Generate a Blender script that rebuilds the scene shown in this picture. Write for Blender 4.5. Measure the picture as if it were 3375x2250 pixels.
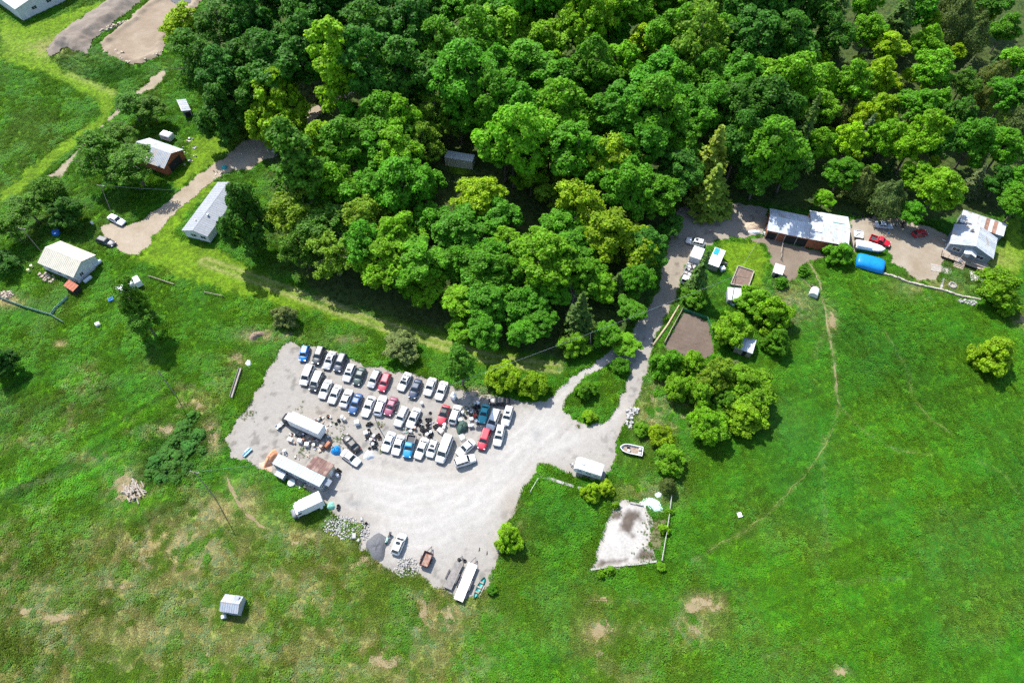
import bpy, math, random
import numpy as np
from mathutils import Vector, Matrix

# ------------------------------------------------------------------ clear
for _o in list(bpy.data.objects):
    bpy.data.objects.remove(_o, do_unlink=True)
SC = bpy.context.scene
COL = SC.collection

# ------------------------------------------------------------------ camera, sky, sun, exposure
CAM_H = 126.0
TILT = math.radians(33.0)          # lens axis measured from straight down
LENS = 24.0
cam_data = bpy.data.cameras.new('drone_camera')
cam_data.lens = LENS
cam_data.sensor_width = 36.0
cam_data.clip_start = 1.0
cam_data.clip_end = 9000.0
cam = bpy.data.objects.new('drone_camera', cam_data)
COL.objects.link(cam)
cam.location = (0, 0, CAM_H)
cam.rotation_euler = (TILT, 0, 0)
SC.camera = cam

SUN_TO = Vector((-.43, .66, 1.0)).normalized()      # direction towards the sun
world = bpy.data.worlds.new('World')
SC.world = world
world.use_nodes = True
_nt = world.node_tree
_bg = _nt.nodes['Background']
_sky = _nt.nodes.new('ShaderNodeTexSky')
_sky.sky_type = 'NISHITA'
_sky.sun_disc = False
_sky.sun_elevation = math.asin(SUN_TO.z)
_sky.sun_rotation = math.atan2(SUN_TO.x, SUN_TO.y)
_sky.altitude = 100
_nt.links.new(_sky.outputs[0], _bg.inputs[0])
_bg.inputs[1].default_value = 0.15
sun_data = bpy.data.lights.new('sun', 'SUN')
sun_data.energy = 4.3
sun_data.angle = math.radians(0.55)
sun_data.color = (1.0, 0.96, 0.90)
sun = bpy.data.objects.new('sun', sun_data)
COL.objects.link(sun)
sun.rotation_euler = (-SUN_TO).to_track_quat('-Z', 'Y').to_euler()
sun.location = (0, 60, 180)
SC.view_settings.view_transform = 'Standard'
SC.view_settings.look = 'None'
SC.view_settings.gamma = 1.0
SC.view_settings.use_curve_mapping = False
SC.view_settings.exposure = 1.0
SC.cycles.max_bounces = 4
SC.cycles.diffuse_bounces = 3
SC.cycles.glossy_bounces = 2
SC.cycles.transmission_bounces = 2
SC.cycles.transparent_max_bounces = 4
SC.cycles.use_light_tree = False
SC.cycles.use_denoising = False

# ------------------------------------------------------------------ survey: photo pixel -> point of the site at height z
RX, RY = 3375.0, 2250.0
FPX = LENS / 36.0 * RX
_ct, _st = math.cos(TILT), math.sin(TILT)
def P(u, v, z=0.0):
    dx = (u - RX / 2) / FPX
    dy = -(v - RY / 2) / FPX
    wx, wy, wz = dx, dy * _ct + _st, dy * _st - _ct
    t = (z - CAM_H) / wz
    return Vector((wx * t, wy * t, z))
def G(u, v):
    p = P(u, v); return (p.x, p.y)
K = 3375.0 / 2352.0
def O(x, y, z=0.0):
    return P(x * K, y * K, z)
def crop(x0, y0, w, pw):
    s = w / pw
    return lambda x, y, z=0.0: P(x0 + x * s, y0 + y * s, z)
cA = crop(900, 1100, 400, 2349)
cB = crop(1200, 1150, 400, 2349)
cC = crop(1400, 1250, 400, 2349)
cD = crop(800, 1300, 500, 2352)
cE = crop(1200, 1370, 400, 2349)
cT = crop(900, 1550, 400, 2349)
cL = crop(1000, 1600, 700, 2350)
cF = crop(1600, 1300, 700, 1829)
c1 = crop(0, 0, 1000, 2351)
c2 = crop(0, 600, 1000, 2351)
c3 = crop(2000, 600, 1000, 2351)
c4 = crop(2375, 600, 1000, 2351)
c5 = crop(2050, 780, 500, 1867)
c6 = crop(2750, 720, 625, 2333)
c7 = crop(0, 1200, 1000, 1493)
c8 = crop(2050, 1100, 600, 1711)
c9 = crop(1050, 1380, 300, 1344)

def px_of(x, y):
    """ground point arrays -> overview pixel arrays (used to look up the site survey)"""
    # camera axes: right=(1,0,0) up=(0,ct,st) look=(0,st,-ct)
    up = y * _ct + (-CAM_H) * _st
    lk = y * _st - (-CAM_H) * _ct
    u = RX / 2 + FPX * x / lk
    v = RY / 2 - FPX * up / lk
    return u / K, v / K

# ------------------------------------------------------------------ noise and polygons (numpy)
def _hash(ix, iy, seed):
    h = (ix.astype(np.int64) * 374761393 + iy.astype(np.int64) * 668265263 + seed * 982451653) & 0x7fffffff
    h = ((h ^ (h >> 13)) * 1274126177) & 0x7fffffff
    h = (h ^ (h >> 16)) & 0xffff
    return h / 65535.0
def vnoise(x, y, scale, seed):
    x = x / scale; y = y / scale
    ix = np.floor(x); iy = np.floor(y)
    fx = x - ix; fy = y - iy
    fx = fx * fx * (3 - 2 * fx); fy = fy * fy * (3 - 2 * fy)
    a = _hash(ix, iy, seed); b = _hash(ix + 1, iy, seed)
    c = _hash(ix, iy + 1, seed); d = _hash(ix + 1, iy + 1, seed)
    return (a * (1 - fx) + b * fx) * (1 - fy) + (c * (1 - fx) + d * fx) * fy
def fbm(x, y, scale, seed, octs=4):
    s = 0.0; a = 0.5; t = 0.0
    for i in range(octs):
        s = s + a * vnoise(x + 17.3 * i, y - 9.1 * i, scale, seed + i * 31); t += a
        a *= 0.55; scale *= 0.48
    return s / t
def inpoly(x, y, poly):
    inside = np.zeros(x.shape, bool)
    n = len(poly)
    for i in range(n):
        x1, y1 = poly[i]; x2, y2 = poly[(i + 1) % n]
        cond = ((y1 > y) != (y2 > y))
        xx = (x2 - x1) * (y - y1) / ((y2 - y1) if y2 != y1 else 1e-9) + x1
        inside ^= cond & (x < xx)
    return inside
def segdist(x, y, pts, closed=False):
    d = np.full(x.shape, 1e9)
    n = len(pts)
    for i in range(n if closed else n - 1):
        x1, y1 = pts[i]; x2, y2 = pts[(i + 1) % n]
        vx, vy = x2 - x1, y2 - y1
        L = vx * vx + vy * vy + 1e-12
        t = np.clip(((x - x1) * vx + (y - y1) * vy) / L, 0, 1)
        d = np.minimum(d, np.hypot(x - x1 - t * vx, y - y1 - t * vy))
    return d
def sdpoly(x, y, poly):
    d = segdist(x, y, poly, True)
    return np.where(inpoly(x, y, poly), d, -d)
def og(*pts):
    return [tuple(O(a, b)[:2]) for a, b in pts]
def cg(c, *pts):
    return [tuple(c(a, b)[:2]) for a, b in pts]
def sstep(a, b, x):
    t = np.clip((x - a) / (b - a), 0, 1)
    return t * t * (3 - 2 * t)

# ------------------------------------------------------------------ materials
MATS = {}
def mat(name, col, rough=0.8, var=0.15, scale=1.5, bump=0.0, bscale=8.0, metal=0.0, spec=0.3, objcol=False,
        rnd=0.0, col2=None, c2scale=0.6, c2amt=0.5, trans=0.0, coat=0.0, attr=None):
    """procedural principled material: base colour x noise, optional second colour patches, per-object tint"""
    if name in MATS: return MATS[name]
    m = bpy.data.materials.new(name); m.use_nodes = True
    nt = m.node_tree; N = nt.nodes; L = nt.links
    b = N['Principled BSDF']; out = N['Material Output']
    b.inputs['Roughness'].default_value = rough
    b.inputs['Metallic'].default_value = metal
    b.inputs['Specular IOR Level'].default_value = spec
    if coat: b.inputs['Coat Weight'].default_value = coat; b.inputs['Coat Roughness'].default_value = 0.08
    tc = N.new('ShaderNodeTexCoord')
    geo = N.new('ShaderNodeNewGeometry')
    def mix(kind, fac, a, c):
        x = N.new('ShaderNodeMix'); x.data_type = 'RGBA'; x.blend_type = kind
        for s, val in ((x.inputs[0], fac), (x.inputs[6], a), (x.inputs[7], c)):
            if hasattr(val, 'is_output'): L.new(val, s)
            else: s.default_value = val if not isinstance(val, tuple) else (*val, 1)[:4]
        return x.outputs[2]
    def noise(sc, det=4):
        n = N.new('ShaderNodeTexNoise'); n.inputs['Scale'].default_value = sc; n.inputs['Detail'].default_value = det
        L.new(geo.outputs['Position'], n.inputs['Vector']); return n.outputs['Fac']
    def ramp(sock, a, c):
        r = N.new('ShaderNodeMapRange'); r.inputs[1].default_value = a; r.inputs[2].default_value = c
        L.new(sock, r.inputs[0]); return r.outputs[0]
    if objcol:
        oi = N.new('ShaderNodeObjectInfo'); base = oi.outputs['Color']
        if col != (1, 1, 1): base = mix('MULTIPLY', 1.0, base, tuple(col))
    elif attr:
        at = N.new('ShaderNodeAttribute'); at.attribute_name = attr; at.attribute_type = 'INSTANCER' if attr == 'tint' else 'GEOMETRY'
        base = at.outputs['Color']
    else:
        base = tuple(col)
    if col2 is not None:
        f = ramp(noise(c2scale, 5), 0.62 - 0.35 * c2amt, 0.72 - 0.3 * c2amt)
        base = mix('MIX', f, base, tuple(col2))
    if var:
        f = ramp(noise(scale, 5), 0.3, 0.7)
        lo = (1 - var,) * 3; hi = (1 + var,) * 3
        base = mix('MULTIPLY', 1.0, base, mix('MIX', f, lo, hi))
    if rnd:
        oi2 = N.new('ShaderNodeObjectInfo')
        base = mix('MULTIPLY', 1.0, base, mix('MIX', oi2.outputs['Random'], (1 - rnd,) * 3, (1 + rnd,) * 3))
    if isinstance(base, tuple): b.inputs['Base Color'].default_value = (*base, 1)[:4]
    else: L.new(base, b.inputs['Base Color'])
    if bump:
        bn = N.new('ShaderNodeBump'); bn.inputs['Strength'].default_value = bump; bn.inputs['Distance'].default_value = 0.05
        L.new(noise(bscale, 3), bn.inputs['Height']); L.new(bn.outputs[0], b.inputs['Normal'])
    if trans:
        t = N.new('ShaderNodeBsdfTranslucent')
        if isinstance(base, tuple): t.inputs[0].default_value = (*base, 1)
        else: L.new(base, t.inputs[0])
        ms = N.new('ShaderNodeMixShader'); ms.inputs[0].default_value = trans
        L.new(b.outputs[0], ms.inputs[1]); L.new(t.outputs[0], ms.inputs[2]); L.new(ms.outputs[0], out.inputs[0])
    MATS[name] = m
    return m

# ------------------------------------------------------------------ meshes and objects
class MB:
    def __init__(s): s.v = []; s.f = []; s.m = []
    def add(s, verts, faces, mi=0):
        o = len(s.v); s.v.extend(tuple(p) for p in verts)
        for f in faces: s.f.append(tuple(o + i for i in f)); s.m.append(mi)
        return s
    def box(s, cx, cy, cz, sx, sy, sz, rz=0.0, mi=0, taper=1.0):
        c, n = math.cos(rz), math.sin(rz); vs = []
        for z, t in ((-.5, 1.0), (.5, taper)):
            for x, y in ((-.5, -.5), (.5, -.5), (.5, .5), (-.5, .5)):
                a, b = x * sx * t, y * sy * t
                vs.append((cx + a * c - b * n, cy + a * n + b * c, cz + z * sz))
        return s.add(vs, [(3, 2, 1, 0), (4, 5, 6, 7), (0, 1, 5, 4), (1, 2, 6, 5), (2, 3, 7, 6), (3, 0, 4, 7)], mi)
    def bar(s, a, b, w, h=None, mi=0):
        a, b = Vector(a), Vector(b); h = h or w
        d = (b - a).normalized(); up = Vector((0, 0, 1)) if abs(d.z) < .95 else Vector((1, 0, 0))
        r = d.cross(up).normalized(); u = r.cross(d)
        vs = []
        for p in (a, b):
            for x, y in ((-.5, -.5), (.5, -.5), (.5, .5), (-.5, .5)): vs.append(p + r * x * w + u * y * h)
        return s.add(vs, [(0, 1, 2, 3), (7, 6, 5, 4), (4, 5, 1, 0), (5, 6, 2, 1), (6, 7, 3, 2), (7, 4, 0, 3)], mi)
    def tube(s, pts, rad, n=6, mi=0, cap=True):
        pts = [Vector(p) for p in pts]
        if not hasattr(rad, '__len__'): rad = [rad] * len(pts)
        vs = []; fs = []
        for i, p in enumerate(pts):
            d = (pts[min(i + 1, len(pts) - 1)] - pts[max(i - 1, 0)]).normalized()
            up = Vector((0, 0, 1)) if abs(d.z) < .9 else Vector((1, 0, 0))
            r = d.cross(up).normalized(); u = r.cross(d)
            for k in range(n):
                a = 2 * math.pi * k / n
                vs.append(p + (r * math.cos(a) + u * math.sin(a)) * rad[i])
        for i in range(len(pts) - 1):
            for k in range(n):
                a = i * n + k; b = i * n + (k + 1) % n
                fs.append((a, b, b + n, a + n))
        if cap:
            fs.append(tuple(range(n))[::-1]); fs.append(tuple((len(pts) - 1) * n + k for k in range(n)))
        return s.add(vs, fs, mi)
    def lathe(s, prof, n=12, cx=0, cy=0, mi=0, ax='z', flip=False):
        vs = []; fs = []
        for r, z in prof:
            for k in range(n):
                a = 2 * math.pi * k / n
                p = (r * math.cos(a), r * math.sin(a), z)
                if ax == 'y': p = (p[0], p[2], p[1])
                if ax == 'x': p = (p[2], p[0], p[1])
                vs.append((p[0] + cx, p[1] + cy, p[2]))
        for i in range(len(prof) - 1):
            for k in range(n):
                a = i * n + k; b = i * n + (k + 1) % n
                fs.append((a, b, b + n, a + n))
        if prof[0][0] > 1e-4: fs.append(tuple(range(n))[::-1])
        if prof[-1][0] > 1e-4: fs.append(tuple((len(prof) - 1) * n + k for k in range(n)))
        return s.add(vs, fs, mi)
    def prism(s, poly, z0, z1, mi=0):
        n = len(poly)
        vs = [(x, y, z0) for x, y in poly] + [(x, y, z1) for x, y in poly]
        fs = [tuple(range(n))[::-1], tuple(range(n, 2 * n))]
        fs += [(i, (i + 1) % n, n + (i + 1) % n, n + i) for i in range(n)]
        return s.add(vs, fs, mi)
    def slab(s, quad, th, mi=0):
        """four points -> plate of thickness th below them"""
        q = [Vector(p) for p in quad]; nrm = (q[1] - q[0]).cross(q[3] - q[0]).normalized()
        vs = q + [p - nrm * th for p in q]
        return s.add(vs, [(0, 1, 2, 3), (7, 6, 5, 4), (0, 4, 5, 1), (1, 5, 6, 2), (2, 6, 7, 3), (3, 7, 4, 0)], mi)
    def mesh(s, name, mats, smooth=False):
        me = bpy.data.meshes.new(name)
        me.from_pydata(s.v, [], s.f)
        for m in (mats if isinstance(mats, (list, tuple)) else [mats]): me.materials.append(m)
        if any(s.m): me.polygons.foreach_set('material_index', s.m)
        if smooth: me.polygons.foreach_set('use_smooth', [True] * len(me.polygons))
        me.update()
        return me
    def build(s, name, mats, parent=None, smooth=False, loc=None, rz=None):
        return link(name, s.mesh(name, mats, smooth), parent, loc, rz)
def link(name, me, parent=None, loc=None, rz=None, col=None):
    o = bpy.data.objects.new(name, me); COL.objects.link(o)
    if parent is not None: o.parent = parent
    if loc is not None: o.location = loc
    if rz is not None: o.rotation_euler = (0, 0, rz)
    if col is not None: o.color = (*col, 1)
    return o
def tag(o, label, cat, group=None):
    o['label'] = label; o['category'] = cat
    if group: o['group'] = group
    return o
def thing(name, label, cat, loc, rz=0.0, group=None):
    o = bpy.data.objects.new(name, None); COL.objects.link(o)
    o.empty_display_size = 0.5
    o.location = (loc[0], loc[1], loc[2] if len(loc) > 2 else 0.0); o.rotation_euler = (0, 0, rz)
    return tag(o, label, cat, group)
def struct(o): o['kind'] = 'structure'; return o
def stuff(o): o['kind'] = 'stuff'; return o
def frame3(a, b, d):
    """three corner points of a rectangle (origin, along length, along width) -> centre, heading, length, width"""
    a, b, d = Vector(a[:2]), Vector(b[:2]), Vector(d[:2])
    u = (b - a); Ln = u.length; u.normalize(); w = Vector((-u.y, u.x))
    Wd = (d - a).dot(w); sg = 1 if Wd > 0 else -1
    c = a + u * Ln / 2 + w * Wd / 2
    return (c.x, c.y), math.atan2(u.y, u.x), Ln, abs(Wd)
rng = random.Random(7)
# ================================================================== SETTING: ground sheets
SURF = []      # (name, polys, holes, edge noise) used to keep grass off hard surfaces
YARD = [(655, 783), (672, 785), (680, 796), (708, 797), (738, 800), (775, 806), (800, 822), (830, 833), (850, 842), (877, 838), (890, 848),
        (910, 851), (943, 855), (976, 867), (1020, 873), (1040, 886), (1074, 900), (1090, 906), (1124, 908), (1171, 915), (1210, 922),
        (1250, 924), (1285, 892), (1320, 862), (1352, 842), (1395, 812), (1440, 775), (1485, 715), (1512, 665), (1520, 620), (1535, 570),
        (1545, 520), (1560, 480), (1582, 455), (1640, 462), (1700, 470), (1765, 478), (1762, 530), (1715, 545), (1660, 548), (1610, 570),
        (1570, 610), (1562, 655), (1545, 700), (1520, 745), (1500, 795), (1488, 850), (1470, 905), (1450, 950), (1432, 985), (1420, 1010),
        (1405, 1065), (1390, 1108), (1355, 1102), (1300, 1085), (1262, 1070), (1238, 1066), (1218, 1098), (1196, 1140), (1180, 1180),
        (1165, 1200), (1148, 1240), (1145, 1285), (1128, 1325), (1100, 1368), (1064, 1382), (1045, 1372), (1020, 1352), (985, 1340),
        (965, 1318), (945, 1300), (925, 1306), (905, 1316), (885, 1302), (862, 1278), (832, 1256), (828, 1225), (838, 1205), (800, 1196),
        (765, 1178), (748, 1158), (735, 1150), (700, 1124), (650, 1096), (600, 1072), (560, 1058), (530, 1046), (522, 1005), (538, 975),
        (560, 950), (580, 915), (602, 880), (618, 845), (640, 810)]
ISLAND = [(1438, 828), (1400, 838), (1350, 862), (1312, 905), (1288, 944), (1320, 965), (1352, 982), (1385, 970), (1412, 940), (1432, 900), (1444, 860)]
DRIVE = [(592, 306), (612, 312), (640, 335), (632, 360), (600, 372), (575, 392), (535, 392), (490, 415), (440, 455), (385, 505), (352, 545),
         (340, 568), (318, 584), (285, 582), (265, 566), (248, 552), (232, 522), (262, 512), (300, 516), (335, 500), (375, 470), (420, 430),
         (470, 392), (520, 358), (560, 325)]
DRIVE2 = [(700, 262), (735, 238), (790, 205), (830, 190), (826, 204), (770, 240), (735, 262), (712, 280)]
TRACK = [(108, 404), (135, 386), (185, 335), (240, 282), (300, 225), (350, 178), (378, 156), (384, 172), (352, 204), (322, 218), (262, 268), (205, 322), (150, 392), (140, 406)]
PIT = [(228, 98), (300, 40), (345, 0), (470, -30), (462, 6), (430, 48), (395, 60), (372, 125), (330, 146), (300, 148), (240, 122)]
HEAPS = [(105, 118), (135, 80), (190, 40), (255, 0), (330, -20), (322, 5), (260, 55), (215, 90), (200, 128), (150, 110), (122, 130)]
HYARD = [(1955, 505), (2010, 498), (2080, 505), (2150, 530), (2180, 545), (2172, 590), (2150, 640), (2105, 640), (2075, 618), (2050, 600), (2040, 560), (1960, 575), (1950, 540)]
BYARD = [(1700, 545), (1780, 548), (1805, 560), (1880, 575), (1895, 590), (1850, 606), (1830, 640), (1800, 655), (1790, 640), (1775, 600), (1760, 560)]
BIGPLOT = [(1568, 716), (1600, 725), (1628, 742), (1640, 800), (1632, 818), (1600, 826), (1560, 815), (1525, 798)]
PADPTS = ((1110, 925), (1180, 910), (1360, 950), (1440, 1090), (1420, 1200), (1395, 1300), (1455, 1325), (1475, 1400), (1440, 1440), (1330, 1450), (1200, 1480), (900, 1512), (930, 1450), (1000, 1200), (1075, 1040))

# trails, dry patches and lawns of the meadow (survey positions)
TRAILS = [  # points, half width m, strength, colour
    ([(1850, 590), (1880, 640), (1893, 700), (1900, 750), (1912, 800), (1918, 850), (1922, 900), (1926, 928)], 0.38, 0.9),
    ([(1926, 928), (1915, 975), (1895, 1020), (1868, 1065), (1830, 1110), (1795, 1150), (1750, 1190), (1700, 1225), (1640, 1255), (1590, 1290)], 0.26, 0.55),
    ([(1926, 928), (1965, 975), (2010, 1010), (2060, 1035), (2140, 1043)], 0.24, 0.45),
    ([(2030, 760), (2060, 810), (2085, 850), (2095, 915), (2140, 965), (2190, 1000)], 0.24, 0.4),
    ([(1890, 1000), (1893, 1100), (1896, 1250)], 0.3, 0.35),
    ([(2250, 1060), (2310, 1090), (2340, 1140)], 0.3, 0.3),
    ([(1840, 640), (1870, 665), (1895, 690)], 0.5, 0.7),
    ([(520, 1095), (535, 1130), (555, 1165), (590, 1200), (620, 1215)], 0.7, 0.7),
    ([(600, 1180), (680, 1215), (760, 1235), (810, 1250)], 0.9, 0.45),
    ([(0, 1130), (150, 1090), (300, 1040), (420, 1040)], 0.5, 0.35),
    ([(60, 1460), (70, 1400), (110, 1360)], 1.0, 0.5),
    ([(1750, 1510), (1830, 1490), (1890, 1465)], 0.3, 0.35),
    ([(1920, 1340), (2000, 1330), (2090, 1325)], 0.3, 0.25),
    ([(1870, 820), (1890, 770), (1905, 740)], 0.5, 0.35),
    ([(160, 170), (230, 200), (262, 215)], 1.0, 0.6),
    ([(0, 80), (60, 110), (130, 125), (170, 160)], 2.5, 0.2),
]
DRY = [(400, 1265, 150, 65, .8), (490, 1175, 65, 40, .7), (270, 1340, 70, 32, .55), (560, 1160, 40, 50, .6), (700, 1235, 70, 28, .55), (830, 1290, 45, 30, .8),
       (965, 1415, 55, 50, .75), (1030, 1400, 40, 60, .7), (870, 1500, 110, 50, .6), (60, 1400, 45, 22, .8), (130, 1415, 60, 18, .7), (600, 1480, 130, 40, .5),
       (350, 1450, 130, 50, .5), (1375, 1450, 40, 26, .7), (1620, 1385, 50, 24, .75), (1590, 1440, 55, 40, .55), (435, 935, 36, 22, .95), (486, 1002, 26, 34, .95),
       (381, 987, 20, 12, 1), (1810, 700, 55, 45, .55), (1500, 950, 45, 60, .55), (1560, 960, 50, 26, .7), (595, 770, 40, 14, .8), (545, 830, 18, 14, .8),
       (1932, 1547, 17, 14, 1.2), (2347, 735, 16, 11, 1.2), (660, 770, 24, 10, .7), (800, 780, 30, 10, .6), (1090, 905, 40, 14, .8), (1910, 740, 12, 30, .7),
       (1380, 1380, 24, 12, .7), (140, 790, 14, 8, .9), (15, 690, 40, 16, .8), (300, 1120, 48, 40, .9), (2260, 600, 70, 30, .35), (2140, 660, 80, 25, .45), (1530, 880, 30, 60, .5),
       (230, 1050, 60, 16, .45), (60, 1010, 50, 14, .4), (760, 1140, 40, 14, .5), (1180, 1190, 16, 40, .8), (640, 1330, 60, 30, .5), (1480, 1130, 60, 30, .4), (120, 110, 60, 20, .5)]
LAWNS = [[(2272, 240), (2325, 240), (2318, 300), (2278, 308)], [(1030, 375), (1075, 378), (1085, 400), (1040, 400)], [(478, 402), (420, 455), (362, 505), (348, 545), (330, 588), (300, 592), (420, 640), (600, 690), (730, 718), (860, 758), (1000, 805), (1130, 842), (1290, 860), (1275, 826),
          (1100, 790), (960, 755), (820, 715), (720, 688), (640, 650), (560, 600), (500, 575), (400, 545), (420, 500), (505, 420)],
         [(0, 30), (60, 60), (180, 20), (250, 0), (160, 60), (110, 130), (150, 165), (270, 208), (268, 240), (240, 290), (180, 330), (0, 480), (0, 440), (140, 330), (225, 270), (235, 240), (120, 175), (0, 135)],
         [(430, 320), (500, 300), (560, 305), (560, 325), (470, 390), (400, 440), (392, 420), (440, 370)],
         [(2295, 500), (2352, 500), (2352, 640), (2300, 640), (2250, 600), (2305, 560)],
         [(1660, 552), (1740, 556), (1765, 600), (1750, 660), (1700, 650), (1650, 600)]]
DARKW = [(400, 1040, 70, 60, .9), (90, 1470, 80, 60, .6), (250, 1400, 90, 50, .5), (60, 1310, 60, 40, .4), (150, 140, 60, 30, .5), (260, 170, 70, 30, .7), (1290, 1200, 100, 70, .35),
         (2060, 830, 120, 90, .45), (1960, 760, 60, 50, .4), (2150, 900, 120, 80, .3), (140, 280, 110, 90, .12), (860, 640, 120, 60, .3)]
WOODS = og((470, 160), (600, 340), (640, 560), (720, 690), (880, 730), (1000, 765), (1150, 810), (1300, 835), (1420, 790), (1490, 700), (1530, 560),
           (1590, 460), (1750, 470), (1950, 500), (2200, 510), (2352, 490), (2420, 300), (2420, -80), (480, -80))

_trail_w = [(og(*p), w, s) for p, w, s in TRAILS]
_lawn_w = [og(*p) for p in LAWNS]
def gauss_o(u, v, lst):
    g = np.zeros(u.shape)
    for cx, cy, rx, ry, a in lst:
        d2 = ((u - cx) / rx) ** 2 + ((v - cy) / ry) ** 2
        g = np.maximum(g, a * np.exp(-d2 * 0.9))
    return g
def meadow(x, y):
    """species / dryness of the sward at site points: colour, grass height, density"""
    u, v = px_of(x, np.maximum(y, -60))
    n1 = fbm(x, y, 9.0, 3, 4); n2 = fbm(x, y, 2.2, 11, 3); n3 = fbm(x, y, 26.0, 5, 3)
    ca, sa = math.cos(0.62), math.sin(0.62)
    st = fbm((x * ca + y * sa) / 16.0, (-x * sa + y * ca) / 1.5, 1.0, 23, 3)         # mowing swaths of the west field
    west = sstep(620, 420, u) * sstep(760, 900, v) * sstep(1300, 1100, v)
    A = np.array([.040, .144, .004]); B = np.array([.082, .194, .006]); C = np.array([.029, .126, .009])
    t = np.clip(0.5 + 1.5 * (n1 - .5) + 0.9 * (n2 - .5), 0, 1)[:, None]
    col = A * (1 - t) + B * t
    du = (.5 * sstep(.48, .68, fbm(x, y, 13.0, 67, 4)) * (.5 + n2))[:, None]
    col = col * (1 - du) + np.array([.088, .150, .020]) * du
    east = (sstep(1500, 1800, u) * 0.6 * np.clip(0.5 + 2.6 * (n3 - .5), 0, 1))[:, None]
    col = col * (1 - east) + C * east
    st2 = fbm((x * .94 + y * .34) / 14., (-x * .34 + y * .94) / .9, 1.0, 29, 3)
    col = col * (1 + (west * (st - .5) * 1.6 + (1 - west) * (st2 - .5) * .6)[:, None])
    h = 0.46 + 0.7 * (n1 - .5) + 0.5 * (n2 - .5) - .12 * sstep(1500, 1800, u)
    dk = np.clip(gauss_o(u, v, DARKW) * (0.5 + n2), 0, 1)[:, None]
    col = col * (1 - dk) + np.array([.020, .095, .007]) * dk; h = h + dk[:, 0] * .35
    lawn = np.zeros(x.shape)
    for p in _lawn_w: lawn = np.maximum(lawn, sstep(-1.0, 1.2, sdpoly(x, y, p) + (n2 - .5) * 3))
    lc = np.array([.110, .195, .008]) * (1 + 0.5 * (n2 - .5) + 0.5 * (n1 - .5))[:, None]
    lw = (lawn * .85)[:, None]; col = col * (1 - lw) + lc * lw; h = h * (1 - lawn) + 0.10 * lawn
    # dry thatch: speckled in the south-west, patches elsewhere
    sw = sstep(1250, 1000, u) * sstep(1120, 1260, v) + 0.5 * sstep(1250, 1400, u) * sstep(1650, 1500, u) * sstep(1330, 1400, v)
    sp = fbm(x, y, 1.5, 41, 3) * .62 + fbm(x, y, 7.0, 47, 2) * .38
    ol = np.clip(sw * (.35 + 1.1 * (n3 - .3)), 0, .85)[:, None]
    col = col * (1 - ol) + np.array([.100, .138, .014]) * (.75 + .5 * n2)[:, None] * ol
    dry = np.clip(sw * 0.62 * sstep(.47, .66, sp), 0, 1)
    dry = np.maximum(dry, np.clip(gauss_o(u, v, DRY) * 1.6 * sstep(.40, .58, sp + .10 * n2), 0, 1))
    dry = np.maximum(dry, 0.5 * west * sstep(.52, .66, sp) * sstep(.45, .6, n1))
    bare = np.zeros(x.shape)
    for p, w, s in _trail_w:
        d = segdist(x, y, p) + (n2 - .5) * 0.8
        bare = np.maximum(bare, .55 * s * np.exp(-(d / w) ** 2 * .7))
    # mower / tyre tracks worn along the lawn lane
    lane = og((470, 600), (600, 645), (720, 690), (860, 740), (1000, 785), (1130, 825), (1280, 845))
    dl = segdist(x, y, lane)
    bare = np.maximum(bare, 0.75 * np.exp(-((dl - 0.9) / .55) ** 2) * (0.5 + n2 * .8))
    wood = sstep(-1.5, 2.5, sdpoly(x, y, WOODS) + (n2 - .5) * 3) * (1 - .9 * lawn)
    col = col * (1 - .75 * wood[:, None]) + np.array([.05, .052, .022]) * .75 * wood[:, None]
    dd = np.maximum(dry, bare)[:, None]
    dc = np.array([.24, .185, .09]) * (0.8 + 0.5 * n2)[:, None]
    bc = np.array([.26, .205, .11]) * (0.85 + 0.3 * n2)[:, None]
    bw = (bare / (bare + dry + 1e-6))[:, None]
    col = col * (1 - .82 * dd) + (dc * (1 - bw) + bc * bw) * .82 * dd
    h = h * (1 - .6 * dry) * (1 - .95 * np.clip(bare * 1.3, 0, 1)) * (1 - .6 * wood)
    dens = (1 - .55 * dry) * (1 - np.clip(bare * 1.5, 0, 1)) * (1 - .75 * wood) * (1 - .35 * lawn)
    return np.clip(col, .004, 1), np.clip(h, .03, 1.2), np.clip(dens, 0, 1), lawn, wood

def colattr(me, name, col):
    a = me.attributes.new(name, 'FLOAT_COLOR', 'POINT')
    c = np.ones((len(col), 4), np.float32); c[:, :3] = col
    a.data.foreach_set('color', c.ravel())

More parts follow.
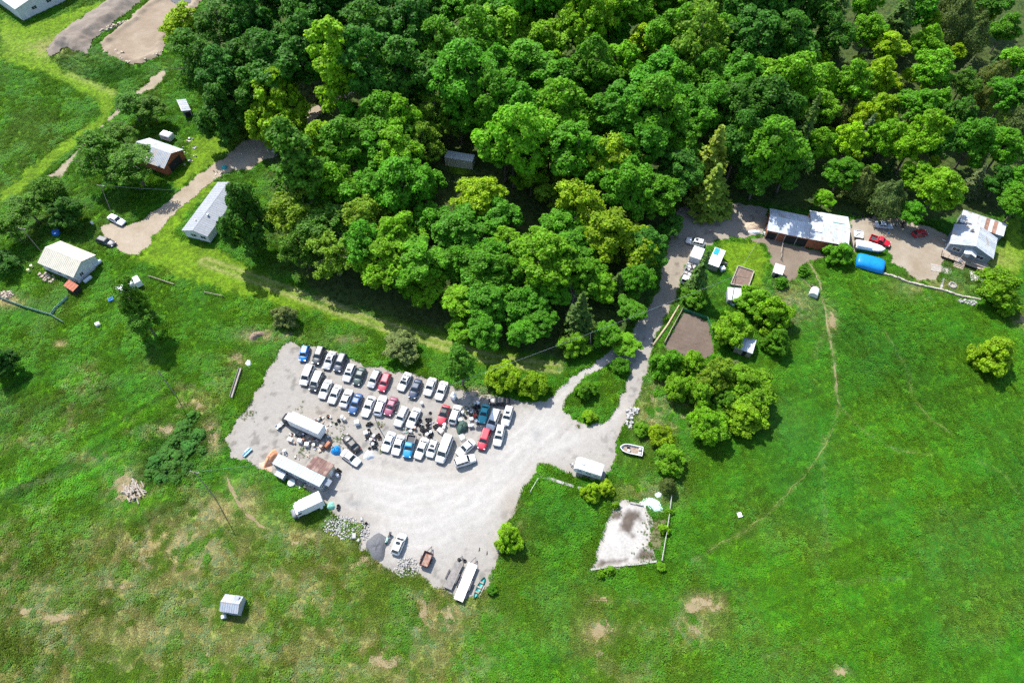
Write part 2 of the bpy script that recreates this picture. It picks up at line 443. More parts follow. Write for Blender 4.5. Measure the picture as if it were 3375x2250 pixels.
def ground_material():
    m = bpy.data.materials.new('meadow_ground'); m.use_nodes = True
    nt = m.node_tree; N = nt.nodes; L = nt.links; b = N['Principled BSDF']
    b.inputs['Roughness'].default_value = .95; b.inputs['Specular IOR Level'].default_value = .1
    at = N.new('ShaderNodeAttribute'); at.attribute_name = 'sward'
    geo = N.new('ShaderNodeNewGeometry')
    n = N.new('ShaderNodeTexNoise'); n.inputs['Scale'].default_value = 1.6; n.inputs['Detail'].default_value = 7; n.inputs['Roughness'].default_value = .72
    L.new(geo.outputs['Position'], n.inputs['Vector'])
    r = N.new('ShaderNodeMapRange'); r.inputs[1].default_value = .3; r.inputs[2].default_value = .7; r.inputs[3].default_value = .55; r.inputs[4].default_value = 1.45
    L.new(n.outputs[0], r.inputs[0])
    v = N.new('ShaderNodeVectorMath'); v.operation = 'SCALE'; L.new(at.outputs['Color'], v.inputs[0]); L.new(r.outputs[0], v.inputs['Scale'])
    L.new(v.outputs[0], b.inputs['Base Color'])
    bn = N.new('ShaderNodeBump'); bn.inputs['Strength'].default_value = .8; bn.inputs['Distance'].default_value = .25
    n2 = N.new('ShaderNodeTexNoise'); n2.inputs['Scale'].default_value = 2.5; n2.inputs['Detail'].default_value = 5; L.new(geo.outputs['Position'], n2.inputs['Vector'])
    L.new(n2.outputs[0], bn.inputs['Height']); L.new(bn.outputs[0], b.inputs['Normal'])
    return m
def gravel_material(name, bump=.5, sc=6.0):
    m = bpy.data.materials.new(name); m.use_nodes = True
    nt = m.node_tree; N = nt.nodes; L = nt.links; b = N['Principled BSDF']
    b.inputs['Roughness'].default_value = .95; b.inputs['Specular IOR Level'].default_value = .15
    at = N.new('ShaderNodeAttribute'); at.attribute_name = 'stone'
    geo = N.new('ShaderNodeNewGeometry'); prev = at.outputs['Color']
    for s, lo, hi in ((sc, .80, 1.18), (sc * .13, .90, 1.10), (sc * 3.5, .88, 1.12)):
        n = N.new('ShaderNodeTexNoise'); n.inputs['Scale'].default_value = s; n.inputs['Detail'].default_value = 5; n.inputs['Roughness'].default_value = .7
        L.new(geo.outputs['Position'], n.inputs['Vector'])
        r = N.new('ShaderNodeMapRange'); r.inputs[1].default_value = .3; r.inputs[2].default_value = .7; r.inputs[3].default_value = lo; r.inputs[4].default_value = hi
        L.new(n.outputs[0], r.inputs[0])
        v = N.new('ShaderNodeVectorMath'); v.operation = 'SCALE'; L.new(prev, v.inputs[0]); L.new(r.outputs[0], v.inputs['Scale']); prev = v.outputs[0]
    L.new(prev, b.inputs['Base Color'])
    bn = N.new('ShaderNodeBump'); bn.inputs['Strength'].default_value = bump; bn.inputs['Distance'].default_value = .06
    L.new(n.outputs[0], bn.inputs['Height']); L.new(bn.outputs[0], b.inputs['Normal'])
    return m
GROUND_M = ground_material()
GRAVEL_M = gravel_material('crushed_stone')
EARTH_M = gravel_material('bare_earth', .8, 4.0)
CONC_M = gravel_material('old_concrete', .15, 2.0)

def hard_sd(x, y):
    """signed distance into any hard surface (positive inside)"""
    s = np.full(x.shape, -99.0)
    for name, polys, holes, amp, seed in SURF:
        if name == 'bare_soil': continue          # grass still comes up through worn patches
        d = np.full(x.shape, -99.0)
        for p in polys: d = np.maximum(d, sdpoly(x, y, p))
        for hl in holes: d = np.minimum(d, -sdpoly(x, y, hl))
        d = d + (fbm(x, y, 2.0, seed, 3) - .5) * 2 * amp
        s = np.maximum(s, d)
    return s
def sheet(name, polys, z, material, colour, holes=(), cs=0.35, amp=0.7, seed=1, zf=None):
    SURF.append((name, polys, list(holes), amp, seed))
    allp = np.array([q for p in polys for q in p])
    x0, y0 = allp.min(0) - 1.5; x1, y1 = allp.max(0) + 1.5
    nx, ny = int((x1 - x0) / cs) + 1, int((y1 - y0) / cs) + 1
    gx, gy = np.meshgrid(np.arange(nx + 1) * cs + x0, np.arange(ny + 1) * cs + y0)
    gx = gx + (_hash(np.arange(gx.size), np.zeros(gx.size), 5).reshape(gx.shape) - .5) * cs * .7
    gy = gy + (_hash(np.arange(gx.size), np.ones(gx.size), 9).reshape(gx.shape) - .5) * cs * .7
    x, y = gx.ravel(), gy.ravel()
    d = np.full(x.shape, -99.0)
    for p in polys: d = np.maximum(d, sdpoly(x, y, p))
    for hl in holes: d = np.minimum(d, -sdpoly(x, y, hl))
    d = (d + (fbm(x, y, 2.0, seed, 3) - .5) * 2 * amp).reshape(gx.shape)
    keep = (d[:-1, :-1] + d[1:, :-1] + d[:-1, 1:] + d[1:, 1:]) > 0
    jj, ii = np.nonzero(keep); W = nx + 1
    q = np.stack([jj * W + ii, jj * W + ii + 1, (jj + 1) * W + ii + 1, (jj + 1) * W + ii], 1)
    used, inv = np.unique(q, return_inverse=True); q = inv.reshape(q.shape)
    vx, vy = x[used], y[used]
    vz = np.full(vx.shape, z) + (zf(vx, vy, d.ravel()[used]) if zf else (fbm(vx, vy, 3.0, 77, 3) - .5) * .03)
    me = bpy.data.meshes.new(name)
    me.from_pydata(np.stack([vx, vy, vz], 1).tolist(), [], q.tolist())
    me.polygons.foreach_set('use_smooth', [True] * len(me.polygons))
    colattr(me, 'stone', colour(vx, vy, d.ravel()[used])); me.materials.append(material); me.update()
    return struct(link(name, me))

# ---- gravel yard and the road to the barn
worn1 = og((1385, 828), (1300, 905), (1230, 990), (1150, 1060), (1050, 1110), (930, 1130), (840, 1110))
worn2 = og((1150, 1060), (1080, 1150), (1000, 1200), (920, 1205))
worn3 = og((1425, 935), (1340, 1000), (1230, 1050))
road_ax = og((1600, 500), (1555, 610), (1525, 700), (1480, 780), (1400, 840), (1330, 900))
def yard_col(x, y, d):
    n = fbm(x, y, 6.0, 2, 4); n2 = fbm(x, y, 1.6, 8, 3); u, v = px_of(x, y)
    grey = np.array([.262, .244, .217]); white = np.array([.322, .308, .282]); tan = np.array([.24, .20, .15])
    w = np.exp(-(segdist(x, y, worn1) / 5.5) ** 2); w = np.maximum(w, np.exp(-(segdist(x, y, worn2) / 7.5) ** 2)); w = np.maximum(w, .8 * np.exp(-(segdist(x, y, worn3) / 3.5) ** 2))
    w = np.clip(w * (.45 + 1.1 * n) + .25 * (n2 - .5), 0, 1)[:, None]
    col = grey * (1 - w) + white * w
    t = np.maximum(sstep(800, 680, v), .55 * np.exp(-(d / 1.5) ** 2) * n)
    t = np.maximum(t, gauss_o(u, v, [(1175, 1190, 25, 60, .9), (1060, 1085, 60, 20, .35), (800, 1195, 70, 22, .5), (1440, 960, 18, 60, .6), (760, 950, 60, 22, .45), (880, 1080, 60, 16, .3)]) * (.4 + n))[:, None]
    col = col * (1 - t * .75) + tan * t * .75
    grey_patch = np.clip(gauss_o(u, v, [(1232, 995, 10, 14, .38), (815, 1157, 16, 7, .5), (800, 1152, 9, 5, .4), (900, 990, 25, 12, .35), (870, 1015, 25, 12, .3)]) * (.6 + .8 * n2), 0, .9)[:, None]  # a few soft patches mixed towards blue-grey
    col = col * (1 - grey_patch) + np.array([.13, .137, .142]) * grey_patch
    # pale wheel tracks swept round by turning vehicles
    trk = np.zeros(x.shape)
    for pl, off in ((worn1, .8), (worn1, 3.2), (worn2, 1.0), (worn2, 4.2), (worn3, .8), (worn1, 5.6)):
        dd_ = np.abs(segdist(x, y, pl) + (fbm(x, y, 9., 71, 2) - .5) * 3 - off); trk = np.maximum(trk, np.exp(-(dd_ / .42) ** 2))
    col = col * (1 + (.16 * trk * n)[:, None]); oil = np.clip(sstep(.66, .76, fbm(x, y, 1.4, 83, 3)) * .35, 0, 1)[:, None]
    col = col * (1 - oil * (1 - w))
    # wheel ruts of the drive, a little darker between the pale tracks
    rd = segdist(x, y, road_ax); rut = (np.exp(-((rd - .1) / .7) ** 2) * .12 * n2)[:, None]
    return np.clip(col * (1 - rut), .02, .8)
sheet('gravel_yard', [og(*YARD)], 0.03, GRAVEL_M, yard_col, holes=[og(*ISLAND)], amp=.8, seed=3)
def tanc(a, b, s, k=1.0):
    def f(x, y, d):
        n = fbm(x, y, 4.0, s, 4)[:, None] * k
        return np.array(a) * (1 - n) + np.array(b) * n
    return f
sheet('gravel_driveway', [og(*DRIVE), og(*DRIVE2), og((598, 320), (645, 298), (705, 260), (725, 282), (650, 335))], 0.026, GRAVEL_M, tanc((.235, .185, .125), (.33, .28, .215), 4), amp=.8, seed=13)
sheet('farm_track', [og(*TRACK)], 0.022, EARTH_M, tanc((0.216, 0.176, 0.119), (0.324, 0.277, 0.202), 6), amp=.9, seed=19)
sheet('house_gravel', [og(*HYARD)], 0.022, GRAVEL_M, tanc((.20, .155, .10), (.31, .27, .215), 8, 1.1), amp=1.2, seed=23)
sheet('barn_dirt', [og(*BYARD)], 0.02, EARTH_M, tanc((0.137, 0.104, 0.072), (0.209, 0.169, 0.130), 9), amp=1.2, seed=29)
def furrow(x, y, d):
    return -0.02 + .05 * np.sin((x * math.cos(1.1) + y * math.sin(1.1)) * 5.5) * sstep(.2, .5, fbm(x, y, 5., 3, 2)) * (fbm(x, y, 6., 31, 2) > .5)
sheet('garden_plot', [og(*BIGPLOT)], 0.06, EARTH_M, tanc((0.108, 0.079, 0.061), (0.144, 0.112, 0.088), 10), amp=.35, seed=31, cs=.3, zf=furrow)
pit_o = og(*PIT)
sheet('dug_earth', [pit_o], 0.03, EARTH_M, tanc((0.187, 0.137, 0.094), (0.274, 0.223, 0.162), 12, 1.2), amp=1.0, seed=37, cs=.6,
      zf=lambda x, y, d: .9 * np.exp(-((d - 1.6) / 1.1) ** 2) * (.3 + fbm(x, y, 2.5, 9, 3)))
sheet('earth_heaps', [og(*HEAPS)], 0.03, EARTH_M, tanc((0.144, 0.115, 0.090), (0.245, 0.209, 0.173), 14), amp=1.0, seed=41, cs=.5,
      zf=lambda x, y, d: np.clip(d, 0, 3) * .55 * (.5 + fbm(x, y, 4.5, 19, 4)) + .25 * fbm(x, y, 1., 3, 2))
POND = og((385, -6), (400, 8), (425, 12), (450, 4), (468, -12), (470, -40), (390, -40))
sheet('pond_mud', [POND], 0.16, EARTH_M, tanc((0.086, 0.090, 0.094), (0.137, 0.137, 0.137), 15), amp=.6, seed=43, cs=.6)
def padcol(x, y, d):
    n = fbm(x, y, 3.0, 17, 4); n2 = fbm(x, y, .9, 27, 3); u, v = px_of(x, y)
    col = np.array([.37, .35, .32]) * (0.80 + .42 * n)[:, None]
    soil = sdpoly(x, y, cg(cF, (1225, 985), (1340, 985), (1400, 1100), (1290, 1125), (1275, 1180), (1340, 1235), (1260, 1245), (1150, 1175), (1195, 1060)))
    s2 = sdpoly(x, y, cg(cF, (1080, 1010), (1165, 1015), (1150, 1060), (1085, 1060)))
    s3 = sdpoly(x, y, cg(cF, (1000, 1415), (1230, 1400), (1225, 1440), (950, 1490)))
    s4 = sdpoly(x, y, cg(cF, (1330, 1340), (1460, 1330), (1440, 1420), (1270, 1425)))
    s = sstep(-.5, .8, np.maximum(np.maximum(soil, s2), np.maximum(s3, s4)) + (n - .5) * 2.2 + (n2 - .5) * .8)[:, None]
    col = col * (1 - s) + np.array([.09, .072, .058]) * (.7 + .6 * n2)[:, None] * s
    e = (np.clip(np.exp(-(d / .7) ** 2) * (n2 * 1.2), 0, 1) * .6)[:, None]
    return col * (1 - e) + np.array([.17, .14, .09]) * e
sheet('concrete_pad', [cg(cF, *PADPTS)], 0.05, CONC_M, padcol, amp=.45, seed=47, cs=.3)
sheet('pad_soil', [cg(cF, (1375, 1010), (1420, 1060), (1560, 1080), (1535, 1280), (1500, 1330), (1450, 1320), (1400, 1250), (1425, 1180), (1430, 1110))], 0.034, EARTH_M, tanc((0.144, 0.122, 0.072), (0.101, 0.122, 0.043), 21), amp=.9, seed=53)

def ribbon(name, pts, w, seed, col, z=.05):
    P0 = [Vector((a_, b_)) for a_, b_ in pts]; out = []
    for a_, b_ in zip(P0, P0[1:]):
        n = max(1, int((b_ - a_).length / .4))
        out += [a_.lerp(b_, i / n) for i in range(n)]
    out.append(P0[-1])
    for _ in range(6): out = [out[0]] + [(out[i - 1] + out[i] * 2 + out[i + 1]) / 4 for i in range(1, len(out) - 1)] + [out[-1]]
    X_ = np.array([q.x for q in out]); Y_ = np.array([q.y for q in out]); wob = (fbm(X_, Y_, 3., seed, 3) - .5) * 1.0; wid = w * (.35 + 1.3 * fbm(X_, Y_, 1.2, seed + 5, 3))
    V = []; F = []
    for i, q in enumerate(out):
        d = (out[min(i + 1, len(out) - 1)] - out[max(i - 1, 0)]).normalized(); s = Vector((-d.y, d.x)); e = min(1, i / 6, (len(out) - 1 - i) / 6) * .9 + .1
        c_ = q + s * wob[i]
        V += [(*(c_ - s * wid[i] * e * rng.uniform(.75, 1.25)), z), (*(c_ + s * wid[i] * e * rng.uniform(.75, 1.25)), z)]
        if i: F.append((2 * i - 2, 2 * i, 2 * i + 1, 2 * i - 1))
    me = bpy.data.meshes.new(name); me.from_pydata(V, [], F)
    vx = np.array(V); n_ = fbm(vx[:, 0], vx[:, 1], 1.5, 7, 3)[:, None]
    colattr(me, 'stone', np.array(col) * (.7 + .6 * n_)); me.materials.append(EARTH_M); me.update()
    return struct(link(name, me))
for i, (tp, w, cl) in enumerate([(0, .19, (.19, .17, .085)), (1, .09, (.13, .165, .04)), (2, .11, (.12, .165, .035)), (3, .13, (.12, .165, .035)), (6, .2, (.19, .16, .09)), (7, .3, (.21, .165, .09))]):
    ribbon('dirt_trail', _trail_w[tp][0], w, 200 + i, cl)
for i, (x_, y_, rx_, ry_) in enumerate([(1378, 1452, 22, 20), (1395, 1440, 12, 8), (1612, 1382, 30, 12), (1590, 1395, 16, 10), (1640, 1395, 14, 8), (1600, 1440, 18, 10), (436, 934, 26, 10), (420, 950, 12, 7), (488, 1003, 14, 22), (381, 987, 14, 8), (1932, 1547, 16, 13),
        (2347, 736, 16, 10), (556, 762, 9, 6), (545, 815, 8, 6), (60, 1402, 22, 8), (125, 1418, 30, 6), (970, 1400, 10, 26), (1030, 1410, 5, 30), (300, 1122, 34, 30), (880, 1520, 30, 10), (690, 1245, 26, 7), (835, 1290, 18, 8), (1380, 1378, 12, 5), (270, 1345, 22, 6), (1565, 955, 22, 9), (1910, 735, 6, 16), (1500, 905, 8, 22), (1380, 1500, 9, 6), (240, 1530, 14, 6), (480, 1500, 20, 7)]):
    sheet('bare_soil', [og(*[(x_ + rx_ * math.cos(t_ * .628) * (.8 + .4 * rng.random()), y_ + ry_ * math.sin(t_ * .628) * (.8 + .4 * rng.random())) for t_ in range(10)])], 0.055, EARTH_M, tanc((.185, .145, .075), (.27, .22, .125), 60 + i), amp=1.1, seed=300 + i, cs=.28)
# ---- the meadow itself: one sheet, fine inside the photographed site and coarse out to the horizon
gx = np.concatenate([[-4000, -2000, -1000, -500, -300, -230], np.arange(-185, 185.1, .7), [230, 300, 500, 1000, 2000, 4000]])
gy = np.concatenate([[-3000, -1200, -400, -120, -40, -10], np.arange(6, 232, .7), [260, 320, 450, 700, 1200, 2500, 6000]])
X, Y = np.meshgrid(gx, gy); fx, fy = X.ravel(), Y.ravel()
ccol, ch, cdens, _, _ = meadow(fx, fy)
hs = hard_sd(fx, fy)
inner = (np.abs(fx) < 186) & (fy > 5) & (fy < 233)
zz = np.where(inner, (.10 * ch * fbm(fx, fy, 1.6, 61, 3) * sstep(.3, -1.0, hs)) - .03, -.03)
zz = np.where(hs > -0.6, -.04, zz)
ng, mg = len(gx), len(gy)
I, J = np.meshgrid(np.arange(ng - 1), np.arange(mg - 1)); a = (J * ng + I).ravel()
gme = bpy.data.meshes.new('ground')
gme.from_pydata(np.stack([fx, fy, zz], 1).tolist(), [], np.stack([a, a + 1, a + ng + 1, a + ng], 1).tolist())
gme.polygons.foreach_set('use_smooth', [True] * len(gme.polygons))
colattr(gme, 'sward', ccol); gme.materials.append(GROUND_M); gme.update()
struct(link('ground', gme))
# ================================================================== BUILDINGS
M_WHITE = mat('white_siding', (.50, .51, .52), .7, .10, 1.2, .15, 20)
M_CREAM = mat('cream_metal', (.47, .44, .355), .5, .08, .8, rnd=.03)
M_WROOF = mat('white_metal_roof', (.44, .465, .49), .45, .16, .7, rnd=.11, col2=(.33, .295, .25), c2scale=.7, c2amt=.2)
M_GROOF = mat('grey_and_shaded_metal_roof', (.33, .36, .40), .42, .16, .8, rnd=.10, col2=(.34, .30, .26), c2scale=.8, c2amt=.3)
M_SHING = mat('grey_shingle', (.27, .285, .305), .9, .14, 3.0, .3, 14, rnd=.04)
M_BROWN = mat('brown_roof', (.15, .080, .066), .7, .18, .9, rnd=.06, col2=(.22, .15, .12), c2scale=.9, c2amt=.4)
M_RED = mat('red_barn_boards', (.25, .078, .038), .8, .2, 1.5, .2, 10, rnd=.1)
M_TAN = mat('tan_siding', (.42, .36, .29), .8, .12, 2)
M_GREY = mat('blue_grey_siding', (.20, .23, .27), .75, .12, 2)
M_GLASS = mat('window_glass', (.03, .04, .05), .08, 0, spec=.6)
M_DARK = mat('dark_opening', (.02, .019, .018), .9, .1)
M_TRIM = mat('white_trim', (.58, .58, .57), .6, .06)
M_WOOD = mat('weathered_boards', (.31, .255, .20), .9, .22, 3, .3, 12, rnd=.14)
M_WOODG = mat('grey_timber', (.30, .27, .23), .95, .25, 3, .4, 12, rnd=.15)
M_RUST = mat('rusty_sheet', (.25, .135, .095), .85, .3, 1.5, rnd=.2)
M_CONC = mat('concrete_block', (.30, .285, .26), .95, .2, 1.5, .3, 10, rnd=.1)
M_STEEL = mat('galvanised_steel', (.42, .44, .46), .45, .15, 3, metal=.4)
M_BLACK = mat('black_rubber', (.022, .022, .024), .85, .25, 6)
M_POLE = mat('pole_timber', (.22, .19, .16), .95, .25, 4, .3, 10)

def window(par, x, y, z, w, h, ang):
    """window on a wall: ang is the outward direction; frame with a pane inside it"""
    c, s = math.cos(ang), math.sin(ang)
    f = MB()
    for dx, dz, a, b in ((0, h / 2, w + .12, .1), (0, -h / 2, w + .12, .1), (-w / 2, 0, .1, h), (w / 2, 0, .1, h), (0, 0, .05, h)):
        f.box(.035, dx, dz, .07, a, b)
    o = f.build('window', M_TRIM, par, loc=(x, y, z), rz=ang)
    MB().box(.012, 0, 0, .02, w - .04, h - .04).build('pane', M_GLASS, o)
    return o
def door(par, x, y, z0, w, h, ang, m=None):
    o = MB().box(.03, 0, h / 2, .06, w, h).build('door', m or M_TRIM, par, loc=(x, y, z0), rz=ang)
    MB().box(.08, w * .36, h * .47, .05, .1, .06).build('handle', M_STEEL, o)
    return o
def roof_side(par, L, run, z_e, z_r, y_e, m, pw, rz=0.0, th=.05, odd=None):
    """one slope as separate metal sheets: eave at y=-y_e, upper edge at y=0 (local), rotated by rz"""
    n = max(2, round(L / pw)); w = L / n
    q = MB(); g = .006
    q.slab([(-w / 2 + g, -y_e, z_e), (w / 2 - g, -y_e, z_e), (w / 2 - g, 0, z_r), (-w / 2 + g, 0, z_r)], th)
    for fx in (-.5, 0):
        xx = fx * w + .05
        q.slab([(xx - .03, -y_e, z_e + .035), (xx + .03, -y_e, z_e + .035), (xx + .03, -.01, z_r + .035), (xx - .03, -.01, z_r + .035)], .04)
    me = q.mesh('roof_panel', m); me2 = q.mesh('roof_panel', odd[1]) if odd else None
    c, s = math.cos(rz), math.sin(rz)
    for i in range(n):
        x = -L / 2 + w * (i + .5)
        o = link('roof_panel', me2 if odd and i in odd[0] else me, par, (x * c, x * s, rng.uniform(0, .012)), rz)
def gable(name, label, c, rz, L, W, eave, rise, wall, roof, over=.35, pw=.95, roof2=None, cat='building', z0=0.0):
    t = thing(name, label, cat, (*c, z0), rz)
    e = eave; pts = [(-W / 2, 0), (W / 2, 0), (W / 2, e), (0, e + rise), (-W / 2, e)]
    vs = [(-L / 2, y, z) for y, z in pts] + [(L / 2, y, z) for y, z in pts]
    MB().add(vs, [(0, 4, 3, 2, 1), (5, 6, 7, 8, 9)] + [(i, (i + 1) % 5, 5 + (i + 1) % 5, 5 + i) for i in range(5)]).build('wall', wall, t)
    sl = rise / (W / 2)
    LL = L + over * 2; z_r = e + rise + .09; ye = W / 2 + over; z_e = z_r - sl * ye
    rf = MB(); rf.add([(-LL / 2, -.14, z_r + .015 - sl * .14), (LL / 2, -.14, z_r + .015 - sl * .14), (LL / 2, 0, z_r + .05), (-LL / 2, 0, z_r + .05), (LL / 2, .14, z_r + .015 - sl * .14), (-LL / 2, .14, z_r + .015 - sl * .14)],
                     [(0, 1, 2, 3), (3, 2, 4, 5)])
    r = rf.build('roof', roof, t)
    roof_side(r, LL, 0, z_e, z_r, ye, roof, pw)
    roof_side(r, LL, 0, z_e, z_r, ye, roof2 or roof, pw, math.pi)
    return t
def mono(name, label, c, rz, L, W, hlo, hhi, wall, roof, over=.25, pw=.95, cat='shed', odd=None, flip=False):
    """single-pitch building, low side at local -y"""
    t = thing(name, label, cat, c, rz + (math.pi if flip else 0))
    vs = [(-L / 2, -W / 2, 0), (L / 2, -W / 2, 0), (L / 2, W / 2, 0), (-L / 2, W / 2, 0), (-L / 2, -W / 2, hlo), (L / 2, -W / 2, hlo), (L / 2, W / 2, hhi), (-L / 2, W / 2, hhi)]
    MB().add(vs, [(3, 2, 1, 0), (4, 5, 6, 7), (0, 1, 5, 4), (1, 2, 6, 5), (2, 3, 7, 6), (3, 0, 4, 7)]).build('wall', wall, t)
    sl = (hhi - hlo) / W; zr = hhi + .08 + sl * over
    rf = MB().box(0, W / 2 + over - .03, zr + .02, L + 2 * over, .1, .05).build('roof', roof, t)
    hold = MB().box(0, -W / 2 - over + .05, hlo - sl * over + .04, L + 2 * over - .04, .06, .06).build('fascia', roof, rf)
    n = max(1, round((L + 2 * over) / pw)); w = (L + 2 * over) / n
    q = MB(); g = .006; ye = W + 2 * over
    zlo = zr - sl * ye
    q.slab([(-w / 2 + g, -W / 2 - over, zlo), (w / 2 - g, -W / 2 - over, zlo), (w / 2 - g, W / 2 + over, zr), (-w / 2 + g, W / 2 + over, zr)], .05)
    q.slab([(-w / 2 + .02, -W / 2 - over, zlo + .035), (-w / 2 + .08, -W / 2 - over, zlo + .035), (-w / 2 + .08, W / 2 + over - .1, zr + .035 - sl * .1), (-w / 2 + .02, W / 2 + over - .1, zr + .035 - sl * .1)], .04)
    me = q.mesh('roof_panel', roof); me2 = q.mesh('roof_panel', odd[1]) if odd else None
    for i in range(n):
        link('roof_panel', me2 if odd and i in odd[0] else me, rf, (-(L + 2 * over) / 2 + w * (i + .5), 0, rng.uniform(0, .01)))
    return t
HP = math.pi / 2

# --- white workshop at the photo's top-left corner
b0 = P(77, 70); r0 = math.radians(50)
ux, uy = math.cos(r0), math.sin(r0); wx, wy = -uy, ux
LW, WW = 20.0, 18.0
cc = (b0.x + ux * WW / 2 + wx * LW / 2, b0.y + uy * WW / 2 + wy * LW / 2)
shop = gable('workshop_building', 'large white metal workshop cut off by the top-left corner', cc, r0 + HP, LW, WW, 4.1, 1.4, M_WHITE, M_WROOF)
for k in (-6, -1, 4): window(shop, -LW / 2, k, 2.2, 1.6, 1.0, math.pi)
door(shop, -LW / 2, 7, 0, 1.0, 2.1, math.pi)
# --- cream-roofed barn at the left
c, rz, L, W = frame3(c2(285, 622, 3.0), c2(565, 738, 3.0), c2(455, 447, 3.0))
lb = gable('cream_roof_barn', 'white walled barn with plain cream metal roof beside the turning circle', c, rz, L - .6, W - .6, 2.9, 1.5, M_WHITE, M_CREAM, over=.3)
for k in (-2.6, .2, 2.8): window(lb, k, -(W - .6) / 2, 1.6, 1.1, .9, -HP)
window(lb, (L - .6) / 2, -1.6, 1.7, 1.0, 1.0, 0); door(lb, (L - .6) / 2, 1.2, 0, .95, 2.05, 0)
# --- grey mobile home beside the big dark tree
c, rz, L, W = frame3(c2(1405, 372, 2.7), P(716, 600, 2.7), c2(1603, 425, 2.7))
mh = gable('mobile_home', 'long low house with pale grey roof half hidden by a round dark tree', c, rz, L - .5, W - .6, 2.6, 1.0, M_WHITE, M_SHING, over=.3, pw=1.2)
for k in (-1.8, .8): window(mh, -(L - .5) / 2, k, 1.5, 1.5, 1.0, math.pi)
for k in (-5, -1, 3, 7): window(mh, k, (W - .6) / 2, 1.5, 1.2, .9, HP)
MB().lathe([(.14, 3.3), (.14, 3.75), (.2, 3.75), (.2, 3.82), (0, 3.86)], 8, -5.2, 1.2).build('roof_vent', M_TRIM, mh)
MB().box(-3.0, -.9, 3.75, .4, .4, .5).build('chimney', M_TRIM, mh)
# --- red shed with white gable roof under the trees
c, rz, L, W = frame3(c1(1270, 1298, 3.0), c1(1015, 1208, 3.0), c1(1405, 1160, 3.0))
rs = gable('red_open_shed', 'red walled shed with bright white gable roof among trees at upper left', c, rz, L, W, 3.0, 1.7, M_RED, M_WROOF, over=.3, roof2=M_GROOF)  # south slope takes the grey sheet, so its shade sits in the colour
MB().box(-L / 2 - .03, 0, 1.3, .06, W * .6, 2.6).build('door_opening', M_DARK, rs)
# --- little shed and camper near it
c, rz, L, W = frame3(c1(1415, 868, 2.2), c1(1378, 785, 2.2), c1(1472, 850, 2.2))
sh = mono('lean_to_shelter', 'small pale roofed open shelter at the dark wood edge, upper left', c, rz, L, W, 2.0, 2.5, M_WOODG, M_GROOF, over=.15)
MB().box(-L / 2 - .02, 0, .9, .05, W * .75, 1.7).build('door_opening', M_DARK, sh)
# --- office trailer in the yard
c, rz, L, W = frame3(cD(455, 1060, 2.9), cD(1185, 1420, 2.9), cD(575, 935, 2.9))
of = mono('office_trailer', 'long white roofed site trailer along the gravel yard edge', c, rz, L, W, 2.72, 2.8, M_GREY, mat('pale_teal_roof', (.33, .375, .37), .5, .1, .8, rnd=.06), over=.05, pw=.6, cat='trailer')
window(of, L / 2, -.35, 1.6, .75, .9, 0); door(of, L / 2, .55, .3, .8, 1.95, 0)
for k in (-3.2, -.4, 2.8): window(of, k, -W / 2, 1.6, 1.1, .8, -HP)
stp = MB()
for i in range(3): stp.box(L / 2 + .35 + .3 * i, .55, .30 - .1 * i - .05 * 1, .3, 1.1, .1)
stp.build('step', M_WOODG, of)
MB().slab([(L / 2 + .02, -.1, 2.3), (L / 2 + 1.25, -.1, 2.0), (L / 2 + 1.25, 1.2, 2.0), (L / 2 + .02, 1.2, 2.3)], .05).build('awning', M_GREY, of)
c, rz, L2, W2 = frame3(cD(985, 1125, 2.6), cD(1288, 1275, 2.6), cD(1130, 935, 2.6))
ad = mono('brown_roof_annex', 'shed with brown metal roof built against the office trailer', c, rz, L2 - .3, W2 - .3, 2.35, 2.75, M_TAN, M_BROWN, over=.15, pw=.9, flip=True)
door(ad, -(L2 - .3) / 2, 0, 0, .9, 2.0, math.pi)
c, rz, L3, W3 = frame3(cD(490, 1235, 1.5), cD(612, 1300, 1.5), cD(535, 1155, 1.5))
mono('meter_cabinet', 'small white topped cabinet on the grass side of the office trailer', c, rz, L3, W3, 1.35, 1.5, M_GREY, M_WROOF, over=.05, pw=1.0, cat='cabinet')
# --- lone metal shed in the south-west meadow
c, rz, L, W = frame3(c7(1085, 1210, 2.0), c7(1165, 1222, 2.0), c7(1120, 1135, 2.0))
gs = gable('garden_shed', 'small blue-grey metal shed standing alone in the dry meadow', c, rz, L + .3, W + .2, 1.9, .75, M_GROOF, M_GROOF, over=.06, pw=.75)
door(gs, .2, -(W + .2) / 2, 0, 1.2, 1.8, -HP, M_GREY)
MB().box(.75, 1.0, 2.42, .85, .9, .05).build('roof_patch', M_SHING, gs)
tag(MB().box(0, 0, .35, .75, .55, .7, .3).build('water_tub', M_TRIM, loc=c7(1105, 1243)), 'white plastic tub beside the lone metal shed', 'tub')
# --- barn at right, two sections
c, rz, L, W = frame3(c3(1250, 372, 3.0), c3(1572, 440, 3.0), c3(1290, 208, 3.0))
br = gable('red_barn', 'long red barn wing with white metal roof and dark open front', c, rz, L, W - .4, 2.9, 1.2, M_RED, M_WROOF, over=.25, roof2=M_WROOF)
MB().box(2.2, -(W - .4) / 2 - .03, 1.15, 5.0, .06, 2.3).build('door_opening', M_DARK, br)
MB().box(-3.6, -(W - .4) / 2 - .03, 1.1, 2.0, .06, 2.0).build('door_opening', M_DARK, br)
for k in (-4.8, -2.3, -.5, 2.2, 4.9): MB().box(k, -(W - .4) / 2 - .1, 1.35, .16, .16, 2.7).build('post', M_WOODG, br)
c, rz, L, W = frame3(c3(1577, 440, 3.3), c3(1868, 492, 3.3), c3(1615, 226, 3.3))
b2 = gable('white_roof_barn', 'red walled barn block with patched bright white roof behind the boats', c, rz, L, W - .4, 3.2, 1.1, M_RED, M_WROOF, over=.25, roof2=M_WROOF)
